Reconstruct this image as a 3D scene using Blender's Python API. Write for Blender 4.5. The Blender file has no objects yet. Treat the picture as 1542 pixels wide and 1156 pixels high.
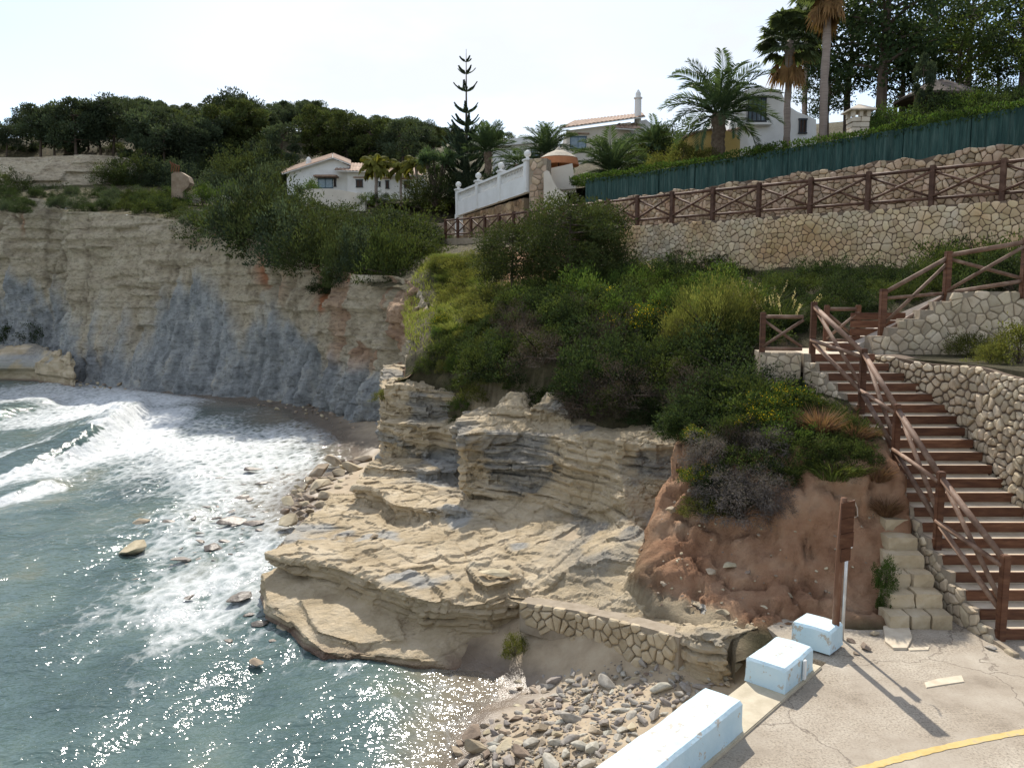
import bpy, bmesh, math, random
import numpy as np
from mathutils import Vector, Matrix
sc = bpy.context.scene
COL = sc.collection
R = math.radians
# ------------------------------------------------------------------ camera, sky, sun, exposure
EYE = np.array([0.0, 0.0, 4.6]); FPX = 1200.0; CX, CY = 771.0, 578.0
PITCH = math.atan((CY - 445) / FPX)
cam = bpy.data.cameras.new('camera'); cam.sensor_width = 36; cam.lens = FPX / 1542 * 36
cam.clip_start = .1; cam.clip_end = 6000
co = bpy.data.objects.new('camera', cam); COL.objects.link(co)
co.location = EYE; co.rotation_euler = (math.pi / 2 - PITCH, 0, 0); sc.camera = co
SUN_EL, SUN_AZ = 44.0, -6.0            # degrees; azimuth from +Y (straight ahead), minus = to the left
world = bpy.data.worlds.new('World'); sc.world = world; world.use_nodes = True
nt = world.node_tree; nt.nodes.clear()
o_ = nt.nodes.new('ShaderNodeOutputWorld'); bg = nt.nodes.new('ShaderNodeBackground')
sky = nt.nodes.new('ShaderNodeTexSky'); sky.sky_type = 'NISHITA'; sky.sun_disc = False
sky.sun_elevation = R(SUN_EL); sky.sun_rotation = R(SUN_AZ); sky.air_density = 1.0; sky.dust_density = .6; sky.altitude = 10
bg.inputs['Strength'].default_value = .145
tc = nt.nodes.new('ShaderNodeTexCoord'); mp = nt.nodes.new('ShaderNodeMapping'); mp.inputs['Scale'].default_value = (1, 1, 2.6)
nz = nt.nodes.new('ShaderNodeTexNoise'); nz.inputs['Scale'].default_value = 2.2; nz.inputs['Detail'].default_value = 7; nz.inputs['Roughness'].default_value = .55
rp = nt.nodes.new('ShaderNodeValToRGB'); rp.color_ramp.elements[0].position = .40; rp.color_ramp.elements[1].position = .60
mx = nt.nodes.new('ShaderNodeMixRGB'); mx.inputs['Color2'].default_value = (4.5, 4.62, 4.85, 1)
nt.links.new(tc.outputs['Generated'], mp.inputs['Vector']); nt.links.new(mp.outputs['Vector'], nz.inputs['Vector'])
nt.links.new(nz.outputs['Fac'], rp.inputs['Fac'])
mr = nt.nodes.new('ShaderNodeMath'); mr.operation = 'MULTIPLY_ADD'; mr.inputs[1].default_value = .8; mr.inputs[2].default_value = .1
nt.links.new(rp.outputs['Color'], mr.inputs[0]); nt.links.new(mr.outputs[0], mx.inputs['Fac'])
nt.links.new(sky.outputs['Color'], mx.inputs['Color1']); nt.links.new(mx.outputs['Color'], bg.inputs['Color'])
nt.links.new(bg.outputs['Background'], o_.inputs['Surface'])
sl = bpy.data.lights.new('sun', 'SUN'); sl.energy = 4.2; sl.angle = R(.6); sl.color = (1, .94, .84)
so = bpy.data.objects.new('sun', sl); COL.objects.link(so)
sv = Vector((math.sin(R(SUN_AZ)) * math.cos(R(SUN_EL)), math.cos(R(SUN_AZ)) * math.cos(R(SUN_EL)), math.sin(R(SUN_EL))))
so.rotation_euler = sv.to_track_quat('Z', 'Y').to_euler(); so.location = (0, 0, 40)
sc.view_settings.view_transform = 'Standard'; sc.view_settings.look = 'None'; sc.view_settings.gamma = 1
sc.view_settings.use_curve_mapping = False; sc.view_settings.exposure = 0.5
sc.render.engine = 'CYCLES'; sc.cycles.use_denoising = True; sc.cycles.max_bounces = 5; sc.cycles.diffuse_bounces = 3
sc.cycles.glossy_bounces = 2; sc.cycles.transmission_bounces = 3; sc.cycles.transparent_max_bounces = 6
sc.cycles.caustics_reflective = False; sc.cycles.caustics_refractive = False
# ------------------------------------------------------------------ helpers
def ray(px, py):
    a = (px - CX) / FPX; b = -(py - CY) / FPX
    return np.array([a, math.cos(PITCH) + b * math.sin(PITCH), -math.sin(PITCH) + b * math.cos(PITCH)])
def W(px, py, z=None, Y=None):        # a pixel direction cut with a level (z) or with a distance (Y)
    r = ray(px, py); t = (z - EYE[2]) / r[2] if z is not None else Y / r[1]
    return EYE + r * t
def proj(p):
    p = np.atleast_2d(p) - EYE
    d = p[:, 1] * math.cos(PITCH) - p[:, 2] * math.sin(PITCH); u = p[:, 1] * math.sin(PITCH) + p[:, 2] * math.cos(PITCH)
    return np.c_[CX + FPX * p[:, 0] / d, CY - FPX * u / d, d]
def _h(i, j, k, s):
    n = (i.astype(np.int64) * 374761393 + j.astype(np.int64) * 668265263 + k.astype(np.int64) * 2147483647 + s * 1274126177) & 0xffffffff
    n = ((n ^ (n >> 13)) * 1274126177) & 0xffffffff
    n = ((n ^ (n >> 16)) * 2246822519) & 0xffffffff
    return ((n ^ (n >> 15)) & 0xffffff) / 16777215.0
def vn(p, s=0):                        # value noise in 0..1
    p = np.asarray(p, float); i = np.floor(p).astype(np.int64); f = p - i; f = f * f * f * (f * (f * 6 - 15) + 10)
    r = 0
    for a in (0, 1):
        for b in (0, 1):
            for c in (0, 1):
                w = (f[..., 0] if a else 1 - f[..., 0]) * (f[..., 1] if b else 1 - f[..., 1]) * (f[..., 2] if c else 1 - f[..., 2])
                r = r + w * _h(i[..., 0] + a, i[..., 1] + b, i[..., 2] + c, s)
    return r
def fbm(p, o=4, s=0, g=.5):            # about -1..1
    p = np.asarray(p, float); t = 0; a = 1; n = 0
    for k in range(o):
        t = t + a * (vn(p * 2 ** k + 17.3 * k, s + k) * 2 - 1); n += a; a *= g
    return t / n
def tps(pts):                          # smooth height function through control points
    P = np.array([p[:2] for p in pts], float); z = np.array([p[2] for p in pts], float); n = len(P)
    d = np.linalg.norm(P[:, None] - P[None], axis=2); K = np.where(d > 0, d * d * np.log(np.maximum(d, 1e-9)), 0) + np.eye(n) * .05
    A = np.zeros((n + 3, n + 3)); A[:n, :n] = K; A[:n, n] = 1; A[:n, n + 1:] = P; A[n, :n] = 1; A[n + 1:, :n] = P.T
    c = np.linalg.solve(A, np.r_[z, 0, 0, 0])
    def f(x, y):
        x = np.asarray(x, float); y = np.asarray(y, float); sh = x.shape; q = np.c_[x.ravel(), y.ravel()]; out = np.zeros(len(q))
        for k in range(0, len(q), 20000):
            qq = q[k:k + 20000]; d = np.linalg.norm(qq[:, None] - P[None], axis=2)
            U = np.where(d > 0, d * d * np.log(np.maximum(d, 1e-9)), 0)
            out[k:k + 20000] = U @ c[:n] + c[n] + qq @ c[n + 1:]
        return out.reshape(sh)
    return f
def inpoly(x, y, poly):
    x = np.asarray(x, float); y = np.asarray(y, float); r = np.zeros(x.shape, bool); n = len(poly)
    for i in range(n):
        x0, y0 = poly[i][:2]; x1, y1 = poly[(i + 1) % n][:2]
        c = ((y0 > y) != (y1 > y)); d = (y1 - y0) if y1 != y0 else 1e-9
        r ^= c & (x < (x1 - x0) * (y - y0) / d + x0)
    return r
def segdist(x, y, poly):               # distance to an open polyline
    d = np.full(np.shape(x), 1e9)
    for (x0, y0), (x1, y1) in zip(poly[:-1], poly[1:]):
        vx, vy = x1 - x0, y1 - y0; t = np.clip(((x - x0) * vx + (y - y0) * vy) / (vx * vx + vy * vy + 1e-12), 0, 1)
        d = np.minimum(d, np.hypot(x - x0 - t * vx, y - y0 - t * vy))
    return d
def sm(a, b, x): t = np.clip((x - a) / (b - a), 0, 1); return t * t * (3 - 2 * t)

def mesh_np(name, V, F, mat, smooth=False, rnd=None, attrs=None):
    """V (n,3); F int array (m,k) of equal faces, or a list of lists"""
    me = bpy.data.meshes.new(name); V = np.asarray(V, float)
    if isinstance(F, np.ndarray):
        m, k = F.shape; me.vertices.add(len(V)); me.vertices.foreach_set('co', V.ravel())
        me.loops.add(m * k); me.loops.foreach_set('vertex_index', F.ravel().astype(np.int32))
        me.polygons.add(m); me.polygons.foreach_set('loop_start', np.arange(0, m * k, k, dtype=np.int32))
        me.update(calc_edges=True); me.validate()
    else:
        me.from_pydata(V.tolist(), [], [list(f) for f in F]); me.update()
    if smooth: me.polygons.foreach_set('use_smooth', np.ones(len(me.polygons), bool))
    attrs = dict(attrs or {})
    if rnd is not None: attrs['rnd'] = rnd
    for k, a in attrs.items():
        at = me.attributes.new(k, 'FLOAT', 'POINT'); at.data.foreach_set('value', np.broadcast_to(np.asarray(a, np.float32), (len(me.vertices),)).copy())
    if mat: me.materials.append(mat)
    return me
def link(name, me, parent=None):
    o = bpy.data.objects.new(name, me); COL.objects.link(o)
    if parent is not None: o.parent = parent
    return o
def mk(name, V, F, mat, parent=None, smooth=False, rnd=None, attrs=None):
    V = np.asarray(V, float)
    if parent is not None: V = V - np.array(root_loc(parent))
    return link(name, mesh_np(name, V, F, mat, smooth, rnd, attrs), parent)
def root_loc(o):
    p = np.zeros(3)
    while o is not None: p = p + np.array(o.location); o = o.parent
    return p
def tag(o, label=None, cat=None, group=None, kind=None):
    if label: o['label'] = label
    if cat: o['category'] = cat
    if group: o['group'] = group
    if kind: o['kind'] = kind
    return o
def thing(name, label, cat, loc=(0, 0, 0), group=None):
    o = bpy.data.objects.new(name, None); COL.objects.link(o); o.location = loc; o.empty_display_size = .2
    return tag(o, label, cat, group)
def dup(root, loc, rotz=0, scale=1, label=None, group=None, tilt=0):
    r = root.copy(); COL.objects.link(r); r.location = loc; r.rotation_euler = (tilt, 0, rotz)
    r.scale = (scale,) * 3 if not hasattr(scale, '__len__') else scale
    if label: r['label'] = label
    if group: r['group'] = group
    for ch in root.children:
        c = ch.copy(); COL.objects.link(c); c.parent = r
        for g in ch.children:
            d = g.copy(); COL.objects.link(d); d.parent = c
    return r
class MB:
    def __init__(s): s.v = []; s.f = []
    def add(s, V, F):
        n = len(s.v); s.v += [tuple(map(float, p)) for p in V]; s.f += [[i + n for i in f] for f in F]; return s
    def box(s, c, d, rz=0, up=None):
        x, y, z = np.array(d) / 2; P = np.array([[i, j, k] for k in (-z, z) for j in (-y, y) for i in (-x, x)])
        m = np.array(Matrix.Rotation(rz, 3, 'Z')); return s.add(P @ m.T + np.array(c), [(0, 2, 3, 1), (4, 5, 7, 6), (0, 1, 5, 4), (2, 6, 7, 3), (0, 4, 6, 2), (1, 3, 7, 5)])
    def tube(s, pts, rad, n=8, caps=True):
        pts = np.array(pts, float); m = len(pts); rad = np.broadcast_to(np.asarray(rad, float), (m,)); V = []
        for i in range(m):
            t = pts[min(i + 1, m - 1)] - pts[max(i - 1, 0)]; t = t / (np.linalg.norm(t) + 1e-9)
            a = np.cross(t, [0, 0, 1.0] if abs(t[2]) < .9 else [1.0, 0, 0]); a /= np.linalg.norm(a); b = np.cross(t, a)
            for k in range(n):
                w = 2 * math.pi * (k + .5) / n; V.append(pts[i] + rad[i] * (math.cos(w) * a + math.sin(w) * b))
        F = [(i * n + k, i * n + (k + 1) % n, (i + 1) * n + (k + 1) % n, (i + 1) * n + k) for i in range(m - 1) for k in range(n)]
        if caps: F += [tuple(range(n))[::-1], tuple(range((m - 1) * n, m * n))]
        return s.add(V, F)
    def beam(s, p, q, w, h):           # rectangular bar from p to q
        p = np.array(p, float); q = np.array(q, float); t = q - p; t /= np.linalg.norm(t)
        a = np.cross(t, [0, 0, 1.0]); a = np.array([1.0, 0, 0]) if np.linalg.norm(a) < 1e-6 else a / np.linalg.norm(a); b = np.cross(a, t)
        V = [c + a * i * w / 2 + b * j * h / 2 for c in (p, q) for j in (-1, 1) for i in (-1, 1)]
        return s.add(V, [(0, 2, 3, 1), (4, 5, 7, 6), (0, 1, 5, 4), (2, 6, 7, 3), (0, 4, 6, 2), (1, 3, 7, 5)])
    def prism(s, poly, z0, z1):        # flat outline between two levels (numbers or per-vertex lists)
        n = len(poly); z0 = np.broadcast_to(z0, (n,)); z1 = np.broadcast_to(z1, (n,))
        V = [(p[0], p[1], z) for p, z in zip(poly, z0)] + [(p[0], p[1], z) for p, z in zip(poly, z1)]
        return s.add(V, [tuple(range(n))[::-1], tuple(range(n, 2 * n))] + [(i, (i + 1) % n, n + (i + 1) % n, n + i) for i in range(n)])
    def lathe(s, c, prof, n=12):
        V = [(c[0] + r * math.cos(2 * math.pi * k / n), c[1] + r * math.sin(2 * math.pi * k / n), c[2] + z) for r, z in prof for k in range(n)]
        m = len(prof); return s.add(V, [(i * n + k, i * n + (k + 1) % n, (i + 1) * n + (k + 1) % n, (i + 1) * n + k) for i in range(m - 1) for k in range(n)] + [tuple(range(n))[::-1], tuple(range((m - 1) * n, m * n))])
    def build(s, name, mat, parent=None, smooth=False, rnd=None, bevel=0):
        o = mk(name, s.v, s.f, mat, parent, smooth, rnd)
        if bevel:
            bm = bmesh.new(); bm.from_mesh(o.data); bmesh.ops.bevel(bm, geom=bm.edges[:], offset=bevel, segments=2, affect='EDGES', clamp_overlap=True); bm.to_mesh(o.data); bm.free()
        return o
# ------------------------------------------------------------------ materials
MATS = {}
def N(t, typ, **kw):
    n = t.nodes.new(typ)
    for k, v in kw.items():
        if k in n.inputs: n.inputs[k].default_value = v
        else: setattr(n, k, v)
    return n
def ramp(t, stops):
    n = t.nodes.new('ShaderNodeValToRGB'); e = n.color_ramp.elements
    while len(e) > 1: e.remove(e[-1])
    e[0].position = stops[0][0]; e[0].color = (*stops[0][1], 1)
    for p, c in stops[1:]: q = e.new(p); q.color = (*c, 1)
    return n
def coords(t, obj=False, stretch=(1, 1, 1)):
    m = N(t, 'ShaderNodeMapping'); m.inputs['Scale'].default_value = stretch
    if obj: t.links.new(N(t, 'ShaderNodeTexCoord').outputs['Object'], m.inputs['Vector'])
    else: t.links.new(N(t, 'ShaderNodeNewGeometry').outputs['Position'], m.inputs['Vector'])
    return m.outputs['Vector']
def mat(name, stops, scale=4, detail=8, rough=.9, bump=.4, bdist=.03, bscale=None, stretch=(1, 1, 1), obj=False, rnd=0., hue=0., orand=0., spec=.25, trans=0., speck=None, crack=0., metal=0.):
    if name in MATS: return MATS[name]
    m = bpy.data.materials.new(name); m.use_nodes = True; t = m.node_tree; t.nodes.clear(); L = t.links.new
    out = N(t, 'ShaderNodeOutputMaterial'); b = N(t, 'ShaderNodeBsdfPrincipled', Roughness=rough, Metallic=metal); b.inputs['Specular IOR Level'].default_value = spec
    v = coords(t, obj, stretch); n1 = N(t, 'ShaderNodeTexNoise', Scale=scale, Detail=detail, Roughness=.62); L(v, n1.inputs['Vector'])
    rm = ramp(t, stops); L(n1.outputs['Fac'], rm.inputs['Fac']); col = rm.outputs['Color']
    if speck:                           # (scale, low, high, colour)
        n3 = N(t, 'ShaderNodeTexNoise', Scale=speck[0], Detail=5, Roughness=.7); L(v, n3.inputs['Vector'])
        mrg = N(t, 'ShaderNodeMapRange'); mrg.inputs['From Min'].default_value = speck[1]; mrg.inputs['From Max'].default_value = speck[2]; L(n3.outputs['Fac'], mrg.inputs['Value'])
        mx = N(t, 'ShaderNodeMixRGB'); mx.inputs['Color2'].default_value = (*speck[3], 1); L(mrg.outputs['Result'], mx.inputs['Fac']); L(col, mx.inputs['Color1']); col = mx.outputs['Color']
    if rnd or hue or orand:
        hs = N(t, 'ShaderNodeHueSaturation'); L(col, hs.inputs['Color'])
        at = N(t, 'ShaderNodeAttribute', attribute_name='rnd'); oi = N(t, 'ShaderNodeObjectInfo')
        a = N(t, 'ShaderNodeMath', operation='MULTIPLY_ADD'); a.inputs[1].default_value = 2 * rnd; a.inputs[2].default_value = 1 - rnd - orand; L(at.outputs['Fac'], a.inputs[0])
        a2 = N(t, 'ShaderNodeMath', operation='MULTIPLY_ADD'); a2.inputs[1].default_value = 2 * orand; L(oi.outputs['Random'], a2.inputs[0]); L(a.outputs[0], a2.inputs[2]); L(a2.outputs[0], hs.inputs['Value'])
        h = N(t, 'ShaderNodeMath', operation='MULTIPLY_ADD'); h.inputs[1].default_value = hue * 2; h.inputs[2].default_value = .5 - hue
        fr = N(t, 'ShaderNodeMath', operation='FRACT'); m7 = N(t, 'ShaderNodeMath', operation='MULTIPLY_ADD'); m7.inputs[1].default_value = 7.31; L(at.outputs['Fac'], m7.inputs[0]); L(oi.outputs['Random'], m7.inputs[2]); L(m7.outputs[0], fr.inputs[0])
        L(fr.outputs[0], h.inputs[0]); L(h.outputs[0], hs.inputs['Hue']); col = hs.outputs['Color']
    L(col, b.inputs['Base Color'])
    if bump:
        n2 = N(t, 'ShaderNodeTexNoise', Scale=bscale or scale * 4, Detail=8, Roughness=.65); L(v, n2.inputs['Vector'])
        bp = N(t, 'ShaderNodeBump', Strength=bump, Distance=bdist); hgt = n2.outputs['Fac']
        if crack:
            vo = N(t, 'ShaderNodeTexVoronoi', feature='DISTANCE_TO_EDGE', Scale=crack); 
            wv = N(t, 'ShaderNodeMixRGB', blend_type='ADD'); wv.inputs['Fac'].default_value = .25; L(v, wv.inputs['Color1']); L(n1.outputs['Color'], wv.inputs['Color2']); L(wv.outputs['Color'], vo.inputs['Vector'])
            cr = N(t, 'ShaderNodeMapRange'); cr.inputs['From Max'].default_value = .035; L(vo.outputs['Distance'], cr.inputs['Value'])
            ad = N(t, 'ShaderNodeMath', operation='ADD'); L(hgt, ad.inputs[0]); L(cr.outputs['Result'], ad.inputs[1]); hgt = ad.outputs[0]
        L(hgt, bp.inputs['Height']); L(bp.outputs['Normal'], b.inputs['Normal'])
    if trans:
        tr = N(t, 'ShaderNodeBsdfTranslucent'); ms = N(t, 'ShaderNodeMixShader'); ms.inputs['Fac'].default_value = trans
        g = N(t, 'ShaderNodeMixRGB', blend_type='MULTIPLY'); g.inputs['Fac'].default_value = 1; g.inputs['Color2'].default_value = (1.35, 1.3, .75, 1); L(col, g.inputs['Color1']); L(g.outputs['Color'], tr.inputs['Color'])
        L(b.outputs[0], ms.inputs[1]); L(tr.outputs[0], ms.inputs[2]); L(ms.outputs[0], out.inputs['Surface'])
    else: L(b.outputs[0], out.inputs['Surface'])
    MATS[name] = m; return m
def leafmat(name, c, rnd=.35, hue=.02, orand=.15, trans=.35, rough=.75):
    d = tuple(x * .7 for x in c); e = tuple(x * 1.3 for x in c)
    return mat(name, [(.3, d), (.7, e)], scale=1.3, detail=3, rough=rough, bump=0, rnd=rnd, hue=hue, orand=orand, trans=trans, spec=.08)
# ------------------------------------------------------------------ the ground: shared control points
SEA = -1.4
def C3(px, py, z=None, Y=None): return tuple(W(px, py, z, Y))
# cliff line: (base point at sea level), (top point)
def base_(px, py): return W(px, py, z=SEA)
CLB = [np.array([-3.8, 22.0, SEA]), np.array([-4.7, 27, SEA]), base_(572, 658), base_(532, 638), base_(500, 624), base_(440, 611), base_(380, 603), base_(300, 597), base_(200, 587), base_(125, 579), base_(104, 573), W(112, 551, Y=62), W(60, 545, Y=64), W(0, 540, Y=65), W(-120, 530, Y=68), W(-300, 520, Y=75)]
CLT = [W(622, 560, Y=23), W(636, 500, Y=27.3), W(642, 450, Y=32), W(600, 418, Y=36.5), W(530, 412, Y=40.5), W(470, 396, Y=44), W(400, 366, Y=47), W(330, 350, Y=50), W(262, 332, Y=53), W(150, 320, Y=57), W(96, 319, Y=58.5), W(105, 322, Y=66), W(60, 300, Y=68), W(0, 300, Y=69), W(-120, 300, Y=72), W(-300, 300, Y=80)]
def catmull(P, n):
    P = np.array(P); m = len(P); t = np.linspace(0, m - 1, n); i = np.clip(t.astype(int), 0, m - 2); f = (t - i)[:, None]
    g = lambda k: P[np.clip(k, 0, m - 1)]
    a, b, c, d = g(i - 1), g(i), g(i + 1), g(i + 2)
    return b + .5 * f * (c - a + f * (2 * a - 5 * b + 4 * c - d + f * (3 * (b - c) + d - a)))
# hillside heights
HP = [C3(1000, 905, .0), C3(1060, 925, .0), C3(1130, 940, .02), C3(1220, 940, .02), C3(1330, 940, .02), C3(1440, 950, .02),
      C3(950, 865, .25), C3(1040, 850, Y=11.9), C3(1130, 850, Y=11.9), C3(1230, 850, Y=11.6), C3(1320, 850, Y=11.7),
      C3(990, 790, Y=12.8), C3(1080, 770, Y=12.7), C3(1180, 760, Y=12.3), C3(1300, 760, Y=12.1),
      C3(1180, 710, Y=12.7), C3(1300, 690, Y=12.6), C3(1060, 690, Y=13.4), C3(1340, 640, Y=13.6),
      C3(1150, 640, Y=14.3), C3(1150, 590, Y=16), C3(1240, 600, Y=15), C3(1000, 640, Y=15), C3(1000, 600, Y=16.4), C3(900, 610, Y=16.6),
      C3(860, 640, Y=17.2), C3(780, 625, Y=18.3), C3(700, 615, Y=19.5), C3(640, 590, Y=22.5),
      C3(900, 500, Y=21.5), C3(1020, 500, Y=20.5), C3(1130, 500, Y=19), C3(850, 450, Y=26.5), C3(960, 405, Y=31), C3(1080, 420, Y=26.5), C3(1200, 435, Y=22.7),
      C3(1320, 430, Y=21.4), C3(1450, 425, Y=19.8), C3(1560, 430, Y=18), C3(1700, 430, Y=15),
      C3(650, 400, Y=37), C3(700, 410, Y=35), C3(740, 440, Y=29), C3(760, 490, Y=23.5), C3(700, 500, Y=24), C3(650, 480, Y=27.5), C3(640, 540, Y=23.5), C3(770, 560, Y=19.7),
      C3(640, 375, Y=48), C3(740, 365, Y=41), C3(850, 375, Y=36), C3(600, 385, Y=46),
      (2, 12.6, .1), (0, 14, -.3), (-2, 16, -.3), (-3.4, 19, .3), (8, 17, 3.6), (10, 16.5, 3.6), (12, 15, 3.6),
      C3(500, 350, Y=58), C3(400, 330, Y=62), C3(300, 318, Y=62), C3(200, 310, Y=64), C3(540, 312, Y=72), C3(440, 305, Y=74), C3(300, 292, Y=76), C3(180, 292, Y=74), C3(60, 292, Y=74), C3(-100, 290, Y=78)]
HP += [tuple(p) for p in (CLT[2] + [0.8, .6, 0], CLT[3] + [.6, 1, .1], CLT[4] + [.4, 1, .1], CLT[5] + [.4, 1, .1], CLT[6] + [.3, 1, .1], CLT[7] + [.3, 1, .1], CLT[8] + [.3, 1, .1], CLT[9] + [.2, 1, .1], CLT[12] + [0, 1.2, .1], CLT[13] + [0, 1.2, .1], CLT[14] + [0, 1.2, .1])]
hill0 = tps(HP)
ROCKFRONT = [tuple(W(*p[:2], z=p[2])[:2]) for p in ((560, 568, 2.3), (640, 568, 2.2), (708, 588, 2.0), (730, 600, 1.9), (790, 600, 2.0), (860, 605, 2.0), (930, 632, 1.9), (1030, 642, 1.85), (1046, 690, 1.35), (1012, 795, .5), (955, 868, .15), (1010, 908, .0), (1095, 952, -.05))]
STAIRPOLY = [(6.15, 8.0), (6.15, 15.0), (5.7, 15.75), (5.1, 15.9), (5.0, 16.6), (7.6, 18.0), (9.6, 18.0), (14, 16.6), (18, 14), (18, 8)]
ROCKPOLY = ROCKFRONT + [(3.2, 9.0), (-8, 9.0), (-8, 22)]
def hill(x, y):
    z = hill0(x, y); ins = inpoly(x, y, ROCKPOLY); d = segdist(x, y, ROCKFRONT)
    z = np.where(ins, z - 3.0 * sm(.05, .8, d), z)
    z = np.where(inpoly(x, y, STAIRPOLY), z - 3.5 * sm(.0, .25, segdist(x, y, STAIRPOLY[:6])), z)
    return z
def ground(px, py, h=None, y0=9.0, y1=90.0):
    h = h or hill; r = ray(px, py); Y = np.concatenate([np.arange(y0, 40, .1), np.arange(40, y1, .25)]); t = Y / r[1]
    p = EYE[None] + t[:, None] * r[None]; below = p[:, 2] < h(p[:, 0], p[:, 1])
    k = int(np.argmax(below)) if below.any() else len(Y) - 1
    return p[k]
# ---- materials of the ground
SOIL = mat('red_soil', [(.3, (.27, .10, .045)), (.5, (.36, .155, .075)), (.7, (.44, .235, .13))], scale=1.6, bump=.8, bdist=.05, bscale=11, speck=(34, .62, .7, (.55, .42, .3)))
SAND = mat('dry_sand', [(.3, (.30, .24, .165)), (.7, (.44, .36, .26))], scale=2.5, bump=.4, bdist=.02, bscale=40)
def ground_material():
    """soil slope: red earth on the steep bank, grey-brown humus and grass-green ground on top"""
    m = bpy.data.materials.new('slope_soil'); m.use_nodes = True; t = m.node_tree; L = t.links.new; b = t.nodes['Principled BSDF']; b.inputs['Roughness'].default_value = .95; b.inputs['Specular IOR Level'].default_value = .15
    v = coords(t); n1 = N(t, 'ShaderNodeTexNoise', Scale=1.5, Detail=9, Roughness=.62); L(v, n1.inputs['Vector'])
    r1 = ramp(t, [(.3, (.29, .145, .08)), (.48, (.46, .26, .155)), (.62, (.54, .34, .215)), (.75, (.57, .42, .30))]); L(n1.outputs['Fac'], r1.inputs['Fac'])
    n2 = N(t, 'ShaderNodeTexNoise', Scale=3.2, Detail=8, Roughness=.6); L(v, n2.inputs['Vector'])
    r2 = ramp(t, [(.3, (.05, .042, .025)), (.5, (.085, .075, .04)), (.7, (.16, .13, .075))]); L(n2.outputs['Fac'], r2.inputs['Fac'])
    r3 = ramp(t, [(.3, (.34, .27, .18)), (.7, (.50, .41, .28))]); L(n2.outputs['Fac'], r3.inputs['Fac'])
    at = N(t, 'ShaderNodeAttribute', attribute_name='bank'); m1 = N(t, 'ShaderNodeMixRGB'); L(at.outputs['Fac'], m1.inputs['Fac']); L(r2.outputs['Color'], m1.inputs['Color1']); L(r1.outputs['Color'], m1.inputs['Color2'])
    a2 = N(t, 'ShaderNodeAttribute', attribute_name='pale'); m2 = N(t, 'ShaderNodeMixRGB'); L(a2.outputs['Fac'], m2.inputs['Fac']); L(m1.outputs['Color'], m2.inputs['Color1']); L(r3.outputs['Color'], m2.inputs['Color2'])
    L(m2.outputs['Color'], b.inputs['Base Color'])
    n3 = N(t, 'ShaderNodeTexNoise', Scale=11, Detail=12, Roughness=.75); L(v, n3.inputs['Vector']); bp = N(t, 'ShaderNodeBump', Strength=1.0, Distance=.12); L(n3.outputs['Fac'], bp.inputs['Height']); L(bp.outputs['Normal'], b.inputs['Normal'])
    return m
GM = ground_material()
# path line (plan) shared by walls and fence
PATH = [(17.0, 18.23), (13.47, 22.06), (4.93, 31.32), (-.8, 43.0), (-4.5, 50.0), (-7.5, 56)]
# ---- hillside mesh
xs = np.concatenate([np.arange(-46, -7, .5), np.arange(-7, 1.5, .11), np.arange(1.5, 6.5, .065), np.arange(6.5, 16.01, .15)]); ys = np.concatenate([np.arange(10.2, 14.6, .06), np.arange(14.6, 24, .11), np.arange(24, 40, .2), np.arange(40, 84, .5)])
X, Y = np.meshgrid(xs, ys); Z = hill(X, Y)
bankm = sm(-.05, .1, Z) * (1 - sm(1.75, 2.25, Z + .5 * fbm(np.stack([X, Y, 0 * X], -1) * .9, 3))) * sm(1.6, 2.6, X) * (1 - sm(15, 16, Y))
bankm = np.maximum(bankm, (1 - sm(.3, 1.6, segdist(X, Y, [tuple(p[:2]) for p in CLT[4:8]]))) * sm(.44, .56, vn(np.stack([X, Y, 0 * X], -1) * .5, 5)))
redgap = W(800, 410, Y=33.5); bankm = np.maximum(bankm, 1 - sm(1.5, 3.2, np.hypot(X - redgap[0], (Y - redgap[1]) * .6)))
pale = sm(-.3, 0, X - 1.2 - .4 * fbm(np.stack([X, Y, 0 * X], -1) * 1.3, 3)); pale = np.maximum((1 - pale) * (1 - sm(1.8, 2.4, Z)) * (1 - sm(20, 22, Y)), (1 - sm(.05, .16, Z)) * (1 - sm(2.8, 3.4, X)))
bankm *= (1 - sm(4.4, 4.6, X) * 0)
amp = .10 + .10 * bankm; P3 = np.stack([X, Y, Z], -1)
gx = np.gradient(Z, axis=1) / np.gradient(X, axis=1); gy = np.gradient(Z, axis=0) / np.gradient(Y, axis=0); nn = np.stack([-gx, -gy, np.ones_like(Z)], -1); nn /= np.linalg.norm(nn, axis=-1, keepdims=True)
disp = amp * fbm(P3 * 1.1, 5, 3) * 1.6 + .05 * bankm * fbm(P3 * 4, 4, 9) * 1.5 + .06 * bankm * fbm(P3 * 10, 3, 19) - .16 * bankm * np.exp(-(np.abs(fbm(P3 * [1.6, 1.6, .35], 3, 33)) / .07) ** 2) - .1 * bankm * np.maximum(0, fbm(P3 * [2.2, 2.2, .5], 3, 31))
P3 = P3 + nn * disp[..., None]
CLIFFPOLY = [tuple(p[:2]) for p in catmull(CLT, 120)]
land = CLIFFPOLY + [(-60, 90), (30, 90), (30, 5), (-2, 5), (0.5, 17), (-1.4, 21)]
LANDP = [tuple(p[:2] + np.array([-.3, -.2])) for p in catmull(CLT, 120)] + [(-90, 95), (40, 95), (40, 5), (-6, 5), (-6, 18)]
keep = inpoly(X, Y, LANDP)
ny, nx = X.shape; idx = np.arange(ny * nx).reshape(ny, nx)
def gridfaces(idx, keep):
    k = keep[:-1, :-1] & keep[1:, :-1] & keep[:-1, 1:] & keep[1:, 1:]
    return np.stack([idx[:-1, :-1], idx[:-1, 1:], idx[1:, 1:], idx[1:, :-1]], -1)[k]
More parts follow.
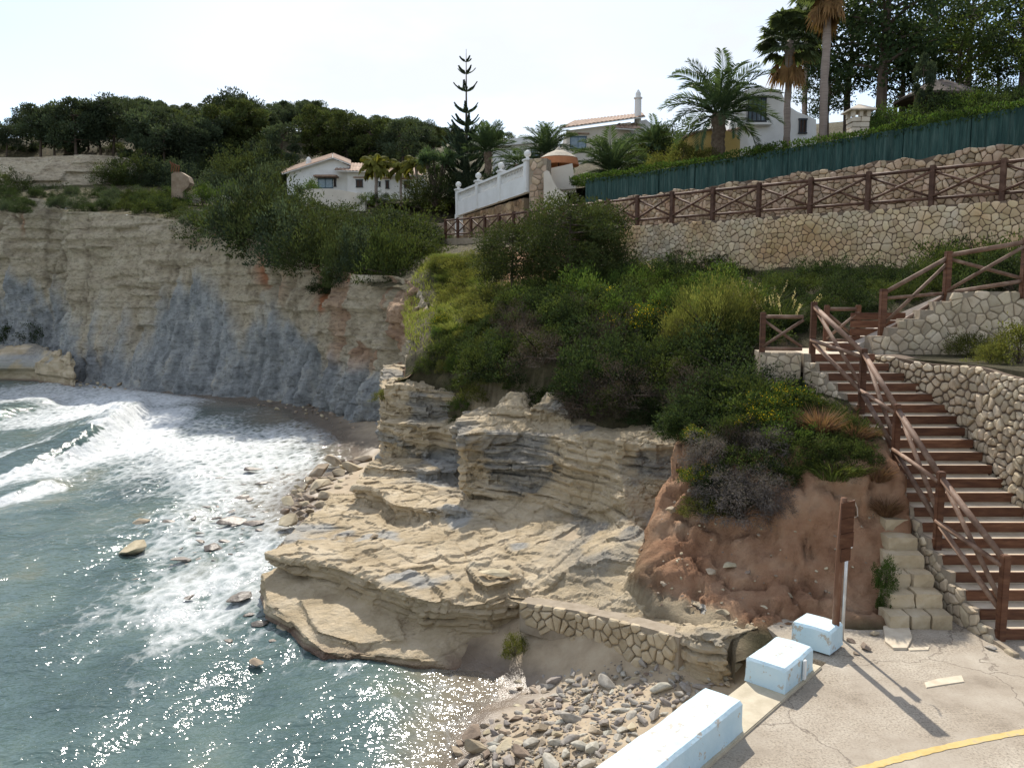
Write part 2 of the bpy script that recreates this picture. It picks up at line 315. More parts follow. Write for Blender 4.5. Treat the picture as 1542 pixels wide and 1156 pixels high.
tag(mk('hillside', P3.reshape(-1, 3), gridfaces(idx, keep), GM, smooth=True, attrs={'bank': bankm.ravel(), 'pale': pale.ravel()}), 'soil slope with a bare red earth bank above the paving', kind='structure')

# ---- far cliff round the bay
nc, nr = 760, 150
B = catmull(CLB, nc); T = catmull(CLT, nc)
s = np.r_[0, np.cumsum(np.linalg.norm(np.diff(B[:, :2], axis=0), axis=1))]
v = np.linspace(0, 1, nr)
prof = v ** .0 * 0 + (1 - (1 - v) ** 1.0); lean = np.where(v < .3, v / .3 * .55, .55 + (v - .3) / .7 * .45)   # talus foot, steeper above
P = B[:, None, :] * (1 - lean[None, :, None]) + T[:, None, :] * lean[None, :, None]; P[:, :, 2] = B[:, None, 2] - .4 + (T[:, None, 2] - B[:, None, 2] + .4) * v[None, :]
tan = np.gradient(B[:, :2], axis=0); nrm = np.stack([tan[:, 1], -tan[:, 0]], -1); nrm /= np.linalg.norm(nrm, axis=1, keepdims=True); nrm = -nrm
mid = B[:, :2].mean(0)
if np.mean(((np.array([-12, 25.]) - B[:, :2]) * nrm).sum(1)) < 0: nrm = -nrm
S = np.repeat(s[:, None], nr, 1); Zc = P[:, :, 2]; Hc = np.repeat((T[:, 2] - SEA)[:, None], nr, 1); hv = np.repeat(v[None], nc, 0)
q = np.stack([P[..., 0], P[..., 1], Zc], -1)
ipx = proj(P.reshape(-1, 3)).reshape(nc, nr, 3)[..., 0]
wob = fbm(np.stack([S * .25, Zc * .25, 0 * S], -1), 4, 2)
# where the grey marl shows: under a wavering line, higher in the middle of the bay
lim = np.interp(ipx, [-200, 0, 90, 120, 230, 255, 300, 335, 345, 365, 375, 420, 500, 600, 700], [.5, .5, .45, .32, .36, .58, .72, .66, .46, .46, .66, .58, .34, .25, .2])
rib0 = fbm(np.stack([S * 1.1, Zc * .16, 0 * S], -1), 4, 11)
grey = sm(-.12, .12, lim + .18 * wob + .2 * rib0 + .06 * fbm(np.stack([S * 1.2, Zc * .4, 0 * S], -1), 3, 8) - hv)
band = fbm(np.stack([S * .06, S * 0, Zc * 3.2 + .5 * wob], -1), 3, 4); band2 = np.floor((Zc + .25 * wob) / .42); bh = _h(band2.astype(int), (0 * S).astype(int), (np.floor(S / 7 + vn(np.stack([S, band2, 0 * S], -1) * .2)).astype(int)), 3)
rib = fbm(np.stack([S * 1.1, Zc * .16, 0 * S], -1), 4, 11); rough3 = fbm(q * 1.7, 4, 6)
edge = sm(0, .06, hv) * (1 - .75 * sm(.93, 1, hv))
d = (1 - grey) * (.28 * (bh - .5) + .12 * band + .12 * rough3 + .45 * fbm(q * .35, 3, 21)) + grey * (.8 * rib + .3 * rough3 + .25 * fbm(q * .5, 3, 5))
block = sm(585, 560, ipx) * 0 + sm(440, 520, ipx) * (1 - sm(1.2, 1.3, hv))      # the broken right-hand end
fis = np.exp(-(np.abs(fbm(np.stack([S * .33, Zc * .05, 0 * S], -1), 3, 51)) / .035) ** 2) + .7 * np.exp(-(np.abs(fbm(np.stack([S * .9, Zc * .1, 0 * S + 7], -1), 3, 53)) / .03) ** 2) * sm(-.1, .2, fbm(q * .3, 2, 54))
d -= .55 * fis * (1 - .5 * grey)
d += .5 * (_h(np.floor(S / 1.9 + .6 * wob).astype(int), np.floor((Zc + .3 * wob) / 1.3).astype(int), (0 * S).astype(int), 61) - .5) * (1 - grey)
d += block * (.5 * fbm(q * .9, 4, 77) + .25 * (vn(np.floor(q * [1.2, 1.2, 1.8])) - .5))
P[..., :2] += nrm[:, None, :] * (d * edge)[..., None]
P[..., 2] += .12 * fbm(np.stack([S * .8, 0 * S, Zc * 2], -1), 3, 44) * edge
def cliff_material():
    m = bpy.data.materials.new('cliff_rock'); m.use_nodes = True; t = m.node_tree; L = t.links.new; b = t.nodes['Principled BSDF']; b.inputs['Roughness'].default_value = .95; b.inputs['Specular IOR Level'].default_value = .1
    v = coords(t, stretch=(1, 1, 2.4)); n1 = N(t, 'ShaderNodeTexNoise', Scale=.55, Detail=10, Roughness=.65); L(v, n1.inputs['Vector'])
    r1 = ramp(t, [(.28, (.33, .27, .19)), (.45, (.47, .395, .285)), (.58, (.54, .465, .34)), (.75, (.60, .53, .41))]); L(n1.outputs['Fac'], r1.inputs['Fac'])
    w = coords(t, stretch=(1, 1, .45)); n2 = N(t, 'ShaderNodeTexNoise', Scale=.9, Detail=10, Roughness=.65); L(w, n2.inputs['Vector'])
    r2 = ramp(t, [(.26, (.16, .165, .165)), (.42, (.25, .262, .262)), (.53, (.33, .34, .335)), (.62, (.39, .39, .365)), (.72, (.46, .41, .32))]); L(n2.outputs['Fac'], r2.inputs['Fac'])
    at = N(t, 'ShaderNodeAttribute', attribute_name='grey'); m1 = N(t, 'ShaderNodeMixRGB'); L(at.outputs['Fac'], m1.inputs['Fac']); L(r1.outputs['Color'], m1.inputs['Color1']); L(r2.outputs['Color'], m1.inputs['Color2'])
    a2 = N(t, 'ShaderNodeAttribute', attribute_name='red'); m2 = N(t, 'ShaderNodeMixRGB'); m2.inputs['Color2'].default_value = (.40, .17, .085, 1); L(a2.outputs['Fac'], m2.inputs['Fac']); L(m1.outputs['Color'], m2.inputs['Color1'])
    n8 = N(t, 'ShaderNodeTexNoise', Scale=2.6, Detail=12, Roughness=.75); L(v, n8.inputs['Vector']); r8 = ramp(t, [(.36, (.45, .43, .42)), (.5, (1, 1, 1)), (.66, (1.25, 1.25, 1.22))]); L(n8.outputs['Fac'], r8.inputs['Fac']); m8 = N(t, 'ShaderNodeMixRGB', blend_type='MULTIPLY'); m8.inputs['Fac'].default_value = .8; L(m2.outputs['Color'], m8.inputs['Color1']); L(r8.outputs['Color'], m8.inputs['Color2'])
    L(m8.outputs['Color'], b.inputs['Base Color'])
    n3 = N(t, 'ShaderNodeTexNoise', Scale=2.2, Detail=12, Roughness=.72); L(v, n3.inputs['Vector']); n4 = N(t, 'ShaderNodeTexNoise', Scale=3, Detail=10, Roughness=.7); L(w, n4.inputs['Vector'])
    mm = N(t, 'ShaderNodeMixRGB'); L(at.outputs['Fac'], mm.inputs['Fac']); L(n3.outputs['Fac'], mm.inputs['Color1']); L(n4.outputs['Fac'], mm.inputs['Color2'])
    bp = N(t, 'ShaderNodeBump', Strength=1.0, Distance=.35); L(mm.outputs['Color'], bp.inputs['Height']); L(bp.outputs['Normal'], b.inputs['Normal'])
    return m
CM = cliff_material()
red = sm(.36, .56, vn(q * [1.3, 1.3, .9], 14)) * (np.exp(-((ipx - 405) / 16) ** 2) + np.exp(-((ipx - 487) / 12) ** 2) * 1.1 + .5 * np.exp(-((ipx - 32) / 6) ** 2)) * sm(.62, .78, hv + .2 * wob) + .45 * sm(470, 530, ipx) * sm(.5, .62, vn(q * [.9, .9, .6], 12)) * sm(.3, .5, hv)
F = gridfaces(np.arange(nc * nr).reshape(nc, nr), np.ones((nc, nr), bool))
tag(mk('sea_cliff', P.reshape(-1, 3), F, CM, smooth=True, attrs={'grey': grey.ravel(), 'red': np.clip(red, 0, 1).ravel()}), 'high cliff of sandstone and blue grey marl around the bay', kind='structure')

# ---- rock masses built from bedded slabs, fused and weathered
def rockmass(name, prisms, vox, label, fn, material, attrfn=None):
    mb = MB()
    for top, bot in prisms:
        n = len(top); mb.add(list(top) + list(bot), [tuple(range(n)), tuple(range(2 * n - 1, n - 1, -1))] + [(i, n + i, n + (i + 1) % n, (i + 1) % n) for i in range(n)])
    me = bpy.data.meshes.new(name); me.from_pydata(mb.v, [], mb.f); me.update()
    bm = bmesh.new(); bm.from_mesh(me); bmesh.ops.recalc_face_normals(bm, faces=bm.faces[:]); bmesh.ops.triangulate(bm, faces=bm.faces[:]); bm.to_mesh(me); bm.free()
    o = link(name, me); md = o.modifiers.new('r', 'REMESH'); md.mode = 'VOXEL'; md.voxel_size = vox; md.adaptivity = 0
    dg = bpy.context.evaluated_depsgraph_get(); ev = o.evaluated_get(dg); m2 = bpy.data.meshes.new_from_object(ev); o.modifiers.clear(); o.data = m2
    n = len(m2.vertices); V = np.zeros(n * 3); m2.vertices.foreach_get('co', V); V = V.reshape(-1, 3); Nn = np.zeros(n * 3); m2.vertices.foreach_get('normal', Nn); Nn = Nn.reshape(-1, 3)
    V2 = fn(V, Nn); m2.vertices.foreach_set('co', V2.ravel()); m2.update(); m2.polygons.foreach_set('use_smooth', np.zeros(len(m2.polygons), bool))
    m2.materials.clear(); m2.materials.append(material)
    if attrfn:
        for k, a in attrfn(V2, Nn).items(): at = m2.attributes.new(k, 'FLOAT', 'POINT'); at.data.foreach_set('value', a.astype(np.float32))
    tag(o, label, kind='structure'); return o
def slab(pix, thick=None, bot=None, grow=0.):
    """outline from pixels cut with its level; straight down or down to another outline"""
    top = np.array([W(p[0], p[1], z=p[2]) if len(p) == 3 else W(p[0], p[1], Y=p[3]) for p in pix])
    if bot is None:
        c = top.mean(0); b = top.copy(); b[:, :2] = c[:2] + (top[:, :2] - c[:2]) * (1 + grow); b[:, 2] = (top[:, 2] - thick) if thick else -2.2
    else: b = np.array([W(p[0], p[1], z=p[2]) for p in bot])
    return top, b
LIP = [(398, 832), (430, 843), (470, 849), (510, 857), (545, 869), (575, 887), (610, 897), (650, 903), (700, 908), (735, 908), (765, 897), (790, 900)]
lipz = [-.5] * 12
shelf = [(x, y, -.5) for x, y in LIP] + [(870, 912, -.34), (960, 933, -.22), (1022, 950, -.1), (1085, 962, -.02), (1150, 945, .0), (1060, 905, .05), (950, 850, .1), (800, 800, -.3), (620, 770, -.45), (560, 735, -.5), (500, 745, -.5), (470, 775, -.5), (430, 805, -.5)]
core = [(440, 842, -.62), (480, 856, -.62), (540, 880, -.62), (590, 898, -.62), (640, 912, -.62), (740, 915, -.62), (800, 905, -.6), (870, 914, -.5), (960, 936, -.4), (1022, 954, -.3), (1085, 966, -.2), (1150, 948, -.1), (1060, 905, -.1), (900, 830, -.1), (620, 770, -.5), (540, 750, -.6), (460, 800, -.62)]
bench = [(392, 862, -.95), (402, 905, -1.05), (440, 935, -1.15), (462, 960, -1.2), (490, 982, -1.28), (560, 985, -1.22), (620, 992, -1.22), (655, 996, -1.28), (685, 1012, -1.4), (760, 990, -1.5), (820, 962, -1.15), (900, 975, -.85), (1000, 985, -.7), (1085, 985, -.5), (1085, 940, -.4), (900, 900, -.5), (700, 900, -.75), (560, 880, -.85), (470, 862, -.85), (420, 850, -.9)]
prisms = [
    slab(shelf, thick=.24, grow=-.03), slab(core), slab(bench),
    slab([(448, 900, -.95), (500, 893, -.92), (560, 905, -.92), (600, 930, -.93), (612, 962, -1.05), (540, 968, -1.12), (478, 950, -1.1)], thick=.5),
    slab([(529, 736, -.05), (576, 741, -.05), (590, 757, -.05), (640, 764, -.05), (700, 769, -.05), (760, 779, -.05), (830, 786, -.05), (900, 795, -.05), (960, 790, .2), (960, 720, .6), (700, 680, -.05), (600, 690, -.05), (545, 708, -.05)], thick=.6, grow=-.02),
    slab([(545, 702, .12), (600, 706, .12), (640, 712, .15), (690, 705, .18), (700, 680, .2), (620, 676, .2), (570, 690, .15)], thick=.8),
    slab([(600, 795, -.44), (640, 835, -.43), (700, 860, -.43), (745, 884, -.45), (800, 885, -.4), (900, 885, -.2), (980, 875, 0), (990, 800, .6), (880, 780, .1), (760, 775, -.1), (650, 770, -.25)], thick=.8),
    slab([(705, 852, -.3), (780, 848, -.28), (790, 866, -.3), (730, 884, -.32)], thick=.4),
    # the square tower of beds and the face to its right
    slab([(689, 655, 1.5), (720, 652, 1.5), (790, 652, 1.5), (850, 655, 1.6), (930, 668, 1.6), (1030, 688, 1.5), (1050, 640, 2.0), (900, 610, 2.0), (790, 610, 1.9), (700, 622, 1.7)], bot=[(704, 752, -.05), (740, 756, -.05), (810, 772, -.05), (880, 800, -.05), (950, 830, .1), (1010, 800, .3), (1000, 700, .5), (900, 680, .3), (800, 680, .2), (715, 690, .2)]),
    slab([(684, 640, 1.62), (745, 636, 1.62), (810, 640, 1.62), (870, 640, 1.7), (870, 615, 1.8), (700, 618, 1.7)], thick=.32),
    slab([(699, 690, .95), (765, 694, .95), (830, 700, 1.0), (850, 680, 1.1), (720, 668, 1.0)], thick=.2),
    slab([(703, 728, .35), (750, 735, .35), (842, 745, .4), (842, 700, .4), (720, 690, .4)], thick=.22),
    slab([(640, 640, 1.0), (700, 655, 1.0), (760, 650, 1.3), (800, 615, 1.7), (700, 600, 1.6), (640, 606, 1.4)], None),
    slab([(575, 584, 1.9), (640, 586, 1.85), (700, 602, 1.7), (760, 612, 1.75), (860, 618, 1.75), (930, 648, 1.6), (1035, 662, 1.55), (1060, 628, 1.9), (930, 600, 2.1), (860, 575, 2.2), (760, 572, 2.15), (700, 560, 2.15), (640, 548, 2.3), (575, 548, 2.35)], None),
    slab([(1020, 680, 1.3), (1060, 700, 1.2), (1040, 790, .45), (1000, 850, .1), (960, 870, .0), (900, 800, .0), (900, 700, .6)], None),
    # upper left beds
    slab([(570, 633, 1.1), (600, 638, 1.1), (640, 640, 1.1), (686, 640, 1.1), (692, 615, 1.2), (640, 610, 1.2), (575, 612, 1.2)], thick=.62),
    slab([(578, 650, .75), (640, 660, .75), (690, 655, .75), (690, 630, .8), (590, 630, .8)], thick=1.2),
    slab([(575, 606, 1.55), (640, 612, 1.5), (700, 612, 1.5), (712, 592, 1.7), (640, 590, 1.7), (580, 592, 1.7)], thick=.55),
    slab([(577, 580, 2.05), (612, 580, 2.05), (650, 588, 1.95), (690, 590, 1.95), (706, 580, 2.05), (640, 568, 2.2), (590, 568, 2.2)], thick=.62),
    # broken crags under the scrub
    slab([(742, 616, 1.9), (790, 618, 1.9), (792, 594, 2.2), (768, 588, 2.3)], bot=[(730, 648, 1.4), (800, 650, 1.4), (800, 620, 1.5), (760, 615, 1.5)]),
    slab([(800, 614, 2.0), (856, 618, 2.0), (850, 592, 2.25), (822, 590, 2.3)], bot=[(788, 652, 1.4), (868, 655, 1.4), (860, 620, 1.5), (800, 615, 1.5)]),
    slab([(932, 662, 1.75), (990, 668, 1.75), (1035, 668, 1.75), (1035, 650, 1.9), (935, 648, 1.9)], thick=1.2),
    slab([(1015, 950, -.07), (1045, 962, -.05), (1088, 968, -.02), (1100, 945, .02), (1020, 930, 0)], thick=.7),
    slab([(930, 785, .45), (985, 790, .45), (1000, 770, .6), (940, 765, .6)], thick=.6),
]
def weather(V, Nn):
    w = 1.7 * fbm(V * .5, 3, 2); up = np.abs(Nn[:, 2])
    lay = (V[:, 2] + .10 * w + .05 * V[:, 0] * .4) / .17; li = np.floor(lay); lf = lay - li
    lr = _h(li.astype(int), (0 * li).astype(int), np.floor(V[:, 0] * .95 + V[:, 1] * .7 + 1.2 * w).astype(int), 5)
    side = 1 - up ** 2
    groove = np.exp(-((lf - .03) / .09) ** 2)
    lay2 = (V[:, 2] + .06 * w) / .062; l2 = _h(np.floor(lay2).astype(int), 1 + (0 * li).astype(int), np.floor(V[:, 0] * 2.6 + V[:, 1] * 1.9 + 3 * w).astype(int), 9)
    tn = fbm(V * [.9, .9, .3], 4, 61) * 3.2; ter = (np.floor(tn) + sm(.44, .56, tn - np.floor(tn))) / 3.2       # slabby steps on the upper faces
    bl = _h(np.floor(V[:, 0] * 1.6 + V[:, 1] * .9 + w).astype(int), np.floor(V[:, 1] * 1.7 - V[:, 0] * .8 + .6 * w).astype(int), np.floor(V[:, 2] * 3.1 + w).astype(int), 21)
    d = .15 * fbm(V * .8, 4, 7) + .09 * (bl - .5) * sm(-.8, -.55, V[:, 2]) + .03 * fbm(V * 6, 3, 8) + side * (.15 * (lr - .5) + .08 * (l2 - .5) - .08 * groove) + up ** 4 * .16 * ter * sm(-.75, -.5, V[:, 2])
    # vertical joints splitting the beds into blocks
    j = np.abs(((V[:, 0] * .8 + V[:, 1] * .55 + .35 * w + lr * .7) / .75) % 1 - .5); d -= side * .06 * np.exp(-((j - .5) / .035) ** 2)
    j2 = np.abs(((V[:, 0] * .55 - V[:, 1] * .9 + .5 * w) / 1.35) % 1 - .5); d -= .05 * np.exp(-((j2 - .5) / .02) ** 2) * sm(-.1, .2, fbm(V * .7, 2, 91))
    smooth_ = sm(-.62, -.75, V[:, 2]) ; d *= (1 - .25 * smooth_)
    return V + Nn * d[:, None] * np.array([1, 1, .8])
def rock_attr(V, Nn):
    g = sm(.05, .3, fbm(V * [.8, .8, 1.4], 4, 15)) * sm(.2, .9, V[:, 2] + .6) * .9
    ml = sm(.2, .32, fbm(V * [.6, .6, .9], 3, 27)) * (1 - sm(.2, .6, V[:, 2])) * .8 * sm(-.62, -.5, V[:, 2])
    wet = 1 - sm(-1.40, -1.20, V[:, 2] + .1 * fbm(V * 1.5, 3, 3)); return {'grey': np.clip(g, 0, 1), 'marl': ml, 'wet': wet}
def rock_material():
    m = bpy.data.materials.new('shore_rock'); m.use_nodes = True; t = m.node_tree; L = t.links.new; b = t.nodes['Principled BSDF']; b.inputs['Specular IOR Level'].default_value = .2
    v = coords(t, stretch=(1, 1, 2.5)); n1 = N(t, 'ShaderNodeTexNoise', Scale=1.1, Detail=10, Roughness=.65); L(v, n1.inputs['Vector'])
    r1 = ramp(t, [(.27, (.30, .225, .14)), (.42, (.44, .35, .225)), (.55, (.54, .44, .30)), (.75, (.62, .53, .39))]); L(n1.outputs['Fac'], r1.inputs['Fac'])
    n2 = N(t, 'ShaderNodeTexNoise', Scale=5, Detail=9, Roughness=.7); L(v, n2.inputs['Vector'])
    r2 = ramp(t, [(.35, (.15, .14, .125)), (.5, (.26, .245, .215)), (.68, (.43, .38, .30))]); L(n2.outputs['Fac'], r2.inputs['Fac'])
    def mix(a, c1, c2):
        x = N(t, 'ShaderNodeMixRGB'); L(a, x.inputs['Fac']); L(c1, x.inputs['Color1']); L(c2, x.inputs['Color2']); return x.outputs['Color']
    def at(n): return N(t, 'ShaderNodeAttribute', attribute_name=n).outputs['Fac']
    c = mix(at('grey'), r1.outputs['Color'], r2.outputs['Color'])
    r3 = ramp(t, [(.35, (.30, .305, .295)), (.7, (.43, .425, .40))]); L(n2.outputs['Fac'], r3.inputs['Fac']); c = mix(at('marl'), c, r3.outputs['Color'])
    r4 = ramp(t, [(.35, (.14, .085, .06)), (.7, (.24, .16, .115))]); L(n2.outputs['Fac'], r4.inputs['Fac']); wt = at('wet'); c = mix(wt, c, r4.outputs['Color'])
    L(c, b.inputs['Base Color']); ro = N(t, 'ShaderNodeMapRange'); ro.inputs['To Min'].default_value = .92; ro.inputs['To Max'].default_value = .35; L(wt, ro.inputs['Value']); L(ro.outputs['Result'], b.inputs['Roughness'])
    n3 = N(t, 'ShaderNodeTexNoise', Scale=7, Detail=12, Roughness=.72); L(v, n3.inputs['Vector']); n4 = N(t, 'ShaderNodeTexNoise', Scale=1.7, Detail=8, Roughness=.6, Distortion=.6); L(v, n4.inputs['Vector'])
    ab = N(t, 'ShaderNodeMath', operation='SUBTRACT'); ab.inputs[1].default_value = .5; L(n4.outputs['Fac'], ab.inputs[0]); a2 = N(t, 'ShaderNodeMath', operation='ABSOLUTE'); L(ab.outputs[0], a2.inputs[0])
    mr_ = N(t, 'ShaderNodeMapRange'); mr_.inputs['From Max'].default_value = .012; L(a2.outputs[0], mr_.inputs['Value'])
    ad = N(t, 'ShaderNodeMath', operation='MULTIPLY_ADD'); ad.inputs[1].default_value = .9; L(mr_.outputs['Result'], ad.inputs[0]); L(n3.outputs['Fac'], ad.inputs[2])
    bp = N(t, 'ShaderNodeBump', Strength=1.0, Distance=.09); L(n3.outputs['Fac'], bp.inputs['Height']); L(bp.outputs['Normal'], b.inputs['Normal'])
    return m
RM = rock_material()
rockmass('rock_promontory', prisms, .04, 'bedded sandstone promontory with an undercut shelf above the water', weather, RM, rock_attr)
# far rock platform left of the cliff corner
far = [slab([(-160, 552, -.6), (0, 552, -.6), (60, 556, -.6), (104, 560, -.5), (120, 550, .2), (108, 528, 1.0), (60, 528, .6), (-160, 520, .9)], None),
       slab([(-160, 538, .2), (0, 540, .15), (50, 541, .1), (85, 545, .1), (104, 530, .9), (60, 520, .9), (-160, 515, .9)], None),
       slab([(-160, 562, -1.1), (0, 564, -1.1), (70, 568, -1.1), (110, 574, -1.1), (118, 560, -1), (0, 545, -1), (-160, 545, -1)], None)]
def weather_far(V, Nn):
    side = 1 - Nn[:, 2] ** 2; li = np.floor((V[:, 2] + .2 * fbm(V * .2, 2)) / .3); lr = _h(li.astype(int), 0 * li.astype(int), np.floor(V[:, 0] * .15).astype(int), 2)
    return V + Nn * (.35 * fbm(V * .5, 4, 3) + side * .5 * (lr - .5))[:, None]
rockmass('rock_platform', far, .22, 'layered rock platform at the foot of the far cliff', weather_far, RM, rock_attr)
# upper rock terrace under the pines
ub = [W(x, y, Y=Y_) for x, y, Y_ in ((-160, 300, 80), (0, 300, 80), (90, 300, 80), (180, 300, 82), (240, 290, 88), (300, 285, 95))]; ut = [W(x, y, Y=Y_) for x, y, Y_ in ((-160, 238, 84), (0, 236, 84), (90, 234, 84), (175, 236, 85), (235, 245, 91), (300, 270, 97))]
nb, nr2 = 300, 60; Bq = catmull(ub, nb); Tq = catmull(ut, nb); vv = np.linspace(0, 1, nr2)[None, :, None]; Pq = Bq[:, None] * (1 - vv) + Tq[:, None] * vv
dd = 1.0 * fbm(Pq * .3, 4, 8) + .7 * (_h(np.floor(Pq[..., 2] / .5 + .4 * fbm(Pq * .1, 2)).astype(int), np.floor(Pq[..., 0] / 9).astype(int), np.zeros(Pq.shape[:2], int), 1) - .5)
Pq[..., 1] -= dd; tag(mk('upper_cliff', Pq.reshape(-1, 3), gridfaces(np.arange(nb * nr2).reshape(nb, nr2), np.ones((nb, nr2), bool)), CM, smooth=True, attrs={'grey': np.zeros(nb * nr2), 'red': np.zeros(nb * nr2)}), 'pale rock band below the row of pines', kind='structure')
# ---- garden terrace and wooded hill behind
GP = [C3(1542, 178, Y=25.5), C3(1290, 212, Y=31), C3(1080, 243, Y=35), C3(1180, 225, Y=39), C3(1237, 218, Y=35), C3(1400, 195, Y=36), C3(1600, 150, Y=34), C3(860, 285, Y=42.5), C3(920, 280, Y=44), C3(1000, 225, Y=58), C3(900, 240, Y=60), C3(703, 300, Y=61), C3(800, 270, Y=52),
      C3(740, 290, Y=52), C3(1400, 170, Y=60), C3(1542, 160, Y=60), C3(1250, 190, Y=60), C3(650, 300, Y=62), C3(560, 305, Y=73), C3(440, 300, Y=74), C3(300, 290, Y=80), C3(200, 288, Y=86), C3(0, 288, Y=84),
      C3(0, 232, Y=92), C3(-200, 232, Y=92), C3(180, 232, Y=93), C3(300, 205, Y=112), C3(420, 200, Y=118), C3(520, 205, Y=122), C3(650, 225, Y=135), C3(760, 240, Y=150), C3(900, 235, Y=150), C3(1100, 200, Y=120), C3(1500, 170, Y=120), C3(420, 240, Y=98), C3(560, 250, Y=100), C3(300, 245, Y=100), C3(680, 262, Y=95), C3(0, 262, Y=140), C3(300, 200, Y=170), C3(700, 220, Y=200), C3(1500, 180, Y=200), C3(-200, 262, Y=140)]
gard = tps(GP)
xs = np.arange(-100, 130, .9); ys = np.arange(24, 210, .9); X, Y = np.meshgrid(xs, ys); Z = gard(X, Y) + .25 * fbm(np.stack([X, Y, 0 * X], -1) * .25, 3, 6)
# plan of everything inland of the walls, and of the hill behind the rock band
GARDP = [(16.5, 23.4), (7.2, 33.6), (3.0, 41.6), (.9, 42.0), (-3.1, 51.6), (-4.2, 60)] + [tuple(W(x, y, Y=Y_)[:2]) for x, y, Y_ in ((640, 300, 66), (560, 300, 71), (430, 300, 73), (250, 292, 74), (200, 285, 80), (178, 250, 85), (175, 236, 85), (90, 234, 84), (0, 236, 84), (-200, 238, 84))] + [(-110, 215), (140, 215), (140, 10), (30, 10)]
keep = inpoly(X, Y, GARDP)
tag(mk('garden_hill', np.stack([X, Y, Z], -1).reshape(-1, 3), gridfaces(np.arange(X.size).reshape(X.shape), keep), GM, smooth=True, attrs={'bank': np.zeros(X.size), 'pale': np.zeros(X.size)}), 'garden terrace and wooded hill behind the walls', kind='structure')
# ---- beach and sea bed
BP = [C3(690, 1012, -1.42), C3(750, 1005, -1.35), C3(850, 990, -1.05), C3(850, 940, -.68), C3(930, 962, -.58), C3(1000, 978, -.47), C3(960, 1010, -.85), C3(1085, 985, -.5), C3(1100, 975, -.4), C3(700, 1080, -1.42), C3(780, 1080, -1.2), C3(900, 1080, -.98), C3(680, 1150, -1.4), C3(850, 1150, -.98), C3(1000, 1060, -.75), C3(1100, 1040, -.6), C3(1000, 1150, -.9),
      C3(600, 1080, -1.75), C3(450, 1080, -2.2), C3(300, 1000, -2.6), C3(420, 900, -2), C3(330, 820, -1.9), C3(420, 770, -1.45), C3(500, 740, -1.2), C3(540, 700, -1.25), C3(450, 730, -1.42), C3(380, 740, -1.6), C3(560, 660, -1.2), C3(510, 640, -1.3), C3(480, 700, -1.6), C3(400, 640, -1.6), C3(250, 640, -1.9), C3(300, 605, -1.5), C3(430, 614, -1.42), C3(120, 590, -1.7), C3(0, 600, -2.4), C3(0, 800, -3), C3(0, 1100, -3), C3(-200, 700, -4),
      C3(500, 1250, -2), C3(900, 1300, -1), (6, 11, -.6), (-3, 20, -.8), (-2, 26, -.5), (1, 12, -.7)]
bed = tps(BP)
xs = np.concatenate([np.arange(-40, -7, .35), np.arange(-7, 4.4, .07)]); ys = np.concatenate([np.arange(5, 13, .07), np.arange(13, 26, .12), np.arange(26, 62, .35)]); X, Y = np.meshgrid(xs, ys)
q = np.stack([X, Y, 0 * X], -1); Z = bed(X, Y) + .05 * fbm(q * 1.2, 4, 2) + .02 * fbm(q * 6, 3, 4); Z = np.clip(Z, -4, .2)
wet = (1 - sm(-1.34, -1.12, Z + .08 * fbm(q * .9, 3, 12)))
def sand_material():
    m = bpy.data.materials.new('beach_sand'); m.use_nodes = True; t = m.node_tree; L = t.links.new; b = t.nodes['Principled BSDF']
    v = coords(t); n1 = N(t, 'ShaderNodeTexNoise', Scale=2.2, Detail=10, Roughness=.65); L(v, n1.inputs['Vector'])
    r1 = ramp(t, [(.3, (.27, .21, .14)), (.5, (.38, .30, .205)), (.72, (.46, .38, .27))]); L(n1.outputs['Fac'], r1.inputs['Fac'])
    r2 = ramp(t, [(.3, (.12, .09, .065)), (.7, (.20, .155, .115))]); L(n1.outputs['Fac'], r2.inputs['Fac'])
    a = N(t, 'ShaderNodeAttribute', attribute_name='wet'); x = N(t, 'ShaderNodeMixRGB'); L(a.outputs['Fac'], x.inputs['Fac']); L(r1.outputs['Color'], x.inputs['Color1']); L(r2.outputs['Color'], x.inputs['Color2']); L(x.outputs['Color'], b.inputs['Base Color'])
    ro = N(t, 'ShaderNodeMapRange'); ro.inputs['To Min'].default_value = .95; ro.inputs['To Max'].default_value = .25; L(a.outputs['Fac'], ro.inputs['Value']); L(ro.outputs['Result'], b.inputs['Roughness'])
    n2 = N(t, 'ShaderNodeTexNoise', Scale=30, Detail=8, Roughness=.7); L(v, n2.inputs['Vector']); bp = N(t, 'ShaderNodeBump', Strength=.5, Distance=.02); L(n2.outputs['Fac'], bp.inputs['Height']); L(bp.outputs['Normal'], b.inputs['Normal'])
    return m
tag(mk('beach', np.stack([X, Y, Z], -1).reshape(-1, 3), gridfaces(np.arange(X.size).reshape(X.shape), np.ones(X.shape, bool)), sand_material(), smooth=True, attrs={'wet': wet.ravel()}), 'wet sand beach running down into the sea', kind='structure')

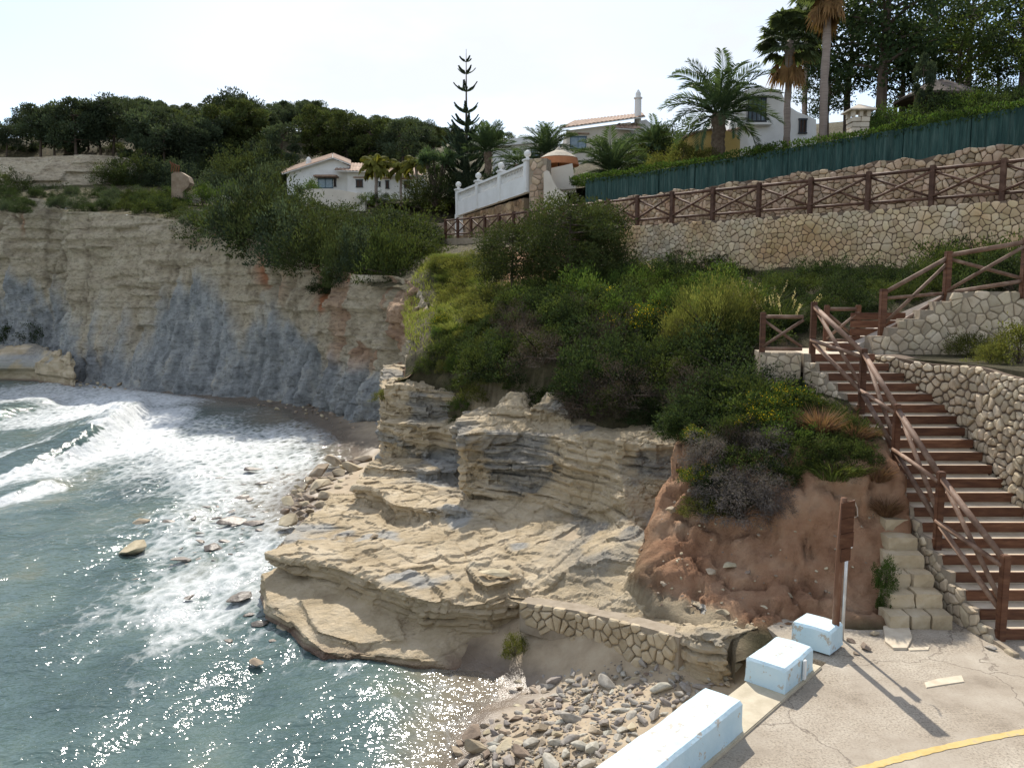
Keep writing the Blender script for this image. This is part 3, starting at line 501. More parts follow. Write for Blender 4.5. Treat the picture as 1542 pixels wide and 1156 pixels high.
# ---- the sea
gx = np.concatenate([-np.geomspace(1500, 62, 40), np.arange(-60, -24, .3), np.arange(-24, 2.0, .11)]); gy = np.concatenate([np.arange(5, 46, .11), np.arange(46, 70, .35), np.geomspace(71, 400, 20)])
X, Y = np.meshgrid(gx, gy); Z = np.full(X.shape, SEA)
q = np.stack([X, Y, 0 * X], -1)
dep = np.clip(SEA - bed(np.clip(X, -40, 4), np.clip(Y, 5, 60)), -.3, 3)
shal = 1 - sm(.0, .45, dep + .1 * fbm(q * .5, 3, 2))
calm = 1 - .85 * shal
for k, (dx, dy, wl, am) in enumerate([(.97, .25, 6.1, .06), (.9, -.42, 3.7, .035), (.8, .6, 2.3, .02), (.99, .1, 1.35, .012), (.6, -.8, 1.0, .008)]):
    ph = (X * dx + Y * dy) * 2 * math.pi / wl + 2.2 * fbm(q * .12, 2, 20 + k); sn = np.sin(ph); Z += calm * am * (sn + .25 * np.cos(2 * ph)) * (.5 + vn(q * .18, 40 + k))
Z += calm * .02 * fbm(q * [1.5, 2.5, 1], 3, 60)
# breakers rolling in from the left: a steep front towards the shore and a long back
def breaker(line, h, front, back, seed):
    L_ = np.array(line); yy = np.linspace(L_[:, 1].min(), L_[:, 1].max(), 60)
    xx = np.interp(Y, L_[:, 1], L_[:, 0]) + .5 * fbm(np.stack([Y * .3, 0 * Y, 0 * Y], -1), 3, seed); hh = np.interp(Y, L_[:, 1], h, left=0, right=0)
    d = X - xx; pr = np.where(d > 0, np.exp(-(d / front) ** 2), np.exp(-(d / back) ** 2)); return d, pr * hh, hh
d1, w1, h1 = breaker([(-17.5, 24.0), (-16.9, 27), (-16.6, 30), (-17.2, 34), (-18.3, 38), (-20, 43), (-23, 48)], [0, .35, .62, .95, .75, .45, 0], .55, 1.9, 5)
d2, w2, h2 = breaker([(-27, 33), (-26, 38), (-26, 43), (-28, 48)], [0, .4, .4, 0], .8, 2.2, 6)
d3, w3, h3 = breaker([(-15.5, 21), (-14.6, 23), (-14.4, 24.5), (-14.8, 26)], [0, .22, .22, 0], .35, .8, 7)
Z += w1 + w2 + w3
# how much foam lies where: pixel notes turned into places on the water
FN = [(20, 600, .75), (80, 600, .85), (150, 605, .95), (220, 610, 1), (250, 620, .62), (320, 615, .36), (420, 625, .38), (480, 640, .6), (0, 625, .35), (60, 625, .8), (120, 630, 1), (60, 655, .3), (0, 660, .3), (110, 655, .45), (170, 640, 1), (200, 655, 1), (140, 680, 1), (90, 695, .9), (240, 670, 1), (300, 650, .7), (290, 680, .95), (350, 670, .88), (420, 660, .85), (480, 655, .75), (500, 680, .45), (450, 690, .8), (380, 700, .85), (300, 715, .85), (220, 700, .72), (150, 710, .5), (30, 720, .85), (5, 722, .95), (0, 745, .25), (80, 745, .35), (160, 745, .45), (240, 735, .55), (320, 745, .8), (400, 735, .72), (380, 770, .62), (300, 780, .75), (200, 770, .35), (100, 780, .22), (0, 800, .15), (80, 800, .4), (180, 815, .45), (260, 820, .72), (330, 840, .62), (370, 840, .8), (330, 870, .85), (260, 850, .6), (180, 860, .35), (100, 850, .18), (190, 870, .5), (280, 890, .85), (250, 920, .82), (300, 930, .85), (340, 900, .75), (250, 960, .72), (200, 960, .3), (120, 935, .5), (60, 930, .22), (230, 1010, .4), (300, 1000, .35), (380, 1000, .3), (100, 1050, .12), (0, 1000, .1), (0, 1150, .1), (250, 1150, .12), (420, 1060, .2), (480, 1040, .3), (560, 1030, .3), (620, 1060, .36), (560, 1120, .28), (660, 1030, .48), (680, 1090, .48), (640, 1140, .4), (420, 1140, .15), (380, 940, .5), (430, 970, .5), (520, 1010, .6), (-100, 700, .3), (-200, 900, .1), (0, 560, .1)]
fp = np.array([[*W(x, y, z=SEA)[:2], f] for x, y, f in FN]); num = np.zeros(X.shape); den = np.zeros(X.shape)
for x, y, f in fp:
    sc_ = .035 * (y + 5); w = 1 / ((((X - x) / (sc_ + .2)) ** 2 + ((Y - y) / (2 * sc_ + .3)) ** 2) ** 1.6 + .02); num += w * f; den += w
foam = num / den; foam = np.where((X < -45) | (Y > 62), .12, foam)
foam = np.maximum(foam, sm(.15, .6, h1) * sm(-.5, .3, d1) * (1 - sm(2.2, 4.5, d1)) * sm(29.5, 33, Y)); foam = np.where((d1 > -1.2) & (d1 < .3) & (Y < 32.5) & (h1 > .1), np.minimum(foam, .12), foam)
foam = np.maximum(foam, .95 * sm(.05, .2, h3) * sm(-.1, .15, d3) * (1 - sm(.4, 1.2, d3)))
Z += sm(.7, .95, foam) * .10 * np.abs(fbm(q * 2.2, 4, 71)) * (1 - sm(.1, .5, shal)) + sm(.4, .9, w1) * .25 * (fbm(q * 1.6, 4, 72))
def sea_material():
    m = bpy.data.materials.new('sea_water'); m.use_nodes = True; t = m.node_tree; t.nodes.clear(); L = t.links.new
    out = N(t, 'ShaderNodeOutputMaterial'); b = N(t, 'ShaderNodeBsdfPrincipled', Roughness=.095, IOR=1.34)
    v = coords(t, stretch=(1.0, .7, 1)); n1 = N(t, 'ShaderNodeTexNoise', Scale=.45, Detail=6, Roughness=.6); L(v, n1.inputs['Vector'])
    r1 = ramp(t, [(.3, (.048, .08, .078)), (.46, (.075, .118, .112)), (.58, (.105, .15, .135)), (.72, (.155, .165, .115))]); L(n1.outputs['Fac'], r1.inputs['Fac'])
    sh = N(t, 'ShaderNodeAttribute', attribute_name='shallow'); mx = N(t, 'ShaderNodeMixRGB'); mx.inputs['Color2'].default_value = (.23, .185, .13, 1); L(sh.outputs['Fac'], mx.inputs['Fac']); L(r1.outputs['Color'], mx.inputs['Color1']); L(mx.outputs['Color'], b.inputs['Base Color'])
    w = coords(t, stretch=(1.0, 1.25, 1)); n2 = N(t, 'ShaderNodeTexNoise', Scale=2.4, Detail=3, Roughness=.5, Distortion=.4); L(w, n2.inputs['Vector'])
    n6 = N(t, 'ShaderNodeTexNoise', Scale=8, Detail=2, Roughness=.5); L(w, n6.inputs['Vector']); wa = N(t, 'ShaderNodeMath', operation='MULTIPLY_ADD'); wa.inputs[1].default_value = .3; L(n6.outputs['Fac'], wa.inputs[0]); L(n2.outputs['Fac'], wa.inputs[2]); bp = N(t, 'ShaderNodeBump', Strength=1.0, Distance=.085); L(wa.outputs[0], bp.inputs['Height']); L(bp.outputs['Normal'], b.inputs['Normal'])
    f = N(t, 'ShaderNodeAttribute', attribute_name='foam'); u = coords(t, stretch=(1.3, .75, 1)); n3 = N(t, 'ShaderNodeTexNoise', Scale=2.2, Detail=12, Roughness=.72, Distortion=.4); L(u, n3.inputs['Vector'])
    vo = N(t, 'ShaderNodeTexVoronoi', feature='DISTANCE_TO_EDGE', Scale=2.6); dz = N(t, 'ShaderNodeMixRGB', blend_type='ADD'); dz.inputs['Fac'].default_value = .5; L(u, dz.inputs['Color1']); L(n3.outputs['Color'], dz.inputs['Color2']); L(dz.outputs['Color'], vo.inputs['Vector']); vm = N(t, 'ShaderNodeMath', operation='MULTIPLY_ADD'); vm.inputs[1].default_value = -.7; vm.inputs[2].default_value = .1; L(vo.outputs['Distance'], vm.inputs[0]); va = N(t, 'ShaderNodeMath', operation='ADD'); L(vm.outputs[0], va.inputs[0]); L(n3.outputs['Fac'], va.inputs[1]); s1 = N(t, 'ShaderNodeMath', operation='ADD'); L(va.outputs[0], s1.inputs[0]); L(f.outputs['Fac'], s1.inputs[1]); mr = N(t, 'ShaderNodeMapRange'); mr.inputs['From Min'].default_value = 1.0; mr.inputs['From Max'].default_value = 1.5; L(s1.outputs[0], mr.inputs['Value'])
    fo = N(t, 'ShaderNodeBsdfPrincipled', Roughness=.85); fo.inputs['Base Color'].default_value = (.66, .68, .68, 1); n5 = N(t, 'ShaderNodeTexNoise', Scale=5, Detail=9, Roughness=.7); L(v, n5.inputs['Vector']); b5 = N(t, 'ShaderNodeBump', Strength=.8, Distance=.1); L(n5.outputs['Fac'], b5.inputs['Height']); L(b5.outputs['Normal'], fo.inputs['Normal'])
    ms = N(t, 'ShaderNodeMixShader'); L(mr.outputs['Result'], ms.inputs['Fac']); L(b.outputs[0], ms.inputs[1]); L(fo.outputs[0], ms.inputs[2])
    tr = N(t, 'ShaderNodeBsdfTransparent'); e = N(t, 'ShaderNodeAttribute', attribute_name='edge'); m2 = N(t, 'ShaderNodeMixShader'); L(e.outputs['Fac'], m2.inputs['Fac']); L(ms.outputs[0], m2.inputs[1]); L(tr.outputs[0], m2.inputs[2])
    L(m2.outputs[0], out.inputs['Surface']); return m
edge = (1 - sm(-.02, .12, dep)) * .75
keep = dep > -.25
tag(mk('sea', np.stack([X, Y, Z], -1).reshape(-1, 3), gridfaces(np.arange(X.size).reshape(X.shape), keep), sea_material(), smooth=True, attrs={'foam': foam.ravel(), 'shallow': (.85 * shal).ravel(), 'edge': edge.ravel()}), 'green sea with breaking white surf', kind='structure')
# ------------------------------------------------------------------ paving, walls, stairs, fences
WALLSTONE = mat('wall_stone', [(.3, (.36, .28, .19)), (.5, (.50, .41, .29)), (.7, (.60, .51, .39))], scale=2.2, bump=.6, bdist=.015, bscale=30, rnd=.2, hue=.006)
WALLWARM = mat('wall_stone_warm', [(.32, (.46, .30, .15)), (.48, (.54, .41, .25)), (.66, (.60, .51, .38))], scale=.6, bump=.6, bdist=.015, bscale=30, rnd=.2, hue=.008)
RUBBLE = mat('rubble_stone', [(.3, (.27, .19, .125)), (.5, (.40, .30, .205)), (.7, (.54, .44, .33))], scale=1.5, bump=.7, bdist=.02, bscale=26, rnd=.32, hue=.012)
MORTAR = mat('mortar', [(.3, (.24, .195, .14)), (.7, (.36, .30, .23))], scale=6, bump=.6, bdist=.02, bscale=40)
DARKJOINT = mat('earth_joint', [(.3, (.10, .07, .05)), (.7, (.20, .15, .11))], scale=6, bump=.6, bdist=.03, bscale=30)
TIMBER = mat('stained_timber', [(.3, (.07, .026, .013)), (.5, (.125, .052, .026)), (.72, (.20, .095, .05))], scale=3, detail=8, rough=.65, bump=.5, bdist=.006, bscale=30, stretch=(1, 1, 6), rnd=.15, orand=.18, spec=.35)
RAIL = mat('weathered_rail', [(.3, (.11, .06, .038)), (.5, (.19, .115, .078)), (.72, (.30, .21, .155))], scale=5, detail=8, rough=.7, bump=.5, bdist=.006, bscale=24, orand=.2, spec=.3)
DARKRAIL = mat('dark_log', [(.3, (.055, .026, .016)), (.5, (.10, .05, .032)), (.72, (.17, .10, .07))], scale=5, detail=8, rough=.7, bump=.5, bdist=.006, bscale=24, orand=.2, spec=.3)
CONC = mat('tread_concrete', [(.3, (.40, .34, .28)), (.7, (.56, .49, .41))], scale=5, bump=.4, bdist=.01, bscale=60)
def clip(poly, a, b, c):               # keep a*x+b*y<=c
    out = []
    for i in range(len(poly)):
        p, q = poly[i - 1], poly[i]; dp = a * p[0] + b * p[1] - c; dq = a * q[0] + b * q[1] - c
        if (dp < 0) != (dq < 0): t = dp / (dp - dq); out.append((p[0] + (q[0] - p[0]) * t, p[1] + (q[1] - p[1]) * t))
        if dq <= 0: out.append(q)
    return out
def stone_wall(name, label, cat, line, ztop, zbot, size, seed, smat, cmat=None, thick=.35, gap=.005, bulge=.035, asp=1.2, flip=False, kind=None, limit=300, group=None, lean=0., step=False):
    """a thing: mortar core + stones laid as separate pieces along a plan line; ztop/zbot are functions of the run length"""
    rg = random.Random(seed); L_ = np.array(line, float); seg = np.linalg.norm(np.diff(L_, axis=0), axis=1); cum = np.r_[0, np.cumsum(seg)]; T = cum[-1]
    def at(s):
        k = int(np.clip(np.searchsorted(cum, s) - 1, 0, len(seg) - 1)); t = (L_[k + 1] - L_[k]) / seg[k]; p = L_[k] + t * (s - cum[k])
        # smooth normals at joints
        n = np.array([t[1], -t[0]]) * (-1 if flip else 1); return p, n
    def m3(s, z, o):
        p, n = at(min(max(s, 0), T)); o = o + lean * (z - zb0); return (p[0] + n[0] * o, p[1] + n[1] * o, z)
    zs = [zbot(s) for s in np.linspace(0, T, 60)]; zt = [ztop(s) for s in np.linspace(0, T, 200)]; z0 = min(zs); z1 = max(zt); zb0 = z0
    root = thing(name, label, cat, (L_[0][0], L_[0][1], zbot(0)), group)
    # core
    ss = np.unique(np.r_[np.linspace(0, T, max(12, int(T / .03)) if step else max(12, int(T / .12))), cum]); V = []; F = []
    for s in ss: t_ = ztop(s) - .012; b_ = zbot(s) - .15; V += [m3(s, b_, 0), m3(s, t_, 0), m3(s, t_, -thick), m3(s, b_, -thick)]
    for i in range(len(ss) - 1):
        for k in range(4): F.append((4 * i + k, 4 * i + (k + 1) % 4, 4 * i + 4 + (k + 1) % 4, 4 * i + 4 + k))
    F += [(0, 1, 2, 3), tuple(4 * (len(ss) - 1) + k for k in (3, 2, 1, 0))]
    mk('mortar_core', V, F, cmat or MORTAR, root)
    # stones
    w, h = size * asp, size; nx, nz = int(T / w) + 1, int((z1 - z0) / h) + 1; sites = {}
    for j in range(-1, nz + 1):
        for i in range(-1, nx + 1): sites[i, j] = ((i + .5 * (j % 2) + rg.uniform(.08, .92)) * w, z0 + (j + rg.uniform(.1, .9)) * h)
    for k_ in list(sites):
        if rg.random() < .2: del sites[k_]
    stones = []
    for (i, j), (sx, sz) in sites.items():
        if not (0 <= sx <= T): continue
        if not (zbot(sx) - size * .3 < sz < ztop(sx)): continue
        poly = [(max(0, sx - 2 * w), sz - 2 * h), (min(T, sx + 2 * w), sz - 2 * h), (min(T, sx + 2 * w), sz + 2 * h), (max(0, sx - 2 * w), sz + 2 * h)]
        for a in range(-3, 4):
            for b in range(-2, 3):
                q = sites.get((i + a, j + b))
                if (a or b) and q:
                    dx, dz = q[0] - sx, q[1] - sz; poly = clip(poly, dx, dz, dx * (sx + q[0]) / 2 + dz * (sz + q[1]) / 2)
                    if len(poly) < 3: break
        e = .15; sl = (ztop(min(sx + e, T)) - ztop(max(sx - e, 0))) / (2 * e); sl = sl if abs(sl) < .25 else 0
        poly = clip(poly, -sl, 1, ztop(sx) - sl * sx); poly = clip(poly, 0, -1, -(zbot(sx) - .1))
        if len(poly) < 3: continue
        c = np.mean(poly, axis=0); P = np.array(poly); ar = .5 * abs(np.dot(P[:, 0], np.roll(P[:, 1], 1)) - np.dot(P[:, 1], np.roll(P[:, 0], 1)))
        if ar < size * size * .12: continue
        rr = math.sqrt(ar); P = c + (P - c) * max(.5, 1 - gap * 2 / rr)
        Q = []                          # cut the corners once
        for k in range(len(P)): a_, b_ = P[k], P[(k + 1) % len(P)]; Q += [a_ * .84 + b_ * .16, a_ * .16 + b_ * .84]
        Q = np.array(Q); keepq = [0]
        for k in range(1, len(Q)):
            if np.linalg.norm(Q[k] - Q[keepq[-1]]) > rr * .1: keepq.append(k)
        Q = Q[keepq]; Q = Q + np.array([[rg.uniform(-1, 1), rg.uniform(-1, 1)] for _ in Q]) * rr * .03; n = len(Q)
        if n < 4: continue
        b_ = bulge * rg.uniform(.6, 1.4); tx, tz = rg.uniform(-.12, .12), rg.uniform(-.12, .12)
        V = [m3(p[0], p[1], -.02) for p in Q]
        for k_, d_ in ((.93, .65), (.62, 1.0)):
            for p in Q: pp = c + (p - c) * k_; V.append(m3(pp[0], pp[1], b_ * d_ + tx * (pp[0] - c[0]) + tz * (pp[1] - c[1]) + rg.uniform(-1, 1) * .08 * b_))
        F = [(r * n + k, r * n + (k + 1) % n, (r + 1) * n + (k + 1) % n, (r + 1) * n + k) for r in (0, 1) for k in range(n)] + [tuple(range(2 * n, 3 * n))]
        if flip: pass
        pr = proj(np.array(V[:n])); inside = (0 < pr[:, 0].mean() < 1542) and (0 < pr[:, 1].mean() < 1156) and pr[:, 2].mean() > 0
        pa = .5 * abs(np.dot(pr[:, 0], np.roll(pr[:, 1], 1)) - np.dot(pr[:, 1], np.roll(pr[:, 0], 1))) if inside else 0
        stones.append((pa, V, F, rg.random()))
    stones.sort(key=lambda q: -q[0])
    for pa, V, F, r_ in stones[:limit]: mk('stone', V, F, smat, root, rnd=r_)
    rest = stones[limit:]
    if rest:
        V = []; F = []; r = []
        for pa, v_, f_, r_ in rest: F += [[i + len(V) for i in f] for f in f_]; V += list(v_); r += [r_] * len(v_)
        o = mk('small_stones', V, F, smat, root, rnd=np.array(r)); o['kind'] = 'stuff'
    return root
def fence_bay(root, a, b, h, style='X', r=.035, lowz=.16, rails=('top', 'bot'), m=None):
    a = np.array(a, float); b = np.array(b, float); m = m or RAIL; t = np.array([0, 0, h - .09]); l = np.array([0, 0, lowz])
    MB().tube([a + t, b + t], r * 1.15, 8).build('rail', m, root, smooth=True)
    if 'bot' in rails: MB().tube([a + l, b + l], r, 8).build('rail', m, root, smooth=True)
    n = np.cross(b - a, [0, 0, 1]); n = n / np.linalg.norm(n) * r * .9
    MB().tube([a + l + [0, 0, .04] + n, b + t - [0, 0, .06] + n], r * .85, 8).build('brace', m, root, smooth=True)
    MB().tube([a + t - [0, 0, .06] - n, b + l + [0, 0, .04] - n], r * .85, 8).build('brace', m, root, smooth=True)
def post(root, p, h, w=.12, m=None, rz=0, below=.15):
    mb = MB(); mb.box((p[0], p[1], p[2] + (h - below) / 2), (w, w, h + below), rz); o = mb.build('post', m or TIMBER, root, bevel=.012); return o
# ---- paving with its edge
EDGE = [W(860, 1175, z=0), W(1122, 1108, z=0), W(1257, 988, z=0)]
e0, e1 = np.array([-1.6, 5.0]), W(1262, 985, z=0)[:2]; ed = (e1 - e0) / np.linalg.norm(e1 - e0)
kin = W(1118, 1108, z=0)[:2]; ed = (W(1256, 987, z=0)[:2] - kin); ed /= np.linalg.norm(ed); en = np.array([-ed[1], ed[0]])      # along the edge, seaward
def ep(s, o): return kin + ed * s + en * o
end = ep(2.02, 0)
PAVE = [tuple(ep(-9, 0)), tuple(ep(2.3, 0)), tuple(ep(2.3, .45)), tuple(ep(2.6, .75)), tuple(W(1150, 940, z=0)[:2]), (5.0, 11.6), (7.5, 11.2), (16, 11.2), (16, 1.0), (-6, 1.0)]
def paving_material():
    m = bpy.data.materials.new('worn_paving'); m.use_nodes = True; t = m.node_tree; L = t.links.new; b = t.nodes['Principled BSDF']; b.inputs['Roughness'].default_value = .93; b.inputs['Specular IOR Level'].default_value = .2
    v = coords(t); n1 = N(t, 'ShaderNodeTexNoise', Scale=1.3, Detail=10, Roughness=.65); L(v, n1.inputs['Vector']); n2 = N(t, 'ShaderNodeTexNoise', Scale=38, Detail=6, Roughness=.75); L(v, n2.inputs['Vector'])
    r1 = ramp(t, [(.28, (.24, .20, .155)), (.45, (.345, .295, .235)), (.6, (.40, .35, .285)), (.78, (.50, .45, .37))]); L(n1.outputs['Fac'], r1.inputs['Fac'])
    r2 = ramp(t, [(.36, (.45, .43, .40)), (.5, (1, 1, 1)), (.66, (1.25, 1.22, 1.15))]); L(n2.outputs['Fac'], r2.inputs['Fac'])
    n4 = N(t, 'ShaderNodeTexNoise', Scale=.75, Detail=5, Roughness=.6); L(v, n4.inputs['Vector']); g = N(t, 'ShaderNodeMapRange'); g.inputs['From Min'].default_value = .44; g.inputs['From Max'].default_value = .52; g.inputs['To Min'].default_value = .25; g.inputs['To Max'].default_value = .9; L(n4.outputs['Fac'], g.inputs['Value'])
    x = N(t, 'ShaderNodeMixRGB', blend_type='MULTIPLY'); L(g.outputs['Result'], x.inputs['Fac']); L(r1.outputs['Color'], x.inputs['Color1']); L(r2.outputs['Color'], x.inputs['Color2'])
    # cracks and tar lines
    vo = N(t, 'ShaderNodeTexVoronoi', feature='DISTANCE_TO_EDGE', Scale=.55); wv = N(t, 'ShaderNodeMixRGB', blend_type='ADD'); wv.inputs['Fac'].default_value = .55; L(v, wv.inputs['Color1']); L(n1.outputs['Color'], wv.inputs['Color2']); L(wv.outputs['Color'], vo.inputs['Vector'])
    cr = N(t, 'ShaderNodeMapRange'); cr.inputs['From Max'].default_value = .006; cr.inputs['To Min'].default_value = .35; L(vo.outputs['Distance'], cr.inputs['Value'])
    cc = N(t, 'ShaderNodeMixRGB'); cc.inputs['Color1'].default_value = (.13, .10, .08, 1); L(cr.outputs['Result'], cc.inputs['Fac']); L(x.outputs['Color'], cc.inputs['Color2']); L(cc.outputs['Color'], b.inputs['Base Color'])
    ad = N(t, 'ShaderNodeMath', operation='MULTIPLY_ADD'); ad.inputs[1].default_value = .6; L(n2.outputs['Fac'], ad.inputs[0]); L(cr.outputs['Result'], ad.inputs[2]); bp = N(t, 'ShaderNodeBump', Strength=.6, Distance=.012); L(ad.outputs[0], bp.inputs['Height']); L(bp.outputs['Normal'], b.inputs['Normal'])
    return m
tag(MB().prism(PAVE, -1.7, 0).build('pavement', paving_material()), 'worn grey beige paving above the little beach', kind='structure')
KERB = mat('kerb_concrete', [(.3, (.42, .36, .26)), (.7, (.56, .49, .37))], scale=6, bump=.4, bdist=.01)
tag(MB().prism([tuple(ep(s, o)) for s, o in ((-9, -.02), (2.1, -.02), (2.1, .50), (-9, .50))], -1.6, .03).build('kerb', KERB, bevel=.01), 'pale concrete kerb strip under the blue blocks', kind='structure')
# yellow line
YEL = mat('yellow_paint', [(.3, (.48, .33, .11)), (.55, (.58, .43, .18)), (.68, (.42, .35, .23))], scale=7, bump=.3, bdist=.004, bscale=40, rough=.8)
yl = [W(x, y, z=0)[:2] for x, y in ((1180, 1190), (1290, 1160), (1350, 1143), (1410, 1128), (1480, 1113), (1560, 1098), (1640, 1084))]; yl = catmull(np.c_[np.array(yl), np.zeros(len(yl))], 60)[:, :2]
tv = np.gradient(yl, axis=0); tv /= np.linalg.norm(tv, axis=1, keepdims=True); pn = np.c_[-tv[:, 1], tv[:, 0]]; wd = .045 + .008 * np.array([random.Random(i).uniform(-1, 1) for i in range(60)])
V = [(*(p + n * w_), .005) for p, n, w_ in zip(yl, pn, wd)] + [(*(p - n * w_), .005) for p, n, w_ in zip(yl, pn, wd)]
tag(mk('yellow_line', V, [(i, i + 1, 61 + i, 60 + i) for i in range(59)], YEL), 'worn yellow line painted on the paving', kind='structure')
# light mortar patches on the paving
PATCH = mat('pale_patch', [(.3, (.50, .42, .31)), (.7, (.64, .56, .44))], scale=6, bump=.4, bdist=.01)
def patch(pix, z, name='pale_patch', label=None, h=.012):
    P = [W(x, y, z=0)[:2] for x, y in pix]; return tag(MB().prism([tuple(p) for p in P], -.02, h).build(name, PATCH, bevel=.004), label, kind='structure')
patch([(1333, 968), (1329, 940), (1368, 944), (1374, 962), (1366, 978), (1345, 978)], 0, 'paving_slab', 'cream stone slab at the foot of the rough stone steps', .03)
patch([(1412, 1022), (1448, 1017), (1452, 1027), (1425, 1031), (1395, 1036), (1392, 1028)], 0, label='pale mortar patch in the paving')
patch([(1366, 976), (1400, 974), (1398, 979), (1370, 980)], 0, label='thin pale mortar streak beside the slab')
patch([(1068, 1117), (1110, 1093), (1118, 1100), (1112, 1117), (1085, 1122)], 0, label='flat pale stone patch beside the long blue block')
# ---- blue painted blocks
BLUE = mat('blue_paint', [(.3, (.46, .62, .70)), (.5, (.52, .67, .74)), (.72, (.59, .71, .76))], scale=3, rough=.7, bump=.6, bdist=.012, bscale=14, speck=(6.5, .60, .63, (.45, .42, .36)), spec=.35)
def blue_block(label, s0, s1, w, h, o0=.02, seed=1):
    root = thing('concrete_block', label, 'block', (*ep((s0 + s1) / 2, o0 + w / 2), .03), 'blue painted concrete blocks along the paving edge')
    n = max(6, int((s1 - s0) / .08)); rows = [(o0, .03), (o0 - .0, .03 + h * .5), (o0, .03 + h - .03), (o0 + .03, .03 + h), (o0 + w * .5, .03 + h + .006), (o0 + w - .03, .03 + h), (o0 + w, .03 + h - .03), (o0 + w, .03)]
    ss = np.r_[s0, s0 + .025, np.linspace(s0 + .05, s1 - .05, n), s1 - .025, s1]; V = []; m_ = len(rows)
    for k, s in enumerate(ss):
        sh = .03 if k in (0, len(ss) - 1) else 0
        for (o, z) in rows: V.append((*ep(s, o + (sh if o < o0 + w / 2 else -sh) * (z > .1)), z - sh * (z > .03 + h * .8)))
    V = np.array(V); V += .012 * np.stack([fbm(V * 3.5, 3, seed), fbm(V * 3.5, 3, seed + 5), fbm(V * 3.5, 3, seed + 9) * (V[:, 2] > .05)], -1)
    F = [(k * m_ + j, (k + 1) * m_ + j, (k + 1) * m_ + j + 1, k * m_ + j + 1) for k in range(len(ss) - 1) for j in range(m_ - 1)] + [tuple(range(m_)), tuple(range((len(ss) - 1) * m_, len(ss) * m_))[::-1]]
    mk('block_body', V, F, BLUE, root); return root
sA = lambda px, py, z=.03: float(np.dot(W(px, py, z=z)[:2] - kin, ed))
blue_block('long light blue painted concrete block with chipped edges above the pebbles', -7.5, sA(1118, 1100), .46, .34, seed=3)
b2 = blue_block('light blue painted concrete block with a white strip fixed to its corner', sA(1167, 1040), sA(1208, 1003), .50, .30, seed=13)
WHITE = mat('white_plastic', [(.4, (.72, .72, .70)), (.6, (.78, .78, .76))], scale=4, rough=.5, bump=.1)
MB().box((*ep(sA(1190, 1018), -.012), .17), (.055, .03, .24), math.atan2(ed[1], ed[0])).build('corner_strip', WHITE, b2, bevel=.005)
blue_block('light blue painted concrete block behind the wooden sign post', sA(1250, 986), sA(1250, 986) + .44, .52, .30, seed=23)
# ---- sign post and metal pole
sp = W(1256, 976, z=0)
r_ = thing('wooden_sign_post', 'rusty wooden post carrying a narrow dark brown board seen from behind', 'sign post', tuple(sp))
OLDWOOD = mat('old_post_wood', [(.3, (.10, .045, .028)), (.5, (.17, .085, .05)), (.72, (.32, .23, .17))], scale=4, bump=.8, bdist=.01, bscale=20, stretch=(1, 1, .25))
MB().tube([sp + [0, 0, -.1], sp + [.01, 0, .6], sp + [.02, .01, 1.3], sp + [.04, .0, 2.02]], [.05, .047, .044, .04], 9).build('pole', OLDWOOD, r_, smooth=True)
BOARD = mat('brown_board', [(.3, (.055, .022, .012)), (.6, (.10, .045, .024)), (.8, (.17, .10, .06))], scale=5, bump=.5, bdist=.006, stretch=(1, 1, 5))
bz = [1.18, 1.36, 1.56, 1.76, 1.97]
for i in range(4):
    c = sp + [.075, -.07 - .005 * (i % 2), (bz[i] + bz[i + 1]) / 2]; w_ = [.13, .185, .175, .18][i]
    MB().add([(c[0] - w_ / 2, c[1], sp[2] + bz[i] + .004), (c[0] + w_ / 2, c[1] + .03, sp[2] + bz[i] + .03), (c[0] + w_ / 2, c[1] + .03, sp[2] + bz[i + 1] + .026), (c[0] - w_ / 2, c[1], sp[2] + bz[i + 1] - .004), (c[0] - w_ / 2, c[1] + .03, sp[2] + bz[i] + .004), (c[0] + w_ / 2, c[1] + .06, sp[2] + bz[i] + .03), (c[0] + w_ / 2, c[1] + .06, sp[2] + bz[i + 1] + .026), (c[0] - w_ / 2, c[1] + .03, sp[2] + bz[i + 1] - .004)],
             [(0, 1, 2, 3), (7, 6, 5, 4), (0, 4, 5, 1), (1, 5, 6, 2), (2, 6, 7, 3), (3, 7, 4, 0)]).build('board', BOARD, r_)
mp_ = W(1268, 962, z=0)
STEEL = mat('galvanised_steel', [(.4, (.55, .56, .57)), (.6, (.66, .67, .68))], scale=9, rough=.4, bump=.1, metal=.7)
r_ = thing('metal_pole', 'thin galvanised pole with a small plate just behind the wooden sign post', 'pole', tuple(mp_))
MB().tube([mp_ + [0, 0, -.1], mp_ + [.015, 0, 1.62]], .022, 8).build('pole', STEEL, r_, smooth=True)
MB().box(tuple(mp_ + [.03, -.03, 1.42]), (.10, .012, .30), .5).build('sign_plate', WHITE, r_); MB().box(tuple(mp_ + [.034, -.040, 1.42]), (.05, .006, .22), .5).build('plate_mark', mat('black_print', [(.5, (.03, .03, .03)), (.6, (.05, .05, .05))], bump=0), r_)
MB().tube([mp_ + [.07, 0, 1.92], mp_ + [.12, 0, 1.8], mp_ + [.13, 0, 1.7], mp_ + [.09, 0, 1.68]], .008, 6).build('cable_loop', mat('grey_cable', [(.4, (.3, .25, .2)), (.6, (.4, .34, .28))], bump=0), r_)
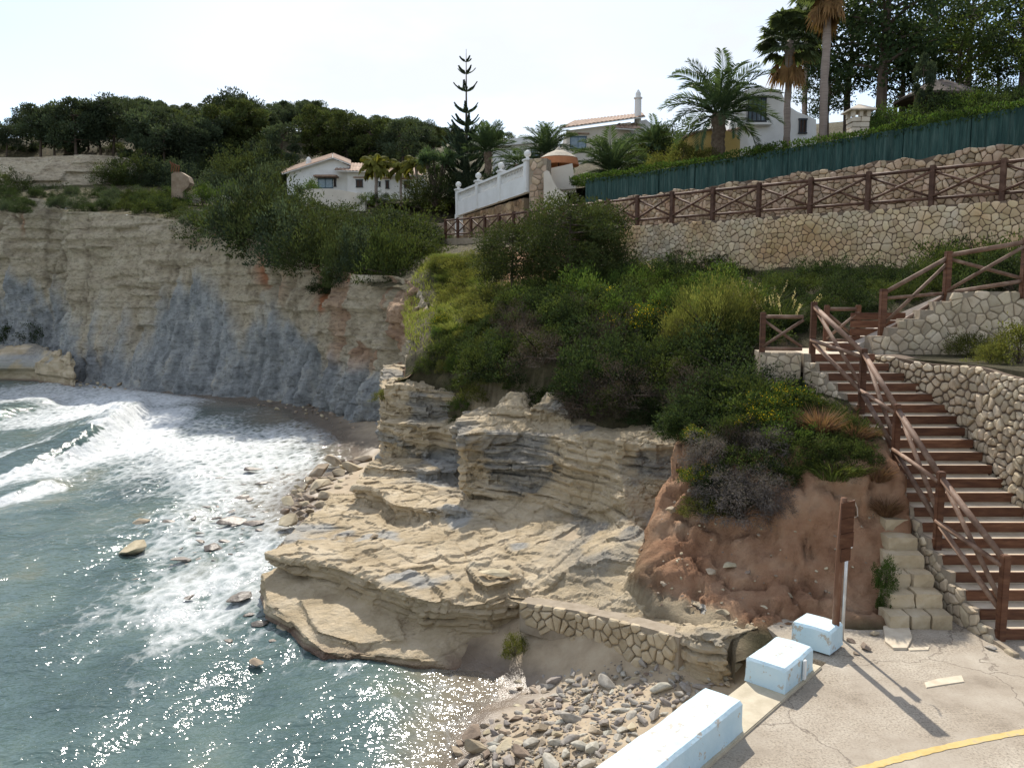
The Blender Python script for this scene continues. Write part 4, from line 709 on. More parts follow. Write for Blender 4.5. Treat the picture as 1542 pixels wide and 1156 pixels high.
# ---- main stairs
RISE, RUN, X0, Y0 = .165, .271, 6.28, 10.24
ZB = EYE[2] - 4.44 + .0                # top of lowest measured step
stp = lambda i: (Y0 + i * RUN, ZB + i * RISE)
xr = [8.6, 8.5, 8.4, 8.3, 8.2, 8.15, 8.05, 7.95, 7.9, 7.88, 7.86, 7.85, 7.84, 7.84, 7.86, 7.85, 7.72, 7.55, 7.4, 7.22, 7.06]
xl = [6.5, 6.45, 6.4, 6.38, 6.34, 6.32, 6.3, 6.3, 6.29, 6.29, 6.28, 6.28, 6.28, 6.28, 6.28, 6.28, 6.2, 6.12, 6.03, 5.95, 5.86]
st = thing('timber_stairs', 'long flight of stairs with dark timber risers and pale treads', 'stairs', (6.3, Y0, 0))
TREAD = mat('pale_tread', [(.3, (.48, .39, .29)), (.5, (.59, .49, .37)), (.72, (.66, .57, .45))], scale=4, bump=.5, bdist=.01, bscale=45)
for i in range(21):
    y_, z_ = stp(i)
    MB().box(((xl[i] + xr[i]) / 2 + .03, y_ + .025, z_ - RISE / 2 + .008), (xr[i] - xl[i] + .12, .05, RISE - .02), 0).build('riser_timber', TIMBER, st, rnd=random.Random(i).random(), bevel=.008)
    dpt = RUN if i < 20 else 1.75
    MB().box(((xl[i] + xr[i]) / 2, y_ + .05 + dpt / 2, z_ - .2), (xr[i] - xl[i] + .1, dpt + .05, .4 - .012)).build('tread', TREAD, st, bevel=.01)
for k, (xa, xb, ya, z_) in enumerate(((6.55, 7.12, 16.55, stp(20)[1] + .165),)):
    MB().box(((xa + xb) / 2, ya, z_ - .08), (xb - xa, .12, .15)).build('riser_timber', TIMBER, st, bevel=.008); MB().box(((xa + xb) / 2, ya + .5, z_ - .1), (xb - xa, .9, .18)).build('tread', TREAD, st)
# side walls of the stairs
def sz(s): i = int(math.floor((s - (Y0 - 9.75)) / RUN)); return .02 if i < 0 else ZB + min(i, 20) * RISE + .015
def xwall(y): return float(np.interp(y, [9.5] + [stp(i)[0] for i in range(21)], [6.43] + [x - .09 for x in xl]))
lw = [(xwall(y) , y) for y in np.linspace(9.75, 15.72, 24)]
lw2 = [(x - 0, y) for x, y in lw]
stone_wall('stair_side_wall', 'stepped cream stone wall carrying the left side of the timber stairs', 'stone wall', lw2, lambda s: max(.06, sz(s)), lambda s: -.05, .13, 11, WALLSTONE, thick=.07, flip=True, bulge=.03, step=True)
stone_wall('landing_wall', 'short white stone wall under the railing of the stair landing', 'stone wall', [(4.95, 15.85), (5.72, 15.72)], lambda s: stp(20)[1] + .02, lambda s: 2.1, .12, 12, WALLSTONE, thick=.9, bulge=.02)
# right-hand curved retaining wall
rw = [(7.12, 16.05), (7.35, 15.45), (7.62, 14.9), (7.9, 14.35), (8.0, 13.7), (8.0, 13.0), (8.02, 12.3), (8.12, 11.6), (8.35, 10.9), (8.7, 10.1), (9.0, 9.4)]
def zrw(s): return 3.42 + .03 * math.sin(s * 3) - .02 * s
cumr = np.r_[0, np.cumsum(np.linalg.norm(np.diff(np.array(rw), axis=0), axis=1))]
def zrb(s): y_ = np.interp(s, cumr, [p[1] for p in rw]); return float(max(0, ZB + (y_ - Y0) / RUN * RISE - .25)) if y_ < 15.7 else 3.1
stone_wall('curved_retaining_wall', 'curved dry stone retaining wall rising beside the right of the timber stairs', 'stone wall', rw, zrw, zrb, .14, 13, WALLSTONE, DARKJOINT, thick=.5, bulge=.05, gap=.014, asp=1.05, flip=False)
# stepped wall of the upper flight
uw0 = W(1313, 540, Y=16.35)
def zuw(s): i = int(s / .315); return 3.78 + min(i, 5) * .178 if s < 1.9 else 4.69
stone_wall('upper_stepped_wall', 'cream stone wall stepping up beside the second flight of stairs', 'stone wall', [(7.38, 16.35), (9.3, 16.3), (11.0, 16.0), (13, 15.3)], zuw, lambda s: 3.2, .15, 14, WALLSTONE, MORTAR, thick=.35, bulge=.03, asp=1.25, step=True)
tag(MB().prism([(7.2, 16.3), (7.5, 15.3), (8.05, 14.3), (8.15, 12), (8.9, 9.8), (14, 9.0), (14, 15.5), (9.3, 16.25)], 2.6, 3.40).build('planting_bed', GM), 'soil bed behind the curved stone wall', kind='structure')
tag(MB().prism([(7.1, 16.72), (9.4, 16.66), (13.2, 15.7), (14, 17), (9.6, 18.0), (7.1, 17.9)], 2.6, [3.5, 4.6, 4.7, 4.7, 4.6, 3.5]).build('upper_stair_ramp', CONC), 'second flight of the stairs behind the stepped wall', kind='structure')
# ---- railings of the stairs
def stair_railing():
    r = thing('stair_railing', 'brown log railing with crossed braces running down the timber stairs', 'railing', (6.3, Y0, 0))
    pp = []
    for i in (0, 5, 10, 15, 20): y_, z_ = stp(i); pp.append(np.array([xl[i] + .06, y_ + .03, z_ - .1]))
    for p in pp: post(r, p, 1.12, .105)
    for a, b in zip(pp[:-1], pp[1:]): fence_bay(r, a + [0, 0, .08], b + [0, 0, .08], 1.04, r=.042, lowz=.25)
stair_railing()
r = thing('landing_railing', 'short brown log railing on the white wall of the stair landing', 'railing', (5.0, 15.9, 3.46))
pa, pb = np.array([5.02, 15.98, 3.42]), np.array([5.78, 15.86, 3.42]); post(r, pa, .85, .10)
fence_bay(r, pa, pb, .85, r=.036, lowz=.12)
r = thing('upper_stair_railing', 'dark brown log railing climbing beside the second flight of stairs', 'railing', (7.5, 16.6, 3.6))
up_ = [W(1327, 512, Y=16.62), W(1424, 456, Y=16.62), W(1541, 438, Y=16.1)]; hh_ = [1.06, 1.06, 1.06]
for p in up_: post(r, p, 1.06, .125, rz=.05)
a, b = up_[0], up_[1]
for (z1_, z2_, rr) in ((.97, .93, .045), (.12, .16, .04)): MB().tube([a + [0, 0, z1_], b + [0, 0, z2_]], rr, 8).build('rail', RAIL, r, smooth=True)
MB().tube([a + [0, 0, .3], b + [0, 0, .82]], .035, 8).build('brace', RAIL, r, smooth=True); MB().tube([a + [0, 0, .86], b + [0, 0, .2]], .035, 8).build('brace', RAIL, r, smooth=True)
fence_bay(r, up_[1], up_[2], 1.06, r=.045, lowz=.2)
r = thing('back_landing_railing', 'dark log railing at the back of the stair landing', 'railing', (6.5, 17.3, 3.5))
qa, qb = W(1243, 515, Y=17.2), W(1290, 517, Y=17.2); qa[2] = qb[2] = 3.48
post(r, qa, .92, .10); post(r, qb, .92, .10); fence_bay(r, qa, qb, .92, r=.036)
r = thing('plank_screen', 'low wall of dark horizontal planks behind the stair landing', 'plank wall', (7.3, 17.1, 3.4))
for k in range(5): MB().box((7.85, 17.15, 3.48 + .17 * k), (1.15, .05, .15), -.03).build('plank', TIMBER, r, rnd=.2 * k, bevel=.006)
# ---- rough little stone steps
BIGSTONE = mat('step_stone', [(.3, (.33, .255, .16)), (.5, (.45, .365, .245)), (.72, (.53, .45, .33))], scale=2.5, bump=.7, bdist=.02, bscale=14, rnd=.15)
r = thing('rough_stone_steps', 'narrow steps of rough cut cream stone between the red bank and the stair wall', 'stone steps', (5.5, 10.7, 0))
for i in range(6):
    y_ = W(1390, [942, 905, 880, 853, 826, 800][i], z=.0 + .20 * i)[1] ; y_ = 10.62 + .26 * i; zb_, zt_ = .2 * i - .05, .2 * i + .2
    xa = [5.22, 5.34, 5.45, 5.55, 5.64, 5.72][i]; xb = 6.12; nb_ = [3, 2, 2, 1, 1, 1][i]; cuts = np.linspace(xa, xb, nb_ + 1)
    for k in range(nb_):
        g_ = random.Random(100 + i * 5 + k); c0, c1 = cuts[k] + .006, cuts[k + 1] - .006
        mb = MB().box(((c0 + c1) / 2, y_ + .17 + g_.uniform(-.02, .02), (zb_ + zt_) / 2 + g_.uniform(-.012, .012)), (c1 - c0, .36, zt_ - zb_), g_.uniform(-.04, .04)); o = mb.build('step_stone', BIGSTONE, r, rnd=g_.random())
        bm = bmesh.new(); bm.from_mesh(o.data); bmesh.ops.subdivide_edges(bm, edges=bm.edges[:], cuts=2, use_grid_fill=True); bmesh.ops.smooth_vert(bm, verts=bm.verts[:], factor=.35, use_axis_x=True, use_axis_y=True, use_axis_z=True)
        for v_ in bm.verts: v_.co += Vector((g_.uniform(-1, 1), g_.uniform(-1, 1), g_.uniform(-1, 1))) * .01
        bm.to_mesh(o.data); bm.free(); o.data.attributes['rnd'].data.foreach_set('value', np.full(len(o.data.vertices), g_.random(), np.float32)) if 'rnd' in o.data.attributes else None
# ---- path, main wall, upper wall, fence
def offset(line, o):
    L_ = np.array(line, float); t = np.gradient(L_, axis=0); t /= np.linalg.norm(t, axis=1, keepdims=True); return L_ + np.c_[t[:, 1], -t[:, 0]] * o
PL = catmull(np.c_[np.array(PATH), [7.12, 7.15, 7.28, 7.75, 8.1, 8.2]], 60); plan = PL[:, :2]
inland = offset(plan, 1.9); sea_ = offset(plan, -.22)
V = np.r_[np.c_[offset(plan, -.1), PL[:, 2] - .04], np.c_[offset(plan, 2.2), PL[:, 2] - .02]]
V = np.r_[V, V[:60] - [0, 0, 2.6]]
tag(mk('path', V, [(i, i + 1, 61 + i, 60 + i) for i in range(59)] + [(i, 120 + i, 121 + i, i + 1) for i in range(59)], SAND), 'upper walkway behind the log fence', kind='structure')
def sub(line, a, b): return [tuple(p) for p in line[a:b]]
cs = lambda L_: np.r_[0, np.cumsum(np.linalg.norm(np.diff(np.array(L_), axis=0), axis=1))]
mw = sub(sea_, 4, 30); mc = cs(mw); mz = PL[4:30, 2]
stone_wall('main_retaining_wall', 'long pale stone retaining wall under the log fence of the walkway', 'stone wall', mw, lambda s: float(np.interp(s, mc, mz)), lambda s: float(np.interp(s, mc, np.linspace(4.5, 5.6, len(mz)))), .165, 21, WALLWARM, DARKJOINT, thick=.4, gap=.005, bulge=.035, asp=1.1, flip=True)
uwl = sub(inland, 2, 36); uc = cs(uwl)
upz = np.interp(np.linspace(0, 1, len(uwl)), [0, .3, .62, .8, 1], [9.3, 8.98, 8.72, 8.85, 9.1])
stone_wall('upper_rubble_wall', 'brown rubble stone wall between the walkway and the green screen', 'stone wall', uwl, lambda s: float(np.interp(s, uc, upz)) + .05 * math.sin(s * 2.3) + .03 * math.sin(s * 7.1), lambda s: float(np.interp(s, uc, PL[2:36, 2])) - .1,   .165, 22, RUBBLE, DARKJOINT, thick=.5, gap=.004, bulge=.085, asp=1.35, flip=True)
bwl = sub(inland, 36, 56); bc = cs(bwl)
stone_wall('balustrade_base_wall', 'pinkish stone wall beneath the white balustrade', 'stone wall', bwl, lambda s: float(np.interp(s, bc, np.linspace(9.9, 9.45, len(bwl)))), lambda s: float(np.interp(s, bc, PL[36:56, 2])) - .1, .26, 23, RUBBLE, MORTAR, thick=.5, gap=.01, bulge=.04, asp=1.2, flip=True, limit=120)
# log fence of the walkway
fc = cs(plan); r = thing('walkway_log_fence', 'dark brown log fence with crossed braces along the upper walkway', 'fence', (13.47, 22.06, 7.1))
s0_ = float(fc[np.argmin(np.hypot(plan[:, 0] - 13.47, plan[:, 1] - 22.06))]); posts = []
for k in range(-2, 19):
    s = s0_ + 1.8 * k
    if s < 0 or s > fc[-1]: continue
    posts.append(np.array([np.interp(s, fc, plan[:, 0]), np.interp(s, fc, plan[:, 1]), np.interp(s, fc, PL[:, 2]) + .02]))
for p in posts: post(r, p, 1.14, .14, rz=.8, m=DARKRAIL)
for a, b in zip(posts[:-1], posts[1:]): fence_bay(r, a, b, 1.12, r=.046, lowz=.2, m=DARKRAIL)
# ---- low beach wall
def zl(px): return float(np.interp(px, [785, 870, 960, 1040, 1090], [-.42, -.33, -.2, -.06, .0]))
lwp = [(785, 902), (830, 908), (870, 914), (915, 924), (960, 935), (1000, 946), (1022, 953)]
ll = [tuple(W(x, y, z=zl(x))[:2] + np.array([-.03, -.16])) for x, y in lwp]; lc = cs(ll)
stone_wall('beach_wall', 'low wall of rounded rubble stones above the pebble beach', 'stone wall', ll, lambda s: float(np.interp(s, lc, [zl(x) + .02 for x, y in lwp])), lambda s: float(np.interp(s, lc, [zl(x) - h_ for (x, y), h_ in zip(lwp, (.34, .4, .46, .52, .56, .56, .55))])), .15, 31, BIGSTONE, MORTAR, thick=.3, gap=.005, bulge=.05, asp=1.0)
# ------------------------------------------------------------------ loose rocks
BOULD = mat('boulder_stone', [(.3, (.22, .175, .125)), (.5, (.36, .29, .205)), (.72, (.47, .40, .30))], scale=2.2, bump=.7, bdist=.03, bscale=9, orand=.3, hue=.02)
PEB = mat('pebble_stone', [(.3, (.24, .215, .18)), (.5, (.33, .30, .26)), (.72, (.42, .38, .32))], scale=3, bump=.35, bdist=.01, bscale=18, orand=.3, hue=.03, obj=True)
DARKROCK = mat('wet_boulder', [(.3, (.05, .04, .032)), (.5, (.11, .085, .065)), (.72, (.22, .17, .125))], scale=2.5, bump=.7, bdist=.03, bscale=9, orand=.25, rough=.45, spec=.45)
def rockmesh(name, seed, m, flat=.6, npts=16, bev=.09, angular=True, tex=.0):
    g = np.random.default_rng(seed); P = g.normal(size=(npts, 3)); P /= np.linalg.norm(P, axis=1, keepdims=True); P *= g.uniform(.75, 1.0, (npts, 1)); P *= [1, g.uniform(.6, .9), flat * g.uniform(.8, 1.2)]
    bm = bmesh.new(); [bm.verts.new(p) for p in P]; bmesh.ops.convex_hull(bm, input=bm.verts[:])
    bmesh.ops.delete(bm, geom=[v for v in bm.verts if not v.link_faces], context='VERTS'); bmesh.ops.dissolve_limit(bm, angle_limit=.25, verts=bm.verts[:], edges=bm.edges[:])
    bmesh.ops.bevel(bm, geom=bm.edges[:], offset=bev, segments=2, profile=.6, affect='EDGES', clamp_overlap=True)
    me = bpy.data.meshes.new(name); bm.to_mesh(me); bm.free(); me.materials.append(m); me.polygons.foreach_set('use_smooth', np.full(len(me.polygons), not angular)); return me
BM = [rockmesh('boulder', 50 + i, BOULD, flat=.62, npts=15, bev=.07) for i in range(7)]; DM = [rockmesh('boulder', 80 + i, DARKROCK, flat=.42, npts=14, bev=.07) for i in range(4)]
PM = [rockmesh('pebble', 120 + i, PEB, flat=.5, npts=18, bev=.12, angular=False) for i in range(8)]
PMB = [rockmesh('pebble', 140 + i, BOULD, flat=.55, npts=14, bev=.08) for i in range(5)]
rg = random.Random(7)
def rock(me, name, p, size, label, cat, group, sink=.25, tilt=.3):
    o = link(name, me); o.location = (p[0], p[1], p[2] + size[2] * .5 * (1 - 2 * sink) if hasattr(size, '__len__') else p[2] + size * .4 * (1 - 2 * sink)); o.rotation_euler = (rg.uniform(-tilt, tilt), rg.uniform(-tilt, tilt), rg.uniform(0, 6.28))
    o.scale = size if hasattr(size, '__len__') else (size, size, size); return tag(o, label, cat, group)
bedz = lambda p: float(bed(np.array([p[0]]), np.array([p[1]]))[0])
# single boulders standing in the water: pixel, half width in pixels
for (x, y, w_, lb, dark) in ((213, 790, 20, 'rounded pale boulder standing in the surf beside a flat one', 0), (254, 787, 18, 'low flat boulder awash beside the rounded pale one', 1), (203, 828, 34, 'broad pointed boulder with a pale top lying in the surf', 0), (312, 764, 14, 'small flat boulder among the foam streaks', 1), (303, 739, 7, None, 1), (385, 998, 17, 'blocky brown boulder alone in the glittering shallows', 0), (362, 900, 30, 'dark overhanging slab against the corner of the rock shelf', 1), (430, 945, 24, 'pale wet boulder under the undercut shelf', 0), (392, 940, 22, 'flat dark boulder under the undercut shelf', 1), (345, 965, 11, None, 1), (285, 900, 13, None, 1), (350, 785, 30, None, 1), (385, 788, 24, None, 1), (320, 826, 26, None, 1), (275, 843, 22, None, 1), (300, 803, 10, None, 1), (345, 745, 12, None, 1), (365, 750, 18, None, 1), (330, 720, 9, None, 1), (395, 728, 14, None, 1), (205, 872, 10, None, 1), (375, 925, 12, None, 1), (410, 965, 10, None, 1), (270, 978, 9, None, 1)):
    p = W(x, y, z=SEA - .02); s_ = w_ / FPX * p[1]
    rock(rg.choice(DM if dark else BM), 'boulder', p, (s_, s_ * .8, s_ * (.35 if dark else .62)), lb or 'dark low boulder half covered by the surf', 'boulder', None if lb else 'wet boulders awash in the surf', sink=.3, tilt=.15)
surf = [(290, 715), (400, 705), (440, 700), (430, 790), (390, 800), (330, 850), (255, 850), (290, 790)]; done = []
for k in range(400):
    x, y = rg.uniform(250, 440), rg.uniform(700, 850); w_ = rg.choice([4, 5, 6, 8, 10, 13, 17])
    if len(done) >= 60 or not inpoly(np.array(x), np.array(y), surf) or any((x - a) ** 2 / 2 + (y - b) ** 2 < (w_ + c) ** 2 for a, b, c in done): continue
    done.append((x, y, w_)); p = W(x, y, z=SEA - .02); s_ = w_ / FPX * p[1]; big = w_ >= 8
    rock(rg.choice(DM), 'boulder', p, (s_ * 1.3, s_ * .8, s_ * .45), 'flat dark rock washed by foam near the boulder heap' if big else 'small dark rock washed by foam near the boulder heap', 'boulder', 'larger rocks in the foam' if big else 'small rocks in the foam', sink=.25, tilt=.15)
# boulder heap along the left of the promontory
hp = [(x, y) for x, y in ((430, 790), (520, 745), (535, 705), (548, 690), (505, 690), (470, 712), (440, 735), (425, 760), (432, 780))]; n = 0; done = []
for k in range(4000):
    x, y = rg.uniform(425, 560), rg.uniform(680, 800)
    if not inpoly(np.array(x), np.array(y), hp): continue
    w_ = rg.choice([8, 10, 12, 15, 18, 22]); 
    if any((x - a) ** 2 / 1.4 + (y - b) ** 2 * 1.6 < (.45 * (w_ + c)) ** 2 for a, b, c in done): continue
    done.append((x, y, w_)); p = W(x, y + w_ * .3, z=max(SEA, -1.25)); s_ = w_ / FPX * p[1] * 1.15
    rock(rg.choice(BM), 'boulder', (p[0], p[1], -1.3), (s_, s_ * .85, s_ * .75), 'angular brown boulder in the heap beside the rock promontory', 'boulder', 'boulder heap on the left of the promontory', sink=.1, tilt=.5)
    n += 1
    if n > 75: break
# rubble at the cliff foot
done = []
for k in range(260):
    x = rg.choice([rg.uniform(110, 190), rg.uniform(380, 570), rg.uniform(420, 570)]); yb = np.interp(x, [110, 190, 380, 440, 500, 540, 570], [574, 580, 600, 606, 618, 640, 662]); y = yb + rg.uniform(-2, 14 if x > 300 else 8); w_ = rg.choice([3.5, 4, 5, 6, 8])
    if any((x - a) ** 2 + (y - b) ** 2 * 3 < (.8 * (w_ + c)) ** 2 for a, b, c in done): continue
    done.append((x, y, w_)); p = W(x, y, z=-1.3); s_ = w_ / FPX * p[1]
    rock(rg.choice(BM), 'boulder', p, (s_, s_ * .8, s_ * .7), 'small fallen block along the foot of the cliff', 'boulder', 'fallen blocks at the cliff foot', sink=.2)
# pebble beach
beachp = [(1100, 985), (1112, 1025), (1085, 1034), (1052, 1044), (985, 1088), (920, 1135), (898, 1156), (690, 1156), (690, 1120), (740, 1090), (800, 1055), (760, 1040), (800, 1020), (870, 1012), (940, 1005), (1030, 992)]; done = []; n = 0
for k in range(30000):
    x, y = rg.uniform(680, 1110), rg.uniform(980, 1156)
    if not inpoly(np.array(x), np.array(y), beachp): continue
    dens = 1 if x > 850 else .45
    if rg.random() > dens: continue
    w_ = rg.choice([8, 9, 10, 11, 13, 15, 18, 21]) * (1 + .35 * (y - 1000) / 150)
    if any((x - a) ** 2 + ((y - b) * 1.5) ** 2 < (.47 * (w_ + c)) ** 2 for a, b, c in done): continue
    done.append((x, y, w_)); p = ground(x, y, lambda a, b: np.maximum(bed(a, b), -1.4), 6.0, 20.0); s_ = w_ / FPX * p[1]
    warm = rg.random() < .2 or (x < 830 and rg.random() < .5)
    rock(rg.choice(PMB if warm else PM), 'beach_stone', p, (s_ * 1.1, s_ * rg.uniform(.6, .9), s_ * rg.uniform(.6, .85)), 'angular tan stone lying on the pebble beach' if warm else 'smooth grey stone lying on the pebble beach', 'stone', 'tan stones of the pebble beach' if warm else 'grey stones of the pebble beach', sink=.12, tilt=.35); n += 1
    if n >= 290: break
# gravel between them, uncountable
V = []; F = []; base = [np.array([v.co for v in m.vertices]) for m in PM[:3]]; bf = [[tuple(p.vertices) for p in m.polygons] for m in PM[:3]]
ico = bmesh.new(); bmesh.ops.create_icosphere(ico, subdivisions=1, radius=1); iv = np.array([v.co for v in ico.verts]); jf = np.array([[v.index for v in f.verts] for f in ico.faces]); ico.free()
cnt = 0; VV = []; FF = []; rr_ = []
while cnt < 1500:
    x, y = rg.uniform(690, 1112), rg.uniform(978, 1156)
    if not inpoly(np.array(x), np.array(y), beachp): continue
    d_ = 6.0 * 1200 / (y - 445); p = W(x, y, z=-.95); p[2] = bedz(p); s_ = rg.uniform(.01, .026); a_ = rg.uniform(0, 6.28); m_ = np.array(Matrix.Rotation(a_, 3, 'Z'))
    VV.append((iv * [s_ * 1.2, s_ * .8, s_ * .6]) @ m_.T + p + [0, 0, s_ * .2]); FF.append(jf + 12 * cnt); rr_ += [rg.random()] * 12; cnt += 1
GRAV = mat('gravel', [(.3, (.16, .135, .11)), (.5, (.27, .235, .19)), (.7, (.40, .35, .29))], scale=14, bump=.2, rnd=.4)
tag(mk('gravel', np.concatenate(VV), np.concatenate(FF), GRAV, smooth=True, rnd=np.array(rr_)), 'fine gravel between the beach stones', kind='stuff')
# stones around the paving and in the red bank
for (x, y, w_, lb, me, sk) in ((1303, 976, 17, 'pale angular rock lying beside the sign post', BM[1], .1), (1318, 956, 11, 'small pale rock next to the stone slab', BM[2], .1), (1281, 966, 11, 'low rubble lump at the foot of the red bank', BM[3], .2), (1492, 977, 11, 'white rounded stone at the foot of the stair wall', PM[2], .1), (1290, 985, 8, 'little flat rock on the paving edge by the sign post', BM[4], .2), (1250, 972, 9, 'half buried lump of rubble beside the sign post', BM[5], .3)):
    p = W(x, y, z=0); s_ = w_ / FPX * p[1]; rock(me, 'loose_stone', p, (s_, s_ * .75, s_ * .6), lb, 'stone', None, sink=sk, tilt=.2)
for (x, y, w_, lb) in ((1098, 855, 17, 'large rock embedded in the red earth bank'), (1070, 862, 13, 'grey rock half sunk beside the large one in the red bank'), (1125, 862, 12, 'small block on the red bank right of the large rock'), (1183, 900, 20, 'tilted boulder resting low on the red bank'), (1088, 925, 17, 'brown boulder at the foot of the red bank above the walkway'), (1150, 915, 8, 'small stone near the foot of the red bank'), (1025, 625, 13, 'white rock lying among the dark scrub'), (1000, 880, 9, 'flat stone at the edge of the walkway'), (1010, 770, 14, 'rounded block on the rim of the red bank')):
    p = ground(x, y); s_ = w_ / FPX * p[1]; rock(rg.choice(BM), 'embedded_rock', p, (s_, s_ * .8, s_ * .65), lb, 'rock', None, sink=.25, tilt=.3)
for k in range(170):
    x, y = rg.uniform(960, 1330), rg.uniform(720, 945); p = ground(x, y)
    if p[1] > 13.2 or p[0] > 6 or p[0] < 1.8: continue
    s_ = rg.uniform(.015, .05); rock(rg.choice(PMB), 'bank_stone', p, s_, 'small pale stone sticking out of the red earth bank', 'stone', 'small stones in the red bank', sink=.2)
# big perched stone and wedge blocks on the shelf
for (x, y, z_, w_, lb) in ((563, 812, -.45, 12, 'rounded block perched on the sloping rock shelf'), (745, 868, -.3, 36, 'rectangular slab block lying on the rock shelf'), (655, 700, .1, 14, 'loose slab on the upper ledge')):
    p = W(x, y, z=z_); s_ = w_ / FPX * p[1]; rock(BM[5], 'shelf_block', p, (s_, s_ * .55, s_ * (.8 if w_ < 14 else .35)), lb, 'rock', None, sink=.1, tilt=.1)

# ------------------------------------------------------------------ houses and garden walls
LIME = mat('white_render', [(.3, (.66, .65, .62)), (.6, (.76, .755, .73)), (.8, (.80, .80, .78))], scale=1.1, bump=.25, bdist=.02, bscale=12)
CREAM = mat('cream_render', [(.3, (.60, .54, .45)), (.7, (.70, .64, .55))], scale=1.3, bump=.25, bdist=.02, bscale=12)
OCHRE = mat('ochre_render', [(.3, (.52, .36, .12)), (.7, (.62, .46, .18))], scale=1.5, bump=.25, bdist=.02, bscale=12)
TILE = mat('roof_tile', [(.3, (.24, .14, .095)), (.5, (.34, .23, .165)), (.72, (.45, .35, .27))], scale=3, bump=.4, bdist=.03, bscale=10, rnd=.3)
DARKF = mat('dark_frame', [(.4, (.025, .03, .035)), (.6, (.04, .045, .05))], bump=0, rough=.4)
BLUEF = mat('blue_frame', [(.4, (.05, .10, .14)), (.6, (.07, .13, .17))], bump=0, rough=.4)
GLASS = mat('window_glass', [(.4, (.10, .16, .20)), (.6, (.16, .22, .26))], bump=0, rough=.06, spec=.8)
SHUT = mat('brown_shutter', [(.3, (.05, .028, .02)), (.7, (.085, .05, .035))], bump=.2, stretch=(1, 1, 14), rough=.6)
def facade_poly(pix, Y_, depth, name, m, root):       # outline seen on a wall at distance Y_, carried back by depth
    P = [W(x, y, Y=Y_) for x, y in pix]; Q = [p + [0, depth, 0] for p in P]; n = len(P)
    return mk(name, P + Q, [tuple(range(n)), tuple(range(2 * n - 1, n - 1, -1))] + [(i, i + n, (i + 1) % n + n, (i + 1) % n) for i in range(n)], m, root)
def window(root, x0, y0, x1, y1, Y_, fm, pane, lintel=True, bars=1, rec=.10):
    a = W(x0, y0, Y=Y_); b = W(x1, y1, Y=Y_); w_, h_ = b[0] - a[0], a[2] - b[2]; c = np.array([(a[0] + b[0]) / 2, Y_, (a[2] + b[2]) / 2])
    f = MB(); t = .06
    f.box(c + [0, -.03, h_ / 2], (w_ + 2 * t, .09, t * 1.5)); f.box(c + [0, -.03, -h_ / 2], (w_ + 2 * t, .12, t)); f.box(c + [-w_ / 2, -.03, 0], (t, .085, h_ - .02)); f.box(c + [w_ / 2, -.03, 0], (t, .085, h_ - .02))
    for k in range(bars): f.box(c + [w_ * ((k + 1) / (bars + 1) - .5), -.025, 0], (.05, .05, h_ - .05))
    wo = f.build('window', fm, root); MB().box(c + [0, -.006, 0], (w_, .02, h_)).build('pane', pane, wo)
    if lintel: MB().box(c + [0, -.10, h_ / 2 + .22], (w_ + .5, .2, .09)).build('lintel', TILE, wo, rnd=.5)
    return wo
def tile_roof(root, A, B_, C, D, name='roof', thick=.09, pitch=.3):
    """corrugated tile sheet over the quad A-B (eave) to D-C (ridge)"""
    A, B_, C, D = map(np.array, (A, B_, C, D)); n = max(6, int(np.linalg.norm(B_ - A) / pitch)) * 4; m = max(4, int(np.linalg.norm(D - A) / .4)); V = []; R_ = []
    nr_ = np.cross(B_ - A, D - A); nr_ = nr_ / np.linalg.norm(nr_); nr_ = nr_ if nr_[2] > 0 else -nr_
    for j in range(m + 1):
        for i in range(n + 1):
            u, v_ = i / n, j / m; p = (A * (1 - u) + B_ * u) * (1 - v_) + (D * (1 - u) + C * u) * v_
            V.append(p + nr_ * (thick + .06 * abs(math.sin(math.pi * i / 4)) )); R_.append(_h(np.array(i // 4), np.array(j), np.array(3), 1).item())
    k = len(V); F = [(j * (n + 1) + i, j * (n + 1) + i + 1, (j + 1) * (n + 1) + i + 1, (j + 1) * (n + 1) + i) for j in range(m) for i in range(n)]
    o = mk(name, V, F, TILE, root, rnd=np.array(R_)); q = [A, B_, C, D]; b_ = [p + nr_ * .0 for p in q] + [p + nr_ * (thick - .01) for p in q]
    mk('roof_slab', b_, [(3, 2, 1, 0), (4, 5, 6, 7), (0, 1, 5, 4), (1, 2, 6, 5), (2, 3, 7, 6), (3, 0, 4, 7)], LIME, root); return o
# white house on the left
YH = 75.0; h1 = thing('white_house', 'low white house with brown shutters behind the cliff top scrub', 'house', tuple(W(530, 303, Y=YH)))
facade_poly([(432, 310), (432, 260), (501, 239), (524, 249), (524, 310)], YH, 8, 'wall', LIME, h1)
facade_poly([(523, 312), (523, 257), (568, 259), (568, 312)], YH - .8, 8, 'wall', LIME, h1); facade_poly([(567, 314), (567, 262), (634, 264), (637, 314)], YH - 1.4, 8, 'wall', LIME, h1)
tile_roof(h1, W(425, 263, Y=YH - .5), W(425, 257, Y=YH + 8.3), W(501, 232.5, Y=YH + 8.3), W(501, 238.5, Y=YH - .5)); tile_roof(h1, W(501, 238.5, Y=YH - .5), W(501, 232, Y=YH + 8.3), W(528, 243, Y=YH + 8.3), W(528, 249, Y=YH - .5))
tile_roof(h1, W(503, 258, Y=YH - 1.5), W(566, 260, Y=YH - 1.5), W(566, 248, Y=YH + 4), W(510, 247, Y=YH + 4)); tile_roof(h1, W(565, 264, Y=YH - 2), W(640, 266, Y=YH - 2), W(632, 254, Y=YH + 4), W(572, 253, Y=YH + 4))
